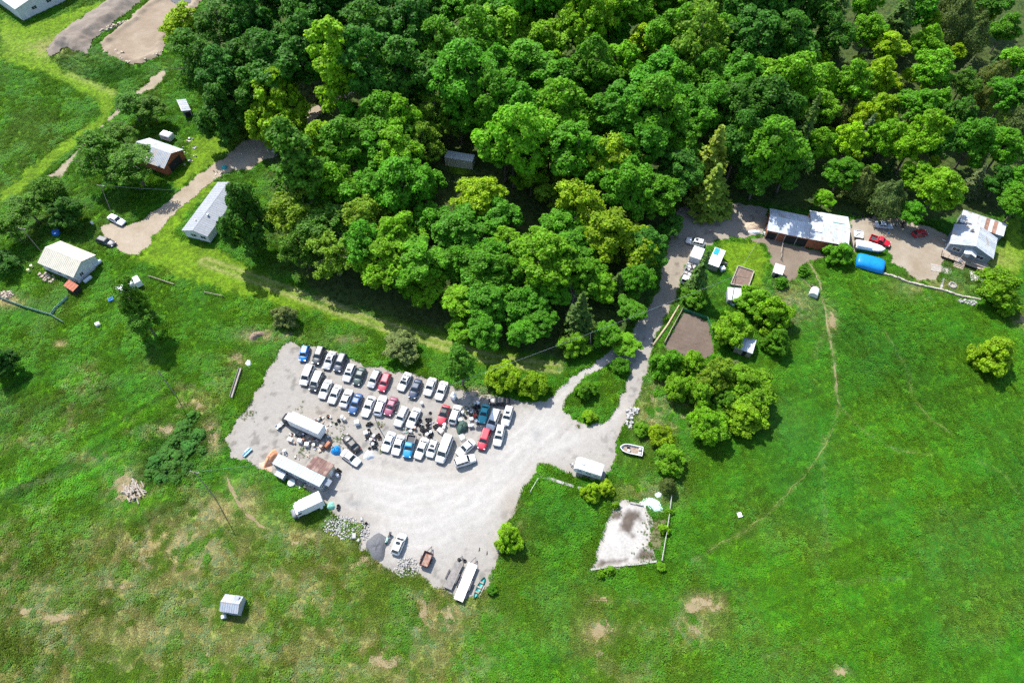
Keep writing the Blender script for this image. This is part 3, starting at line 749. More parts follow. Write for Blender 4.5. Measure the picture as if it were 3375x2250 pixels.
for k in (-3.8, -1.9, 0, 1.9, 3.8): MB().box(k, -(W - .4) / 2 - .02, 1.5, 1.6, .05, 2.9).build('wall_panel', M_RED, b2)
MB().slab([(.6, .9, 4.22), (3.4, .9, 4.22), (3.4, 1.35, 4.12), (.6, 1.35, 4.12)], .04).build('skylight', mat('green_skylight', (.10, .22, .20), .3, .1), b2)
MB().slab([(-4.2, -2.6, 3.93), (-1.8, -2.6, 3.93), (-1.8, -.2, 4.47), (-4.2, -.2, 4.47)], .03).build('roof_patch', M_TRIM, b2)
# --- house at the right
c, rz, L, W = frame3(c6(1425, 295, 3.2), c6(1482, 72, 3.2), c6(1965, 450, 3.2))
hs_ = gable('farm_house', 'grey house with patched pale metal roof and front deck at far right', c, rz, L, W - .5, 3.1, 1.7, M_GREY, M_WROOF, over=.35, roof2=M_GROOF, pw=1.0)
W_ = W - .5
for k in (W_ * .30, -W_ * .27): window(hs_, -L / 2, k, 1.9, 1.7, 1.0, math.pi)
door(hs_, -L / 2, 0, .6, .95, 2.05, math.pi)
for k in (-1.5, 1.5): window(hs_, k, -W_ / 2, 1.8, 1.1, 1.0, -HP)
MB().box(1.4, 1.4, 4.65, .5, .5, 1.1).build('chimney', M_CONC, hs_)
pr = MB(); pr.slab([(-L / 2 - 1.7, 0, 3.45), (-L / 2 + .1, 0, 3.45), (-L / 2 + .1, 1.35, 2.95), (-L / 2 - 1.7, 1.35, 2.95)], .05)
pr.slab([(-L / 2 - 1.7, -1.35, 2.95), (-L / 2 + .1, -1.35, 2.95), (-L / 2 + .1, -.0, 3.45), (-L / 2 - 1.7, 0, 3.45)], .05); pr.build('porch_roof', M_TRIM, hs_)
for k in (-1.25, 1.25): MB().box(-L / 2 - 1.6, k, 1.85, .12, .12, 2.3).build('porch_post', M_WOODG, hs_)
dk_ = MB().box(-L / 2 - 1.15, 0, .34, 2.2, W_ + .9, .6).build('deck_base', M_DARK, hs_)
bm = MB().box(0, 0, 0, .29, W_ + 1.0, .05).mesh('deck_board', M_WOOD)
for i in range(8): link('deck_board', bm, hs_, (-L / 2 - .17 - .3 * i, 0, .68 + rng.uniform(0, .008)))
for k in range(9):
    y = -W_ / 2 - .35 + k * (W_ + .7) / 8
    if abs(y) > 1.0: MB().box(-L / 2 - 2.2, y, 1.15, .1, .1, .9).build('railing_post', M_WOOD, hs_)
for s_ in (-1, 1): MB().box(-L / 2 - 2.2, s_ * (W_ / 4 + .75), 1.62, .22, W_ / 2 - .9, .06).build('rail', M_WOOD, hs_)
sb = MB().box(0, 0, 0, .34, 2.3, .07).mesh('step', M_WOOD)
for i in range(4): link('step', sb, hs_, (-L / 2 - 2.5 - .36 * i, .9, .56 - .15 * i))
c, rz, L, W = frame3(c4(1862, 302, 2.6), c4(2193, 412, 2.6), c4(1902, 232, 2.6))
mono('rusty_lean_to', 'lean-to behind the house roofed with rusty and white metal sheets', c, rz, L, W, 2.3, 2.75, M_GREY, M_WROOF, over=.15, pw=.95, odd=({6, 8, 11}, M_RUST))
# --- coops and hutches on the right
c, rz, L, W = frame3(c5(1312, 760, 1.9), c5(1472, 775, 1.9), c5(1335, 632, 1.9))
cp = mono('white_chicken_coop', 'white topped coop at the lower end of the raised bed', c, rz, L, W, 1.55, 1.9, M_GREY, M_TRIM, over=.1, pw=1.3)
door(cp, 0, -W / 2, 0, .7, 1.3, -HP, M_DARK)
c, rz, L, W = frame3(c3(1292, 690, 2.0), c3(1362, 712, 2.0), c3(1305, 632, 2.0))
cp2 = mono('white_roof_hut', 'small square white roofed hut on the bare dirt below the barn', c, rz, L, W, 1.7, 2.0, M_WOODG, M_TRIM, over=.1, pw=1.2)
door(cp2, 0, -W / 2, 0, .7, 1.4, -HP, M_DARK)
c, rz, L, W = frame3(c5(1395, 1355, 2.2), c5(1605, 1425, 2.2), c5(1475, 1225, 2.2))
cp3 = mono('tree_shaded_shed', 'white roofed shed half shaded under trees beside the garden plot', c, rz, L, W, 1.95, 2.3, M_WOODG, M_WROOF, over=.12, pw=1.0)
door(cp3, .4, -W / 2, 0, .8, 1.7, -HP, M_DARK)
c, rz, L, W = frame3(c5(1065, 320, 2.2), c5(1190, 365, 2.2), c5(1135, 130, 2.2))
tr = mono('tarped_animal_shed', 'small pen shed with white roof and a bright blue tarp corner', c, rz, L, W, 1.9, 2.15, M_WOODG, M_TRIM, over=.1, pw=1.1)
MB().slab([(-L / 2 + .1, W * .12, 2.25), (0, W * .12, 2.25), (0, W / 2 - .1, 2.33), (-L / 2 + .1, W / 2 - .1, 2.33)], .04).build('tarp', mat('blue_tarp', (.02, .30, .62), .35, .12, 2, .3, 6), tr)
for k in (-1, 1): MB().box(k * (L / 2 + .9), .4, .55, 1.5, .1, .9).build('pen_panel', M_WOOD, tr)
c = c3(1600, 868); 
ht = thing('calf_hutch', 'white plastic calf hutch in the grass beside the cattle trail', 'hutch', c, math.radians(-28))
hm = MB()
prof = [(-1.0, 0), (-1.0, .8), (-.75, 1.25), (-.25, 1.5), (.25, 1.5), (.75, 1.25), (1.0, .8), (1.0, 0)]
vs = [(x, -1.05, z) for x, z in prof] + [(x * .94, 1.05, z * .95) for x, z in prof]
hm.add(vs, [(i, i + 1, 9 + i, 8 + i) for i in range(7)] + [(7, 6, 5, 4, 3, 2, 1, 0), (8, 9, 10, 11, 12, 13, 14, 15)]); hm.build('shell', M_TRIM, ht)
MB().box(0, 1.04, .55, .9, .05, 1.0).build('door_opening', M_DARK, ht)
MB().box(-.3, 1.9, .35, 1.6, .08, .7).build('pen_panel', M_WOOD, ht)
# --- small buildings of the left farmyard
c, rz, L, W = frame3(c2(487, 795, 1.9), c2(560, 842, 1.9), c2(535, 757, 1.9))
mono('rust_red_hut', 'tiny rust-red roofed hut at the lower corner of the cream-roofed barn', c, rz, L, W, 1.6, 1.9, M_DARK, mat('oxide_roof', (.34, .11, .06), .7, .2, 2), over=.05, pw=.9)
# --- bus-like trailer under the woods canopy
c, rz, L, W = frame3(O(1022, 362, 2.9), O(1082, 372, 2.9), O(1026, 344, 2.9))
wt = mono('woodland_trailer', 'long white roofed trailer glimpsed through the gap in the woods', c, rz, max(L, 7.5), 2.5, 2.7, 2.75, M_CREAM, M_TRIM, over=.03, pw=1.2, cat='trailer')
for k in (-1.5, .4, 2.0): MB().lathe([(.28, 2.84), (.28, 3.0), (0, 3.04)], 8, k, .1).build('roof_vent', M_TRIM, wt)
# ================================================================== VEHICLES
M_PAINT = mat('car_paint', (1, 1, 1), .40, .14, 1.1, objcol=True, spec=.35, coat=.15, rnd=.06)
M_CGLASS = mat('tinted_car_glass', (.018, .026, .030), .05, 0, spec=.45)
M_LAMP = mat('lamp_lens', (.75, .77, .78), .15, 0, spec=.6)
M_TAIL = mat('tail_lens', (.35, .02, .02), .2, 0, spec=.5)
M_TYRE = M_BLACK
M_RIM = mat('alloy_rim', (.45, .46, .47), .4, .1, metal=.5)
M_PLAST = mat('grey_bumper_plastic', (.05, .05, .055), .6, .1)
def loft(stations, sm=True):
    """stations: x, half width, z bottom, z shoulder, z top"""
    mb = MB(); rings = []
    for x, w, zb, zs, zt in stations:
        r = [(x, -w * .86, zb), (x, -w * .98, zb + .14), (x, -w, (zb + zs) / 2), (x, -w * .985, zs), (x, -w * .86, zt - .015), (x, -w * .45, zt + .015),
             (x, 0, zt + .022), (x, w * .45, zt + .015), (x, w * .86, zt - .015), (x, w * .985, zs), (x, w, (zb + zs) / 2), (x, w * .98, zb + .14), (x, w * .86, zb)]
        rings.append(r)
    n = len(rings[0]); vs = [p for r in rings for p in r]; fs = []
    for i in range(len(rings) - 1):
        for k in range(n):
            a = i * n + k; b = i * n + (k + 1) % n
            fs.append((a, a + n, b + n, b))
    fs.append(tuple(range(n))); fs.append(tuple((len(rings) - 1) * n + k for k in range(n))[::-1])
    return mb.add(vs, fs)
def lerp(a, b, t): return a + (b - a) * t
SPEC = {  # L, W, belt z, roof z, base front, roof front, roof rear, base rear, hood z front, hood z rear, tail z
    'sedan': (4.75, 1.80, .93, 1.45, .98, .22, -1.02, -1.66, .78, .95, 1.00),
    'coupe': (4.55, 1.78, .90, 1.36, .70, .00, -1.00, -1.75, .74, .90, .95),
    'hatch': (4.20, 1.75, .95, 1.52, 1.12, .45, -1.45, -1.98, .80, .98, .98),
    'wagon': (4.70, 1.80, .95, 1.50, 1.02, .35, -1.80, -2.20, .78, .96, .98),
    'suv':   (4.65, 1.88, 1.08, 1.74, 1.05, .45, -1.95, -2.22, .95, 1.10, 1.10),
    'minivan': (4.95, 1.95, 1.05, 1.76, 1.50, .70, -2.05, -2.40, .88, 1.08, 1.08),
    'van':   (5.60, 2.02, 1.20, 2.10, 1.75, 1.05, -2.62, -2.74, 1.02, 1.22, 1.22),
    'pickup': (5.30, 1.92, 1.08, 1.78, 1.15, .50, -.45, -.72, .98, 1.12, 1.02),
}
CARMESH = {}
def car_meshes(kind):
    if kind in CARMESH: return CARMESH[kind]
    L, W, zb, zr, bf, rf, rr, brr, hz0, hz1, tz = SPEC[kind]
    h = L / 2; w = W / 2; d = {}
    cab_rear = brr
    st = [(-h, w * .72, .38, .62, .70), (-h + .10, w * .88, .30, .70, tz - .14), (-h + .32, w * .97, .24, .80, tz - .02), (-h + .9, w, .22, .86, max(tz, zb)),
          (brr, w, .22, .86, max(tz, zb)), (0, w, .22, .86, zb), (bf, w * .995, .22, .86, hz1), (bf + .35, w * .985, .22, .80, lerp(hz1, hz0, .25)),
          (h - .45, w * .95, .24, .68, hz0), (h - .16, w * .86, .30, .60, hz0 - .08), (h, w * .66, .38, .52, hz0 - .22)]
    if kind == 'pickup':
        st = [(-.78, w, .25, .9, zb)] + [s for s in st if s[0] > -.7]
    seen = -99; st2 = []
    for s in sorted(st):
        if s[0] - seen > .04: st2.append(s); seen = s[0]
    d['body'] = loft(st2).mesh('body', M_PAINT, True)
    # cabin: tapered, with rounded roof; painted pillars and roof
    wb, wt = w * .93, w * .74
    if kind in ('van',): wt = w * .84
    rings = [[(bf, -wb * .90, zb - .04), (bf, wb * .90, zb - .04), (brr, wb * .93, zb - .04), (brr, -wb * .93, zb - .04)]]
    def ring(t, inset=0.0, dz=0.0):
        z = lerp(zb - .04, zr, t) + dz; xf = lerp(bf, rf, t) - inset; xr = lerp(brr, rr, t) + inset; ww = lerp(wb, wt, t) - inset
        c = .12 if t > 0 else .08
        return [(xf, -ww + c, z), (xf, ww - c, z), (xf - c, ww, z), (xr + c, ww, z), (xr, ww - c, z), (xr, -ww + c, z), (xr + c, -ww, z), (xf - c, -ww, z)]
    R = [ring(0), ring(.93), ring(1.0, .05, .0), ring(1.0, .16, .03)]
    mb = MB(); vs = [p for r in R for p in r]; fs = []
    for i in range(3):
        for k in range(8): fs.append((i * 8 + k, i * 8 + (k + 1) % 8, (i + 1) * 8 + (k + 1) % 8, (i + 1) * 8 + k))
    fs.append(tuple(24 + k for k in range(8))); mb.add(vs, fs); d['cabin'] = mb.mesh('cabin', M_PAINT)
    def pane(p00, p10, p11, p01, off, th=.012):
        q = [Vector(p) for p in (p00, p10, p11, p01)]
        n = (q[1] - q[0]).cross(q[3] - q[0]).normalized() * off
        return MB().slab([p + n for p in q], th)
    def pt(t, front, ys):   # point on windscreen plane
        z = lerp(zb - .04, zr, t); x = lerp(bf, rf, t) if front else lerp(brr, rr, t); ww = lerp(wb, wt, t) - .09
        return (x, ww * ys, z)
    d['windshield'] = pane(pt(.06, 1, -1), pt(.06, 1, 1), pt(.92, 1, .98), pt(.92, 1, -.98), .012).mesh('windshield', M_CGLASS)
    d['rear_window'] = pane(pt(.14, 0, 1), pt(.14, 0, -1), pt(.90, 0, -.97), pt(.90, 0, .97), .012).mesh('rear_window', M_CGLASS)
    def sp(t, f, s):
        z = lerp(zb - .04, zr, t); xf = lerp(bf, rf, t) - .16; xr = lerp(brr, rr, t) + .14; ww = lerp(wb, wt, t)
        return (lerp(xf, xr, f), s * ww, z)
    splits = ((.0, .47), (.51, 1.0)) if kind not in ('suv', 'minivan', 'van', 'wagon') else ((.0, .32), (.35, .66), (.69, 1.0))
    if kind == 'pickup': splits = ((0, 1.0),)
    d['side_window'] = []
    for s in (-1, 1):
        for f0, f1 in splits:
            a = (sp(.12, f0, s), sp(.12, f1, s), sp(.86, f1, s), sp(.86, f0, s))
            if s < 0: a = (a[1], a[0], a[3], a[2])
            d['side_window'].append(pane(*a, .012).mesh('side_window', M_CGLASS))
    wr = .33 if kind not in ('suv', 'pickup', 'van') else .37
    d['wheel'] = MB().lathe([(.0, -.10), (wr * .62, -.10), (wr * .68, -.09)], 14, ax='y', mi=1).lathe([(wr * .68, -.09), (wr * .95, -.11), (wr, -.06), (wr, .06), (wr * .95, .11), (wr * .68, .09)], 14, ax='y', mi=0) \
        .lathe([(wr * .68, .09), (wr * .62, .10), (0, .10)], 14, ax='y', mi=1).mesh('wheel', [M_TYRE, M_RIM])
    d['wr'] = wr
    d['headlight'] = MB().box(0, 0, 0, .20, .34, .16, taper=.8).mesh('headlight', M_LAMP)
    d['tail_light'] = MB().box(0, 0, 0, .10, .26, .18, taper=.85).mesh('tail_light', M_TAIL)
    d['mirror'] = MB().box(0, 0, 0, .12, .20, .14, taper=.8).mesh('mirror', M_PLAST)
    d['sunroof'] = MB().box(0, 0, 0, .62, .85, .02).mesh('sunroof', M_CGLASS)
    d['bumper'] = MB().box(0, 0, 0, .12, W * .80, .18, taper=.9).mesh('bumper', M_PLAST)
    if kind == 'pickup':
        bd = MB(); x0, x1 = -h + .05, -.82; cx = (x0 + x1) / 2; ln = x1 - x0
        bd.box(cx, 0, .60, ln, W * .96, .10); bd.box(cx, w * .93, .78, ln, .12, .56); bd.box(cx, -w * .93, .78, ln, .12, .56); bd.box(x0 + .04, 0, .78, .08, W * .80, .54); bd.box(cx, 0, .40, ln, W * .7, .3)
        d['bed'] = bd.mesh('cargo_bed', M_PAINT)
        d['bedfloor'] = MB().box(cx, 0, .665, ln - .1, W * .80, .02).mesh('bed_liner', M_PLAST)
    CARMESH[kind] = d
    return d
def car(kind, rear, front, col, label, sunroof=False, roofcol=None, hoodless=False, bedcol=None, name=None, group=None, cat='car', z=.03, rack=False):
    """rear / front: site points of the two bumpers as surveyed at body height"""
    d = car_meshes(kind); L, W, zb, zr, bf, rf, rr, brr, hz0, hz1, tz = SPEC[kind]
    v = Vector(front[:2]) - Vector(rear[:2]); c = (Vector(front[:2]) + Vector(rear[:2])) / 2
    LENS_CHECK.append((label[:24], round(v.length, 2), L))
    sc = min(1.08, max(.92, v.length / L))
    nm = name or {'sedan': 'parked_sedan', 'coupe': 'parked_coupe', 'hatch': 'parked_hatchback', 'wagon': 'parked_wagon', 'suv': 'parked_suv', 'minivan': 'parked_minivan', 'van': 'parked_van', 'pickup': 'parked_pickup'}[kind]
    t = thing(nm, label, cat, (c.x, c.y, z), math.atan2(v.y, v.x), group)
    t.scale = (sc, 1.0, 1.0)
    rc = roofcol or col
    link('body', d['body'], t, col=col); link('cabin', d['cabin'], t, col=rc)
    link('windshield', d['windshield'], t); link('rear_window', d['rear_window'], t)
    for m in d['side_window']: link('side_window', m, t)
    wr = d['wr']; fx = L / 2 - .85; rx = -L / 2 + .92
    for x in (fx, rx):
        for s in (-1, 1): link('wheel', d['wheel'], t, (x, s * (W / 2 - .10), wr))
    for s in (-1, 1):
        link('headlight', d['headlight'], t, (L / 2 - .20, s * W * .33, hz0 - .14))
        link('tail_light', d['tail_light'], t, (-L / 2 + (.05 if kind == 'pickup' else .10), s * W * .36, tz - .24 if kind != 'pickup' else .82))
        link('mirror', d['mirror'], t, (bf - .28, s * (W / 2 + .06), zb + .03))
    link('bumper', d['bumper'], t, (L / 2 - .03, 0, .42))
    if sunroof: link('sunroof', d['sunroof'], t, (lerp(rf, rr, .30), 0, zr + .036))
    if kind == 'pickup':
        b = link('cargo_bed', d['bed'], t, col=bedcol or col); link('bed_liner', d['bedfloor'], t)
    if rack:
        for s in (-1, 1): MB().box(lerp(rf, rr, .5), s * W * .33, zr + .06, abs(rf - rr) * .8, .05, .05).build('roof_rail', M_PLAST, t)
    return t
LENS_CHECK = []
WHITE = (.62, .62, .61); SILV = (.36, .375, .39); DGREY = (.055, .062, .065); NAVY = (.028, .045, .085); BLACK = (.014, .014, .016)
DGREEN = (.030, .055, .050); REDC = (.42, .035, .055); TEAL = (.03, .29, .32); BLUE = (.012, .16, .50); MAROON = (.22, .06, .10)
zc = .85
def A(f, x, y): return f(x, y, zc)
R1 = 'cars in the back row of the gravel yard'; R2 = 'cars in the middle row of the gravel yard'; R3 = 'cars in the front row of the gravel yard'; R4 = 'cars at the right end of the yard'
car('hatch', A(cA, 645, 215), A(cA, 555, 520), BLUE, 'bright blue hatchback, leftmost in the back row of parked cars', group=R1)
car('suv', A(cA, 945, 250), A(cA, 810, 580), DGREY, 'dark grey SUV second from left in the back row', group=R1)
car('sedan', A(cA, 1165, 330), A(cA, 1015, 675), SILV, 'silver sedan with sunroof third from left in the back row', sunroof=True, group=R1, roofcol=(.66, .67, .68))
car('suv', A(cA, 1375, 385), A(cA, 1225, 725), (.05, .06, .085), 'dark blue-grey SUV fourth from left in the back row', group=R1)
car('wagon', A(cA, 1540, 580), A(cA, 1400, 915), (.55, .57, .58), 'silver wagon with sunroof fifth from left in the back row', sunroof=True, group=R1)
car('sedan', A(cA, 1735, 650), A(cA, 1600, 975), DGREEN, 'dark green sedan sixth from left in the back row', group=R1)
car('hatch', A(cA, 2040, 690), A(cA, 1875, 1030), (.40, .42, .45), 'silver hatchback with dark rear just left of the red car', group=R1)
car('wagon', A(cA, 2225, 755), A(cA, 2085, 1105), (.40, .05, .075), 'dusty red wagon in the back row of parked cars', group=R1)
car('sedan', A(cB, 865, 450), A(cB, 695, 795), WHITE, 'white sedan with sunroof alone right of the red wagon in the back row', sunroof=True, group=R1)
car('sedan', A(cB, 1065, 580), A(cB, 915, 945), NAVY, 'dark navy sedan third from right in the back row', group=R1)
car('sedan', A(cB, 1340, 550), A(cB, 1210, 890), WHITE, 'white sedan second from right in the back row', group=R1)
car('sedan', A(cB, 1565, 620), A(cB, 1430, 975), (.74, .75, .73), 'white sedan at the right end of the back row', group=R1)
car('minivan', A(cA, 735, 600), A(cA, 575, 985), WHITE, 'white minivan with roof hatch, leftmost in the middle row', group=R2)
car('minivan', A(cA, 915, 725), A(cA, 750, 1095), DGREY, 'minivan with white roof and black sides second in the middle row', roofcol=WHITE, group=R2)
car('sedan', A(cA, 1085, 885), A(cA, 930, 1245), WHITE, 'white sedan third from left in the middle row', group=R2)
car('sedan', A(cA, 1275, 985), A(cA, 1110, 1340), WHITE, 'white sedan with small roof vent fourth in the middle row', group=R2)
car('sedan', A(cA, 1345, 1400), A(cA, 1475, 1080), WHITE, 'white sedan facing backwards fifth from left in the middle row', group=R2)
car('sedan', A(cA, 1675, 1150), A(cA, 1510, 1535), (.03, .085, .20), 'dark blue sedan sixth from left in the middle row', group=R2)
car('coupe', P(1228, 1304, zc), P(1199, 1372, zc), WHITE, 'long white coupe right of the dark blue sedan', group=R2)
car('wagon', A(cB, 245, 1275), A(cB, 380, 895), (.74, .75, .80), 'white wagon with dark blue rear facing away beside the maroon car', group=R2)
car('sedan', A(cB, 595, 925), A(cB, 440, 1275), MAROON, 'dusty maroon sedan in the middle row', group=R2)
car('suv', A(cB, 810, 1120), A(cB, 635, 1490), WHITE, 'white SUV with roof rack bars right of the maroon sedan', group=R2, rack=True)
car('sedan', A(cB, 1040, 1135), A(cB, 865, 1515), WHITE, 'white sedan nose to the tyre pile, middle row', group=R2)
car('coupe', A(cB, 1600, 1075), A(cB, 1465, 1450), REDC, 'red coupe with black soft top beyond the tyre pile', roofcol=BLACK, group=R4)
car('hatch', A(cB, 1690, 1450), A(cB, 1830, 1065), WHITE, 'white hatchback facing away beside the red soft top coupe', group=R4)
car('coupe', A(cC, 1190, 475), A(cC, 1095, 835), TEAL, 'teal coupe amid tyres at the right of the yard', group=R4)
car('minivan', A(cC, 1400, 575), A(cC, 1255, 965), WHITE, 'white minivan right of the teal coupe', group=R4)
car('suv', A(cC, 1650, 520), A(cC, 1545, 885), WHITE, 'white SUV with sunroof at the yard\'s far right, upper one', sunroof=True, group=R4)
car('sedan', A(cC, 1640, 425), A(cC, 1245, 405), BLACK, 'black sedan parked crosswise by the bushes', sunroof=True, group=R4)
car('suv', A(cC, 1215, 950), A(cC, 1085, 1350), REDC, 'bright red SUV near the right end of the yard', group=R4)
car('suv', A(cC, 1485, 885), A(cC, 1390, 1280), WHITE, 'white SUV with large sunroof beside the bright red SUV', sunroof=True, group=R4)
car('sedan', A(cE, 550, 305), A(cE, 390, 680), (.70, .72, .74), 'white sedan at the left end of the front row with weeds at its nose', group=R3)
car('sedan', A(cE, 725, 370), A(cE, 590, 750), WHITE, 'white sedan second from left in the front row', group=R3)
car('pickup', A(cE, 925, 375), A(cE, 820, 800), (.015, .22, .42), 'bright blue pickup with dark cargo bed in the front row', bedcol=(.12, .12, .13), group=R3)
car('sedan', A(cE, 1195, 425), A(cE, 1025, 825), WHITE, 'white sedan with roof hatch right of the blue pickup', group=R3)
car('hatch', A(cE, 1380, 460), A(cE, 1260, 785), (.58, .66, .68), 'small pale blue hatchback with sunroof beside the big white van', sunroof=True, roofcol=WHITE, group=R3)
car('van', A(cE, 1650, 390), A(cE, 1450, 900), WHITE, 'large white van at the right of the front row', group=R3)
car('sedan', A(cE, 2110, 490), A(cE, 1825, 735), WHITE, 'white sedan parked at an angle right of the big white van', group=R3)
car('suv', A(cE, 1775, 915), A(cE, 2130, 805), WHITE, 'white SUV lying across the end of the front row', group=R3)
car('sedan', P(1181, 1485, zc), P(1134, 1434, zc), (.018, .018, .02), 'black sedan parked askew behind the white box truck')
car('sedan', cD(1545, 880, zc), cD(1805, 1070, zc), WHITE, 'white sedan beside the blue tarp bundle', sunroof=False)
car('hatch', cL(1005, 758, zc), cL(1105, 525, zc), WHITE, 'white hatchback with open sunroof alone beside the grey gravel pile', sunroof=True)
car('wagon', c3(760, 478, zc), c3(615, 442, zc), (.74, .74, .71), 'white wagon with dark roof panes on the drive above the flatbed truck', sunroof=True)
car('sedan', c2(842, 258, zc), c2(958, 318, zc), (.70, .73, .78), 'silver-white car on the grass by the utility pole, upper left')
car('wagon', c2(745, 432, zc), c2(890, 482, zc), (.035, .04, .048), 'black wagon at the edge of the turning circle')
car('pickup', c4(1185, 435, zc), c4(1290, 475, zc), (.55, .01, .03), 'red pickup parked behind the white boat')
car('hatch', c4(1510, 400, zc), c4(1590, 385, zc), (.30, .015, .02), 'dark red car in deep tree shade near the farm house')
car('sedan', c4(1225, 325, zc), c4(1310, 335, zc), (.30, .34, .40), 'pale car in deep tree shade above the red pickup')

# ---- box trucks
def wheels(t, pts, r=.42, wdt=.26):
    me = MB().lathe([(0, -wdt / 2), (r * .6, -wdt / 2), (r * .65, -wdt / 2 + .02), (r * .95, -wdt / 2), (r, -wdt / 3), (r, wdt / 3), (r * .95, wdt / 2), (r * .65, wdt / 2 - .02), (0, wdt / 2)], 14, ax='y').mesh('wheel', M_TYRE)
    hub = MB().lathe([(0, -.02), (r * .5, -.02), (r * .5, .02), (0, .03)], 10, ax='y').mesh('hub', M_RIM)
    for x, y in pts:
        w = link('wheel', me, t, (x, y, r)); link('hub', hub, w, (0, (wdt / 2 + .005) * (1 if y > 0 else -1), 0))
def bevbox(name, L, W, z0, z1, m, par, loc=(0, 0), b=.08):
    mb = MB(); R = []
    for z, i in ((z0, 0), (z1 - b, 0), (z1, b)):
        R.append([(-L / 2 + i, -W / 2 + i, z), (L / 2 - i, -W / 2 + i, z), (L / 2 - i, W / 2 - i, z), (-L / 2 + i, W / 2 - i, z)])
    fs = [(3, 2, 1, 0), (8, 9, 10, 11)]
    for i in range(2):
        for k in range(4): fs.append((i * 4 + k, i * 4 + (k + 1) % 4, (i + 1) * 4 + (k + 1) % 4, (i + 1) * 4 + k))
    mb.add([p for r in R for p in r], fs)
    return mb.build(name, m, par, loc=(loc[0], loc[1], 0))
M_BOXW = mat('white_box_panel', (.60, .61, .62), .5, .06, .8)
c, rz, L, W = frame3(cD(680, 392, 3.4), cD(1165, 612, 3.4), cD(780, 257, 3.4))
t = thing('box_truck', 'large white box truck with dark cab in the middle of the yard', 'truck', (*c, .03), rz + math.pi)   # cab towards the west
bx_ = bevbox('cargo_box', L, W, .95, 3.4, M_BOXW, t)
for k in range(7): MB().box(-L / 2 + (k + .5) * L / 7, 0, 3.41, .04, W - .2, .02).build('roof_seam', M_TRIM, bx_)
MB().box(0, 0, .75, L + .6, .9, .35).build('chassis', M_PLAST, t)
cb = loft([(L / 2 + .05, 1.0, .5, 1.4, 1.45), (L / 2 + .9, 1.0, .5, 1.4, 1.5), (L / 2 + 1.7, .95, .5, 1.2, 1.4), (L / 2 + 2.2, .85, .5, 1.1, 1.25)]).build('hood', mat('dark_truck_paint', (.02, .022, .032), .35, .1, spec=.5), t, True)
cab = MB().box(L / 2 + .55, 0, 1.95, 1.2, 1.9, 1.1, taper=.85).build('cab', MATS['dark_truck_paint'], t)
MB().slab([(L / 2 + 1.18, -.8, 1.5), (L / 2 + 1.18, .8, 1.5), (L / 2 + 1.09, .72, 2.35), (L / 2 + 1.09, -.72, 2.35)], .02).build('windshield', M_CGLASS, t)
wheels(t, [(L / 2 + 1.1, -.9), (L / 2 + 1.1, .9), (-L / 2 + 1.4, -.95), (-L / 2 + 1.4, .95)], .48, .3)
c, rz, L, W = frame3(cT(560, 775, 3.0), cT(955, 590, 3.0), cT(485, 572, 3.0))
t = thing('moving_truck', 'white box truck parked on the grass edge below the office trailer', 'truck', (*c, .03), rz + math.pi)
bevbox('cargo_box', L, W, .7, 3.0, M_BOXW, t)
bevbox('cab_overhang', .9, W * .9, 2.2, 2.95, M_BOXW, t, loc=(L / 2 + .46, 0))
MB().box(L / 2 + .65, 0, 1.45, 1.25, W * .9, 1.45).build('cab', M_BOXW, t)
MB().slab([(L / 2 + 1.5, -.8, 1.35), (L / 2 + 1.5, .8, 1.35), (L / 2 + 1.0, .8, 2.2), (L / 2 + 1.0, -.8, 2.2)], .03).build('windshield', M_CGLASS, t)
loft([(L / 2 + 1.2, .95, .45, 1.0, 1.3), (L / 2 + 1.8, .93, .45, .95, 1.2), (L / 2 + 2.15, .85, .5, .9, 1.05)]).build('hood', mat('grey_truck_hood', (.18, .18, .2), .4, .1), t, True)
for s in (-1, 1): MB().box(L / 2 + .7, s * W * .455, 1.75, .7, .03, .5).build('side_window', M_CGLASS, t)
wheels(t, [(L / 2 + 1.3, -.85), (L / 2 + 1.3, .85), (-L / 2 + 1.0, -.9), (-L / 2 + 1.0, .9)])
# ---- camper trailer
c, rz, L, W = frame3(cF(765, 625, 2.6), cF(1000, 700, 2.6), cF(805, 532, 2.6))
t = thing('camper_trailer', 'white camper trailer standing on the gravel beside the paddock', 'camper', (*c, .03), rz)
mb = MB(); R = []
prof = [(-L / 2 - .0, .95), (-L / 2 - .12, 1.6), (-L / 2 + .25, 2.35), (-L / 2 + .75, 2.6), (L / 2 - .4, 2.62), (L / 2 - .05, 2.45), (L / 2, 1.5), (L / 2 - .02, .55), (-L / 2 + .4, .55)]
n = len(prof); vs = [(x, -W / 2, z) for x, z in prof] + [(x, W / 2, z) for x, z in prof]
mb.add(vs, [tuple(range(n)), tuple(range(2 * n - 1, n - 1, -1))] + [(i, n + i, n + (i + 1) % n, (i + 1) % n) for i in range(n)]).build('shell', M_BOXW, t)
for k, ww in ((-1.6, .9), (.2, 1.1), (1.7, .7)): window(t, k, -W / 2, 1.75, ww, .6, -HP)
door(t, 1.0, W / 2, .6, .7, 1.8, HP)
MB().lathe([(.2, 2.62), (.2, 2.74), (0, 2.78)], 10, .3, 0).build('roof_vent', M_TRIM, t)
MB().box(-1.2, .1, 2.73, .7, .6, .2, taper=.85).build('air_conditioner', M_TRIM, t)
MB().bar((-L / 2 + .2, -.6, .5), (-L / 2 - 1.1, 0, .5), .08).bar((-L / 2 + .2, .6, .5), (-L / 2 - 1.1, 0, .5), .08).build('tongue', M_PLAST, t)
MB().lathe([(.17, .55), (.19, .7), (.19, 1.0), (.08, 1.12)], 10, -L / 2 - .55, .0).build('gas_bottle', M_TRIM, t)
wheels(t, [(.2, -W / 2 + .12), (.2, W / 2 - .12)], .34, .2)
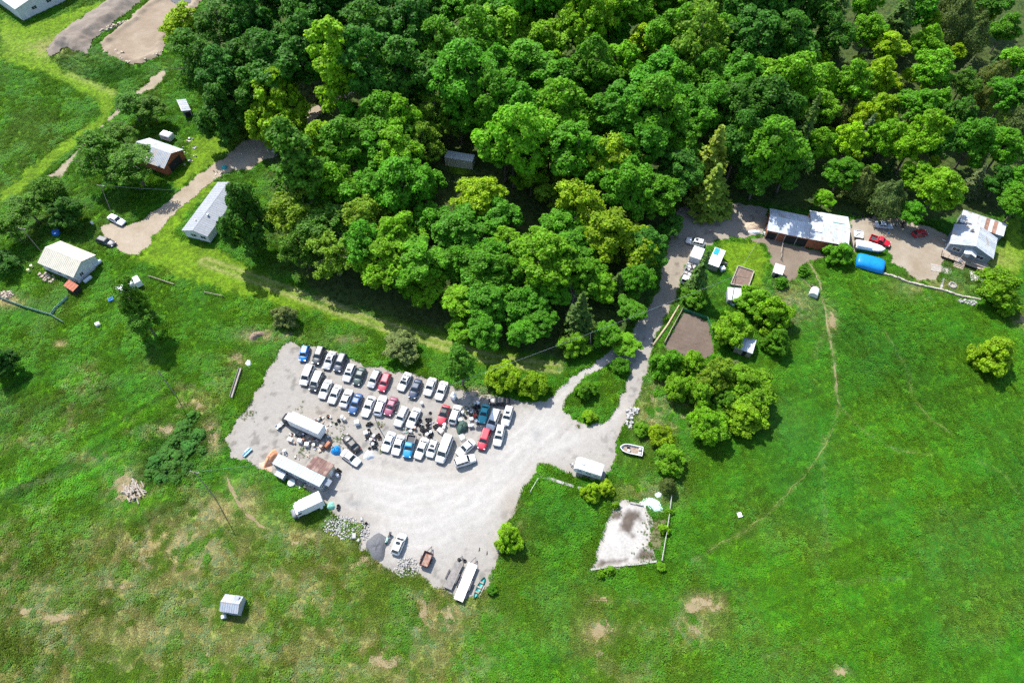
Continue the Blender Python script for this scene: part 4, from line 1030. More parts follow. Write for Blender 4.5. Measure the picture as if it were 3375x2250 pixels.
# ---- small camper at upper left
c, rz, L, W = frame3(c1(1215, 1052, 2.1), c1(1290, 1075, 2.1), c1(1238, 978, 2.1))
t = thing('small_camper', 'small white camper trailer near the red shed at upper left', 'camper', (*c, 0), rz)
bevbox('shell', max(L, 3.2), 2.0, .5, 2.1, M_BOXW, t, b=.2); window(t, .3, -1.0, 1.4, .9, .5, -HP); wheels(t, [(0, -.85), (0, .85)], .3, .18)
MB().box(-.3, .2, 2.13, .5, .5, .1).build('roof_vent', M_TRIM, t)
# ---- wrecked motorhome at left
c, rz, L, W = frame3(c2(905, 850, 2.2), c2(1085, 760, 2.2), c2(870, 800, 2.2))
t = thing('derelict_motorhome', 'derelict white motorhome overgrown in weeds below the cream-roofed barn', 'motorhome', (*c, 0), rz)
for k, (x0, x1, z) in enumerate(((-.5, -.27, 1.7), (-.25, .22, 2.4), (.24, .5, 2.0))):
    bevbox('body_section', (x1 - x0) * L, 2.2, .4, z, M_BOXW, t, loc=((x0 + x1) / 2 * L, rng.uniform(-.1, .1)), b=.12)
window(t, 0, -1.1, 1.6, 1.2, .6, -HP); MB().box(0, .2, 2.46, .8, .6, .12).build('roof_vent', M_TRIM, t); wheels(t, [(-2, -.95), (2.2, -.95), (-2, .95), (2.2, .95)], .38, .2)
# ---- flatbed truck with junk on the drive at right
c, rz, L, W = frame3(c5(722, 520, 1.9), c5(880, 140, 1.9), c5(860, 560, 1.9))
W = min(W, 2.9)
t = thing('stake_truck', 'long white truck with half-open bed of scrap beside the drive', 'truck', (*c, .03), rz)
bevbox('van_box', L * .36, W, .8, 2.9, M_BOXW, t, loc=(L * .32, 0))
MB().box(-L * .10, 0, .95, L * .46, W, .25).build('bed', M_WOODG, t)
for s in (-1, 1): MB().box(-L * .10, s * (W / 2 - .05), 1.35, L * .46, .08, .6).build('side_board', M_STEEL, t)
MB().box(-L * .42, 0, 1.3, L * .16, W * .9, 1.5, taper=.85).build('cab', M_BOXW, t)
MB().slab([(-L * .502, W * .38, 1.3), (-L * .502, -W * .38, 1.3), (-L * .488, -W * .36, 1.95), (-L * .488, W * .36, 1.95)], .02).build('windshield', M_CGLASS, t)
MB().box(0, 0, .6, L * .96, 1.0, .35).build('chassis', M_PLAST, t)
wheels(t, [(-L * .40, -W / 2 + .15), (-L * .40, W / 2 - .15), (L * .25, -W / 2 + .15), (L * .25, W / 2 - .15)], .46, .3)
_bedx = sorted(rng.uniform(-.30, .10) for _ in range(14))
for k in range(14):
    s_ = rng.uniform(.35, .9)
    q = tag(MB().box(0, 0, 0, s_, s_ * rng.uniform(.6, 1.2), rng.uniform(.3, .7), taper=rng.uniform(.7, 1)).build('scrap_metal', mat('scrap_grey%d' % (k % 3), [(.55, .55, .55), (.13, .12, .12), (.33, .3, .28)][k % 3], .7, .3)),
            '%s scrap metal piece, %s from the cab on the long white truck bed' % (['pale', 'black', 'grey'][k % 3], ['first', 'second', 'third', 'fourth', 'fifth', 'sixth', 'seventh', 'eighth', 'ninth', 'tenth', 'eleventh', 'twelfth', 'thirteenth', 'fourteenth'][k]), 'scrap', 'scrap heaped on the long truck bed')
    lx, ly = _bedx[k] * L, rng.uniform(-.4, .4) * W
    q.location = (c[0] + lx * math.cos(rz) - ly * math.sin(rz), c[1] + lx * math.sin(rz) + ly * math.cos(rz), 1.38 + rng.uniform(0, .12)); q.rotation_euler = (rng.uniform(-.3, .3), rng.uniform(-.3, .3), rng.uniform(0, 3))

# ---- trailers at the south end of the yard
def trailer(name, label, fr, zdeck, deck_m, sides=0.0, side_m=None, ribs=0, axles=1):
    c, rz, L, W = fr
    t = thing(name, label, 'trailer', (*c, .03), rz)
    n = max(6, int(W / .3)); bw = W / n
    pm = MB().box(0, 0, 0, L, bw - .012, .06).mesh('deck_plank', deck_m)
    for i in range(n): link('deck_plank', pm, t, (0, -W / 2 + bw * (i + .5), zdeck + rng.uniform(0, .006)))
    MB().box(0, -W / 2 + .1, zdeck - .12, L, .1, .16).box(0, W / 2 - .1, zdeck - .12, L, .1, .16).box(-L / 2 + .1, 0, zdeck - .12, .1, W - .32, .16).box(L / 2 - .1, 0, zdeck - .12, .1, W - .32, .16).build('chassis', M_PLAST, t)
    MB().bar((L / 2, -W * .35, zdeck - .15), (L / 2 + 1.3, 0, zdeck - .15), .09).bar((L / 2, W * .35, zdeck - .15), (L / 2 + 1.3, 0, zdeck - .15), .09).build('tongue', M_PLAST, t)
    MB().box(L / 2 + 1.05, .12, zdeck - .1, .08, .08, .7).build('jack', M_STEEL, t)
    if sides:
        for s in (-1, 1): MB().box(0, s * (W / 2 + .03), zdeck + sides / 2 - .1, L, .06, sides + .2).build('side_board', side_m, t)
        for s in (-1, 1): MB().box(s * (L / 2 + .03), 0, zdeck + sides / 2 - .1, .06, W, sides + .2).build('end_board', side_m, t)
    xs = [0] if axles == 1 else [-.45 - .3, .45 - .3]
    wheels(t, [(x, s * (W / 2 + .16)) for x in xs for s in (-1, 1)], .36, .22)
    for s in (-1, 1):
        MB().box(xs[0] if axles == 1 else -.3, s * (W / 2 + .17), .80, .9 if axles == 1 else 1.8, .28, .06).build('fender', M_PLAST, t)
    return t
M_RDECK = mat('rusty_steel_bed', (.28, .20, .16), .8, .22, 2.0, col2=(.24, .12, .08), c2scale=1.2, c2amt=.4)
trailer('dump_trailer', 'small rusty tipping trailer with high dark sides on the gravel', frame3(cL(1285, 870, .9), cL(1345, 725, .9), cL(1375, 895, .9)), .75, M_RDECK, .55, mat('dark_red_steel', (.10, .035, .03), .7, .2))
M_GDECK = mat('grey_trailer_boards', (.20, .185, .17), .9, .2, 2, rnd=.12)
trailer('flatbed_trailer', 'grey planked flatbed trailer left of the long white trailer deck', frame3(cL(1545, 1112, .7), cL(1680, 825, .7), cL(1638, 1148, .7)), .62, M_GDECK, axles=2)
trailer('white_deck_trailer', 'long trailer with ribbed white deck at the yard\'s southern tip', frame3(cL(1662, 1245, .9), cL(1828, 842, .9), cL(1768, 1272, .9)), .85, M_TRIM, axles=2)
# ---- boats
def hull(name, L, B, Hh, m, par, deck=None, bow=.55):
    mb = MB(); st = []
    for i in range(9):
        f = i / 8; x = -L / 2 + f * L
        w = B / 2 * (1.0 if f < bow else math.sqrt(max(0, 1 - ((f - bow) / (1 - bow)) ** 2)) * .98 + .02)
        st.append([(x, -w, Hh), (x, -w * .85, Hh * .45), (x, 0, .05 + .35 * Hh * max(0, f - .6)), (x, w * .85, Hh * .45), (x, w, Hh)])
    vs = [p for s in st for p in s]; fs = []
    for i in range(8):
        for k in range(4): fs.append((i * 5 + k, i * 5 + k + 1, (i + 1) * 5 + k + 1, (i + 1) * 5 + k))
    fs.append((4, 3, 2, 1, 0))
    mb.add(vs, fs); o = mb.build(name, m, par, True)
    return st
M_HULL = mat('white_gelcoat', (.58, .58, .565), .3, .06, spec=.5)
a, b = cF(1352, 492, .6), cF(1160, 452, .6); v = b - a; c = (a + b) / 2
t = thing('open_motorboat', 'open white fishing boat lying in the weeds beside the gravel track', 'boat', (c.x, c.y, .02), math.atan2(v.y, v.x))
Lb = v.length; st = hull('hull', Lb, 1.9, .75, M_HULL, t)
rimm = MB()
for s in (0, 4):
    pts = [r[s] for r in st]
    for i in range(8): rimm.bar(Vector(pts[i]) + Vector((0, 0, .03)), Vector(pts[i + 1]) + Vector((0, 0, .03)), .16, .06)
rimm.bar((-Lb / 2, -.9, .78), (-Lb / 2, .9, .78), .16, .06); rimm.build('gunwale', M_HULL, t)
MB().prism([(-Lb / 2 + .1, -.8), (Lb * .12, -.8), (Lb * .34, -.45), (Lb * .34, .45), (Lb * .12, .8), (-Lb / 2 + .1, .8)], .36, .40).build('floor', mat('boat_floor', (.25, .19, .15), .9, .3, 3), t)
for x, y in ((-Lb * .38, .45), (-Lb * .38, -.45), (Lb * .1, .35)): MB().box(x, y, .6, .5, .5, .42, taper=.9).build('seat', M_HULL, t)
MB().box(Lb * .15, -.45, .7, .45, .5, .6, taper=.8).build('console', M_PLAST, t)
MB().box(-Lb / 2 - .2, 0, .75, .35, .3, .7, taper=.8).build('outboard_motor', M_PLAST, t)
a, b = c6(265, 305, 1.3), c6(632, 372, 1.3); v = b - a; c = (a + b) / 2; Lb = v.length
t = thing('cabin_cruiser', 'white cabin cruiser hull between the red pickup and the blue tarp', 'boat', (c.x, c.y, 0), math.atan2(v.y, v.x))
st = hull('hull', Lb, 2.5, 1.25, M_HULL, t, bow=.45)
mb = MB(); mb.add([(r[0][0], r[0][1], 1.25) for r in st] + [(r[4][0], r[4][1], 1.25) for r in st] + [(r[0][0], 0, 1.42) for r in st],
                  [(i, i + 1, 19 + i, 18 + i) for i in range(8)] + [(18 + i, 19 + i, 10 + i, 9 + i) for i in range(8)]); mb.build('foredeck', M_HULL, t)
bevbox('cabin', Lb * .5, 2.1, 1.2, 1.75, M_BOXW, t, loc=(-Lb * .22, 0), b=.15)
MB().slab([(Lb * .045, -.9, 1.45), (Lb * .045, .9, 1.45), (-Lb * .0, .85, 1.78), (-Lb * .0, -.85, 1.78)], .03).build('windshield', M_CGLASS, t)
MB().box(0, 0, .10, Lb * .7, 1.2, .2).build('trailer_frame', mat('blue_frame', (.02, .10, .30), .6, .1), t)
c, rz, L, W = frame3(c6(275, 565, 1.2), c6(610, 660, 1.2), c6(300, 400, 1.2))
t = thing('tarped_boat', 'big boat shape wrapped in bright blue tarpaulin at the fence line', 'boat', (*c, 0), rz)
mb = MB(); nn = 14; seg = 9
for i in range(nn + 1):
    x = -L / 2 + L * i / nn; e = 1 - .22 * (abs(2 * i / nn - 1) ** 4)
    for k in range(seg + 1):
        a_ = math.pi * k / seg
        mb.v.append((x, -math.cos(a_) * W / 2 * .95 * (abs(math.cos(a_)) ** -.25 if abs(math.cos(a_)) > .05 else 1) * min(1, e + .1), .25 + math.sin(a_) ** .8 * 1.5 * e + rng.uniform(-.04, .04)))
for i in range(nn):
    for k in range(seg):
        q0 = i * (seg + 1) + k; mb.f.append((q0, q0 + seg + 1, q0 + seg + 2, q0 + 1)); mb.m.append(0)
mb.f.append(tuple(range(seg + 1))); mb.m.append(0); mb.f.append(tuple(nn * (seg + 1) + k for k in range(seg, -1, -1))); mb.m.append(0)
mb.build('tarpaulin', mat('bright_blue_tarp', (.006, .20, .52), .38, .10, 1.2, .5, 3), t, True)
MB().box(0, 0, .14, L * .9, 1.3, .24).build('cradle', M_WOODG, t)
c, rz, L, W = frame3(c6(240, 230, .7), c6(350, 250, .7), c6(255, 148, .7))
t = thing('utility_trailer', 'small white topped utility trailer parked beside the white-roofed barn', 'trailer', (*c, 0), rz)
MB().box(0, 0, .72, L, W, .10).build('bed', M_TRIM, t)
for s in (-1, 1): MB().box(0, s * W / 2, .85, L, .08, .3).build('side_board', M_TRIM, t); MB().box(s * L / 2, 0, .85, .08, W - .1, .3).build('end_board', M_TRIM, t)
MB().bar((-L * .3, -W * .3, .81), (L * .25, W * .25, .81), .18, .08).build('loading_ramp', M_PLAST, t); wheels(t, [(0, -W / 2 - .12), (0, W / 2 + .12)], .3, .18)
a, b = cL(1888, 1242, .3), cL(2005, 1008, .3); v = b - a; c = (a + b) / 2
t = thing('teal_canoe', 'teal canoe lying at the yard edge beside the long white trailer', 'canoe', (c.x, c.y, .05), math.atan2(v.y, v.x))
mb = MB(); Lc = v.length
for i in range(11):
    f = i / 10 * 2 - 1; w = .45 * math.sqrt(max(0, 1 - f * f)) ** 1.3 + .02; x = f * Lc / 2; zt = .36 + .12 * f ** 4
    mb.v += [(x, -w, zt), (x, -w * .75, .1), (x, 0, .04), (x, w * .75, .1), (x, w, zt)]
for i in range(10):
    for k in range(4): mb.f.append((i * 5 + k, i * 5 + k + 1, i * 5 + k + 6, i * 5 + k + 5)); mb.m.append(0)
mb.build('hull', mat('teal_plastic', (.012, .25, .23), .4, .12), t, True)
for f in (-.45, 0, .45): MB().box(f * Lc / 2, 0, .34, .25, .74 * math.sqrt(1 - f * f), .04).build('seat', M_WOOD, t)
tag(MB().box(0, 0, .12, 2.2, .5, .18, math.atan2(v.y, v.x)).build('timber_plank', M_WOOD, loc=cL(1965, 1165)), 'pale timber beam beside the teal canoe', 'beam')
# ---- motorcycle
a, b = cL(965, 520, .6), cL(905, 635, .6); v = b - a; c = (a + b) / 2
t = thing('motorcycle', 'mint green and black motorcycle parked beside the grey gravel pile', 'motorcycle', (c.x, c.y, .03), math.atan2(v.y, v.x))
wm = MB().lathe([(.22, -.06), (.31, -.06), (.33, 0), (.31, .06), (.22, .06), (.22, -.06)], 14, ax='y').mesh('wheel', M_TYRE)
for x in (-.75, .75): link('wheel', wm, t, (x, 0, .33))
M_MINT = mat('mint_paint', (.25, .55, .45), .35, .1, spec=.5)
MB().box(.2, 0, .78, .6, .34, .3, taper=.7).build('fuel_tank', M_MINT, t); MB().box(-.45, 0, .74, .75, .3, .14, taper=.85).build('seat', M_PLAST, t)
MB().box(0, 0, .45, .6, .3, .42).build('engine', M_STEEL, t); MB().box(.72, 0, .72, .45, .28, .12, taper=.7).build('front_fender', M_MINT, t)
MB().tube([(.55, -.42, 1.05), (.5, 0, 1.0), (.55, .42, 1.05)], .02).build('handlebar', M_STEEL, t)
MB().tube([(.55, -.1, 1.0), (.75, -.1, .33)], .03).tube([(.55, .1, 1.0), (.75, .1, .33)], .03).build('fork', M_STEEL, t)
MB().tube([(-.2, -.2, .3), (-.9, -.22, .36)], .05).build('exhaust', M_STEEL, t); MB().box(-.95, 0, .75, .4, .36, .34).build('top_case', M_PLAST, t)
# ================================================================== TREES
def leaf_material(name, trans=.48, rough=.6):
    m = bpy.data.materials.new(name); m.use_nodes = True
    nt = m.node_tree; N = nt.nodes; L = nt.links; b = N['Principled BSDF']; out = N['Material Output']
    b.inputs['Roughness'].default_value = rough; b.inputs['Specular IOR Level'].default_value = .22
    oi = N.new('ShaderNodeObjectInfo'); at = N.new('ShaderNodeAttribute'); at.attribute_name = 'leaf'
    mx = N.new('ShaderNodeMix'); mx.data_type = 'RGBA'; mx.blend_type = 'MULTIPLY'; mx.inputs[0].default_value = 1
    L.new(oi.outputs['Color'], mx.inputs[6]); L.new(at.outputs['Color'], mx.inputs[7])
    geo = N.new('ShaderNodeNewGeometry'); n = N.new('ShaderNodeTexNoise'); n.inputs['Scale'].default_value = .55; n.inputs['Detail'].default_value = 2
    L.new(geo.outputs['Position'], n.inputs['Vector'])
    r = N.new('ShaderNodeMapRange'); r.inputs[1].default_value = .3; r.inputs[2].default_value = .7; r.inputs[3].default_value = .72; r.inputs[4].default_value = 1.28; L.new(n.outputs[0], r.inputs[0])
    v = N.new('ShaderNodeVectorMath'); v.operation = 'SCALE'; L.new(mx.outputs[2], v.inputs[0]); L.new(r.outputs[0], v.inputs['Scale'])
    L.new(v.outputs[0], b.inputs['Base Color'])
    t = N.new('ShaderNodeBsdfTranslucent'); L.new(v.outputs[0], t.inputs[0])
    ms = N.new('ShaderNodeMixShader'); ms.inputs[0].default_value = trans
    L.new(b.outputs[0], ms.inputs[1]); L.new(t.outputs[0], ms.inputs[2]); L.new(ms.outputs[0], out.inputs[0])
    return m
M_LEAF = leaf_material('tree_leaves')
M_BARK = mat('tree_bark', (.10, .085, .068), .95, .3, 4, .4, 8)
M_DEADW = mat('dead_twigs', (.21, .165, .14), .95, .3, 3)
def leaf_mesh(name, pos, nrm, size, r, bright, aspect=1.0, axis=None):
    """pos,nrm (n,3) numpy; bent leaf-clump cards"""
    n = len(pos)
    nrm = nrm / (np.linalg.norm(nrm, axis=1, keepdims=True) + 1e-9)
    ref = r.normal(size=(n, 3)) if axis is None else axis
    t1 = np.cross(nrm, ref); t1 /= (np.linalg.norm(t1, axis=1, keepdims=True) + 1e-9)
    t2 = np.cross(nrm, t1)
    s = (size * r.uniform(.65, 1.3, n))[:, None]
    a = t1 * s * .5; b = t2 * s * .5 * aspect
    droop = nrm * s * .14
    k1 = r.uniform(.5, 1.0, (n, 1)); k2 = r.uniform(.5, 1.0, (n, 1))
    v = np.stack([pos - a * k1 - b, pos + a - b * k2 - droop, pos + a * k2 + b, pos - a + b * k1 - droop], 1).reshape(-1, 3)
    f = np.arange(n * 4).reshape(-1, 4)
    me = bpy.data.meshes.new(name)
    me.vertices.add(n * 4); me.vertices.foreach_set('co', v.astype(np.float32).ravel())
    me.loops.add(n * 4); me.loops.foreach_set('vertex_index', f.ravel().astype(np.int32))
    me.polygons.add(n); me.polygons.foreach_set('loop_start', (np.arange(n) * 4).astype(np.int32)); me.polygons.foreach_set('loop_total', np.full(n, 4, np.int32))
    me.update(calc_edges=True)
    c = np.repeat(bright, 4, axis=0)
    colattr(me, 'leaf', c); me.materials.append(M_LEAF)
    return me
def dirs(r, n, up=0.0):
    d = r.normal(size=(n, 3)); d[:, 2] += up; return d / np.linalg.norm(d, axis=1, keepdims=True)
def tint(r, n, k=.28):
    b = r.uniform(1 - k, 1 + k, (n, 1)); w = r.uniform(-.10, .14, (n, 1))
    return np.concatenate([b * (1 + w), b, b * (1 - w)], 1)
def broad(seed, subs=8, per=13, leaves=105, lr=(.45, 1.05), zs=1.1, size=.33, shape='round'):
    """crown of several limbs' sub-crowns, each a cluster of leafy lobes"""
    r = np.random.default_rng(seed); P_ = []; N_ = []; cen = [np.array([r.normal() * .5, r.normal() * .5, 2.6 * zs])]; rad = [2.5]
    a0 = r.uniform(0, 6.28)
    for k in range(subs):
        a = a0 + 2 * math.pi * k / subs + r.normal() * .25; d = r.uniform(2.2, 3.3); z = r.uniform(-2.2, 1.9) * zs
        if shape == 'dome': z = r.uniform(-1.6, 1.0)
        c = np.array([math.cos(a) * d, math.sin(a) * d, z]); R = r.uniform(1.75, 2.6)
        if shape == 'tall': c = np.array([math.cos(a) * d * .5, math.sin(a) * d * .5, r.uniform(-4.4, 4.2)]); R = r.uniform(1.4, 2.0)
        cen.append(c); rad.append(R)
    cen.append(np.array([0, 0, -.3])); rad.append(3.3 if shape != 'tall' else 2.3)
    if shape == 'tall': cen[0] = np.array([0, 0, 5.2]); rad[0] = 1.5
    for c, R in zip(cen, rad):
        m = int(per * (R / 2.1) ** 2) + 2
        for i in range(m):
            d = dirs(r, 1, .45)[0] + .35 * c / (np.linalg.norm(c) + .5); d /= np.linalg.norm(d)
            lc = c + d * R * r.uniform(.55, 1.0); lR = r.uniform(*lr); n = int(leaves * (lR / .85) ** 2)
            dd = dirs(r, n, .45) + d * .35; dd /= np.linalg.norm(dd, axis=1, keepdims=True)
            rr = lR * r.uniform(.25, 1.25, (n, 1)) ** .6
            sq = np.array([r.uniform(.8, 1.3), r.uniform(.8, 1.3), r.uniform(.55, .9)])
            P_.append(lc + dd * rr * sq); N_.append(dd * .75 + np.array([0, 0, .7]) + r.normal(size=(n, 3)) * .5)
    p = np.concatenate(P_); nn = np.concatenate(N_)
    return leaf_mesh('crown', p, nn, size, r, tint(r, len(p), .34))
def conifer(seed, tiers=20, h=14.0, base=3.2, size=.62, dense=1.0):
    """spruce: whorls of drooping boughs; centre at half height"""
    r = np.random.default_rng(seed); P_ = []; N_ = []
    for i in range(tiers):
        f = i / (tiers - 1); z = -h / 2 + f * h * .97; R = base * (1 - f) ** .85 + .18
        nb = int((7 + 9 * (1 - f)) * dense)
        for b in range(nb):
            a = r.uniform(0, 2 * math.pi); Rb = R * r.uniform(.7, 1.12); m = max(3, int(Rb * 7))
            t = np.sort(r.uniform(.15, 1, m)); rad = t * Rb
            zz_ = z + .25 - .28 * rad - .05 * rad ** 1.5 + r.normal(size=m) * .10
            aa = a + r.normal(size=m) * .14
            P_.append(np.stack([np.cos(aa) * rad, np.sin(aa) * rad, zz_], 1))
            N_.append(np.stack([np.cos(aa) * .4, np.sin(aa) * .4, np.ones(m)], 1) + r.normal(size=(m, 3)) * .4)
    p = np.concatenate(P_); nn = np.concatenate(N_)
    return leaf_mesh('crown', p, nn, size, r, tint(r, len(p), .3), aspect=.55)
def cedar(seed, size=.30, n=7000):
    r = np.random.default_rng(seed)
    d = dirs(r, n, .25); lump = 1 + .16 * np.sin(d[:, 0] * 7 + seed) * np.cos(d[:, 1] * 6) + .12 * np.sin(d[:, 2] * 11 + d[:, 0] * 5)
    rr = (r.uniform(.72, 1.0, n) ** .6) * lump
    p = d * rr[:, None] * np.array([5, 5, 5]); top = (p[:, 2] > 0); p[top, 2] *= 1.55; k = np.clip(1 - p[:, 2] / 14, .35, 1)[:, None]; p[:, :2] *= k
    return leaf_mesh('crown', p, d + np.array([0, 0, .3]) + r.normal(size=(n, 3)) * .5, size, r, tint(r, n, .3))
def bare(seed):
    mb = MB(); r = random.Random(seed)
    def grow(p, d, l, rad, lev):
        q = p + d * l; mb.tube([p, (p + q) / 2 + Vector((r.uniform(-.1, .1), r.uniform(-.1, .1), 0)) * l * .5, q], [rad, rad * .8, rad * .55], 4, cap=False)
        if lev:
            for _ in range(4 if lev > 1 else 5):
                nd = (d + Vector((r.uniform(-1, 1), r.uniform(-1, 1), r.uniform(-.35, .6))) * .9).normalized()
                grow(p + d * l * r.uniform(.35, 1), nd, l * r.uniform(.45, .7), rad * .5, lev - 1)
    grow(Vector((0, 0, -5)), Vector((0, 0, 1)), 6.5, .22, 4)
    return mb.mesh('crown', M_DEADW)
def trunk_mesh(seed, hb, spread=2.6, top=3.0, rad=.28, limbs=9):
    """base at z=-hb, crown centre at 0"""
    r = random.Random(seed); mb = MB()
    p = [Vector((0, 0, -hb)), Vector((0, 0, -hb + .4)), Vector((r.uniform(-.2, .2), r.uniform(-.2, .2), -hb * .5)), Vector((r.uniform(-.3, .3), r.uniform(-.3, .3), 0)), Vector((0, 0, top))]
    mb.tube(p, [rad * 1.45, rad * 1.05, rad * .85, rad * .6, rad * .2], 7)
    for i in range(limbs):
        a = 2 * math.pi * i / limbs + r.uniform(-.4, .4); z0 = lerp(-hb * .45, top * .4, i / limbs); e = Vector((math.cos(a) * spread * r.uniform(.7, 1.2), math.sin(a) * spread * r.uniform(.7, 1.2), z0 + r.uniform(.8, 2.2)))
        s = Vector((0, 0, z0)); mb.tube([s, (s + e) / 2 + Vector((0, 0, -.15)), e], [rad * .45, rad * .3, rad * .1], 5, cap=False)
    return mb.mesh('trunk', M_BARK, True)
PROTO = {
    'broad': [broad(s, subs=l, zs=z) for s, l, z in ((1, 8, 1.1), (2, 9, 1.2), (3, 7, 1.0), (4, 8, 1.15), (5, 6, 1.25), (6, 9, 1.05), (7, 7, 1.3), (8, 6, 1.0))],
    'dome': [broad(s, subs=l, per=13, leaves=120, zs=.9, shape='dome') for s, l in ((21, 8), (22, 7), (23, 9))],
    'tall': [broad(s, subs=11, per=9, leaves=95, lr=(.5, .95), shape='tall') for s in (31, 32)],
    'airy': [broad(s, subs=9, per=10, leaves=66, lr=(.45, 1.1), zs=1.15, size=.30) for s in (41, 42, 43)],
    'spruce': [conifer(s, dense=d) for s, d in ((51, 1.0), (52, .8))],
    'pine': [conifer(61, tiers=15, h=13, base=4.2, size=.85, dense=1.0)],
    'cedar': [cedar(71), cedar(72)],
    'dead': [bare(81), bare(82)],
}
TRK = {'broad': [trunk_mesh(101, 9.3), trunk_mesh(102, 9.3)], 'dome': [trunk_mesh(103, 5.6, rad=.24)], 'tall': [trunk_mesh(104, 9.5, 1.4, 5.0)], 'airy': [trunk_mesh(105, 9.3, 4.3, 4.2, limbs=13)],
       'spruce': [trunk_mesh(106, 7.6, .3, 6.0, .2, 3)], 'pine': [trunk_mesh(107, 7.4, .5, 5.0, .24, 4)], 'cedar': [trunk_mesh(108, 6.0, 1.0, 3, .2, 4)], 'dead': [trunk_mesh(109, 8.0, 1.2, 2.0, .2, 7)]}
BASEH = {'broad': 9.3, 'dome': 5.6, 'tall': 9.5, 'airy': 9.3, 'spruce': 7.6, 'pine': 7.4, 'cedar': 6.0, 'dead': 8.0}
UNITR = {'broad': 5.3, 'dome': 5.1, 'tall': 3.6, 'airy': 5.4, 'spruce': 3.1, 'pine': 4.1, 'cedar': 4.6, 'dead': 3.2}
CODE = {'d': ('broad', (0.058, 0.195, 0.012), 'dark green leafy tree'), 'm': ('broad', (0.096, 0.301, 0.009), 'mid green leafy tree'), 'g': ('broad', (0.171, 0.401, 0.009), 'bright green leafy tree'),
        'y': ('broad', (0.295, 0.502, 0.008), 'yellow-green leafy tree'), 'Y': ('airy', (.30, .46, .012), 'yellow leafed tree'), 'o': ('cedar', (.115, .175, .034), 'olive brown cedar'),
        'c': ('spruce', (0.088, 0.180, 0.029), 'dark green spruce'), 'b': ('spruce', (0.136, 0.188, 0.067), 'blue-grey spruce'), 'l': ('airy', (0.166, 0.309, 0.014), 'loose olive green tree'),
        'p': ('pine', (0.213, 0.316, 0.034), 'pale green pine'), 'x': ('dead', (.2, .16, .13), 'dead brown tree'), 'D': ('dome', (0.053, 0.172, 0.012), 'round dark green tree'),
        'M': ('dome', (0.100, 0.291, 0.009), 'round mid green tree'), 'G': ('dome', (0.159, 0.364, 0.009), 'round bright green tree'), 'L': ('dome', (0.218, 0.381, 0.008), 'round yellow-green tree'),
        't': ('tall', (0.242, 0.437, 0.010), 'tall slender light green tree'), 'T': ('tall', (0.082, 0.233, 0.012), 'tall slender dark green tree'), 'w': ('dome', (0.201, 0.262, 0.067), 'grey-green bush'),
        'S': ('dome', (.060, .200, .020), 'dark sumac bush'),
        'a': ('airy', (0.085, 0.226, 0.014), 'loose dark green tree')}
TREES_AT = []
def tree(x, y, r, code, label, group=None, hk=1.0, name=None, cat='tree', low=False):
    if group == 'trees between the drive and the pasture': low = True
    if group == 'trees of the left farmyard': hk = .72
    """x,y,r: overview position of the crown's middle and its radius"""
    kind, col, _ = CODE[code]
    z = 9.0
    for _ in range(3):
        rm = (O(x + r, y, z) - O(x, y, z)).length
        s = rm / UNITR[kind]; z = BASEH[kind] * s * hk * (.62 if low else 1.0)
    p = O(x, y, z)
    k = .86 + .28 * rng.random()
    tw = rng.uniform(-.12, .12)
    col = (col[0] * k * (1 + tw), col[1] * k, col[2] * k * (1 - tw))
    nm = name or {'spruce': 'spruce_tree', 'pine': 'pine_tree', 'cedar': 'cedar_tree', 'dead': 'dead_tree'}.get(kind, 'leafy_tree')
    t = thing(nm, label, cat, (p.x, p.y, 0), rng.uniform(0, 6.28), group)
    cr = link('crown', rng.choice(PROTO[kind]), t, (0, 0, z), col=col); cr.scale = (s * rng.uniform(.9, 1.1), s * rng.uniform(.9, 1.1), s * rng.uniform(.82, 1.25) * (hk if not low or hk < 1 else 1.0))
    tr_ = link('trunk', rng.choice(TRK[kind]), t, (0, 0, z)); tr_.scale = (s, s, z / BASEH[kind])
    TREES_AT.append((p.x, p.y, rm))
    return t
ORD = ['first', 'second', 'third', 'fourth', 'fifth', 'sixth', 'seventh', 'eighth', 'ninth', 'tenth', 'eleventh', 'twelfth', 'thirteenth', 'fourteenth', 'fifteenth', 'sixteenth',
       'seventeenth', 'eighteenth', 'nineteenth', 'twentieth', 'twenty-first', 'twenty-second', 'twenty-third', 'twenty-fourth', 'twenty-fifth', 'twenty-sixth', 'twenty-seventh', 'twenty-eighth', 'twenty-ninth', 'thirtieth']
def row(phrase, group, items, **kw):
    items = sorted(items)
    for i, it in enumerate(items):
        x, y, r, c = it[:4]; k = dict(kw)
        x += rng.uniform(-14, 14); y += rng.uniform(-12, 12); rf_ = k.pop('rf', 1.3); r *= rf_ * rng.uniform(.80, 1.22) if r < 60 else 1.0
        if x > 1850 and y < 420: r *= .72; k.update(it[4] if len(it) > 4 else {})
        tree(x, y, r, c, '%s, %s from left in %s' % (CODE[c][2], ORD[i], phrase), group, **k)
WG = 'trees of the large wood'
row("the wood's top edge", WG, [(560, -25, 55, 'd'), (660, -15, 55, 'd'), (740, -20, 55, 'd'), (830, -15, 55, 'd'), (960, 18, 50, 'd'), (1045, 12, 50, 'm'), (1110, 0, 50, 'm'), (1185, 10, 50, 'm'), (1270, 0, 55, 'm'),
     (1350, 5, 50, 'g'), (1425, 15, 48, 'g'), (1495, 5, 46, 'm'), (1560, 10, 52, 'g'), (1635, 15, 48, 'l'), (1705, 5, 55, 'd'), (1775, 15, 58, 'd'), (1855, 5, 55, 'd'), (1935, 25, 46, 'c'), (1985, 8, 48, 'g'),
     (2062, 22, 44, 'c'), (2112, 5, 42, 'm'), (2172, 18, 36, 'o'), (2235, 12, 38, 'o'), (2300, 0, 40, 'd')])
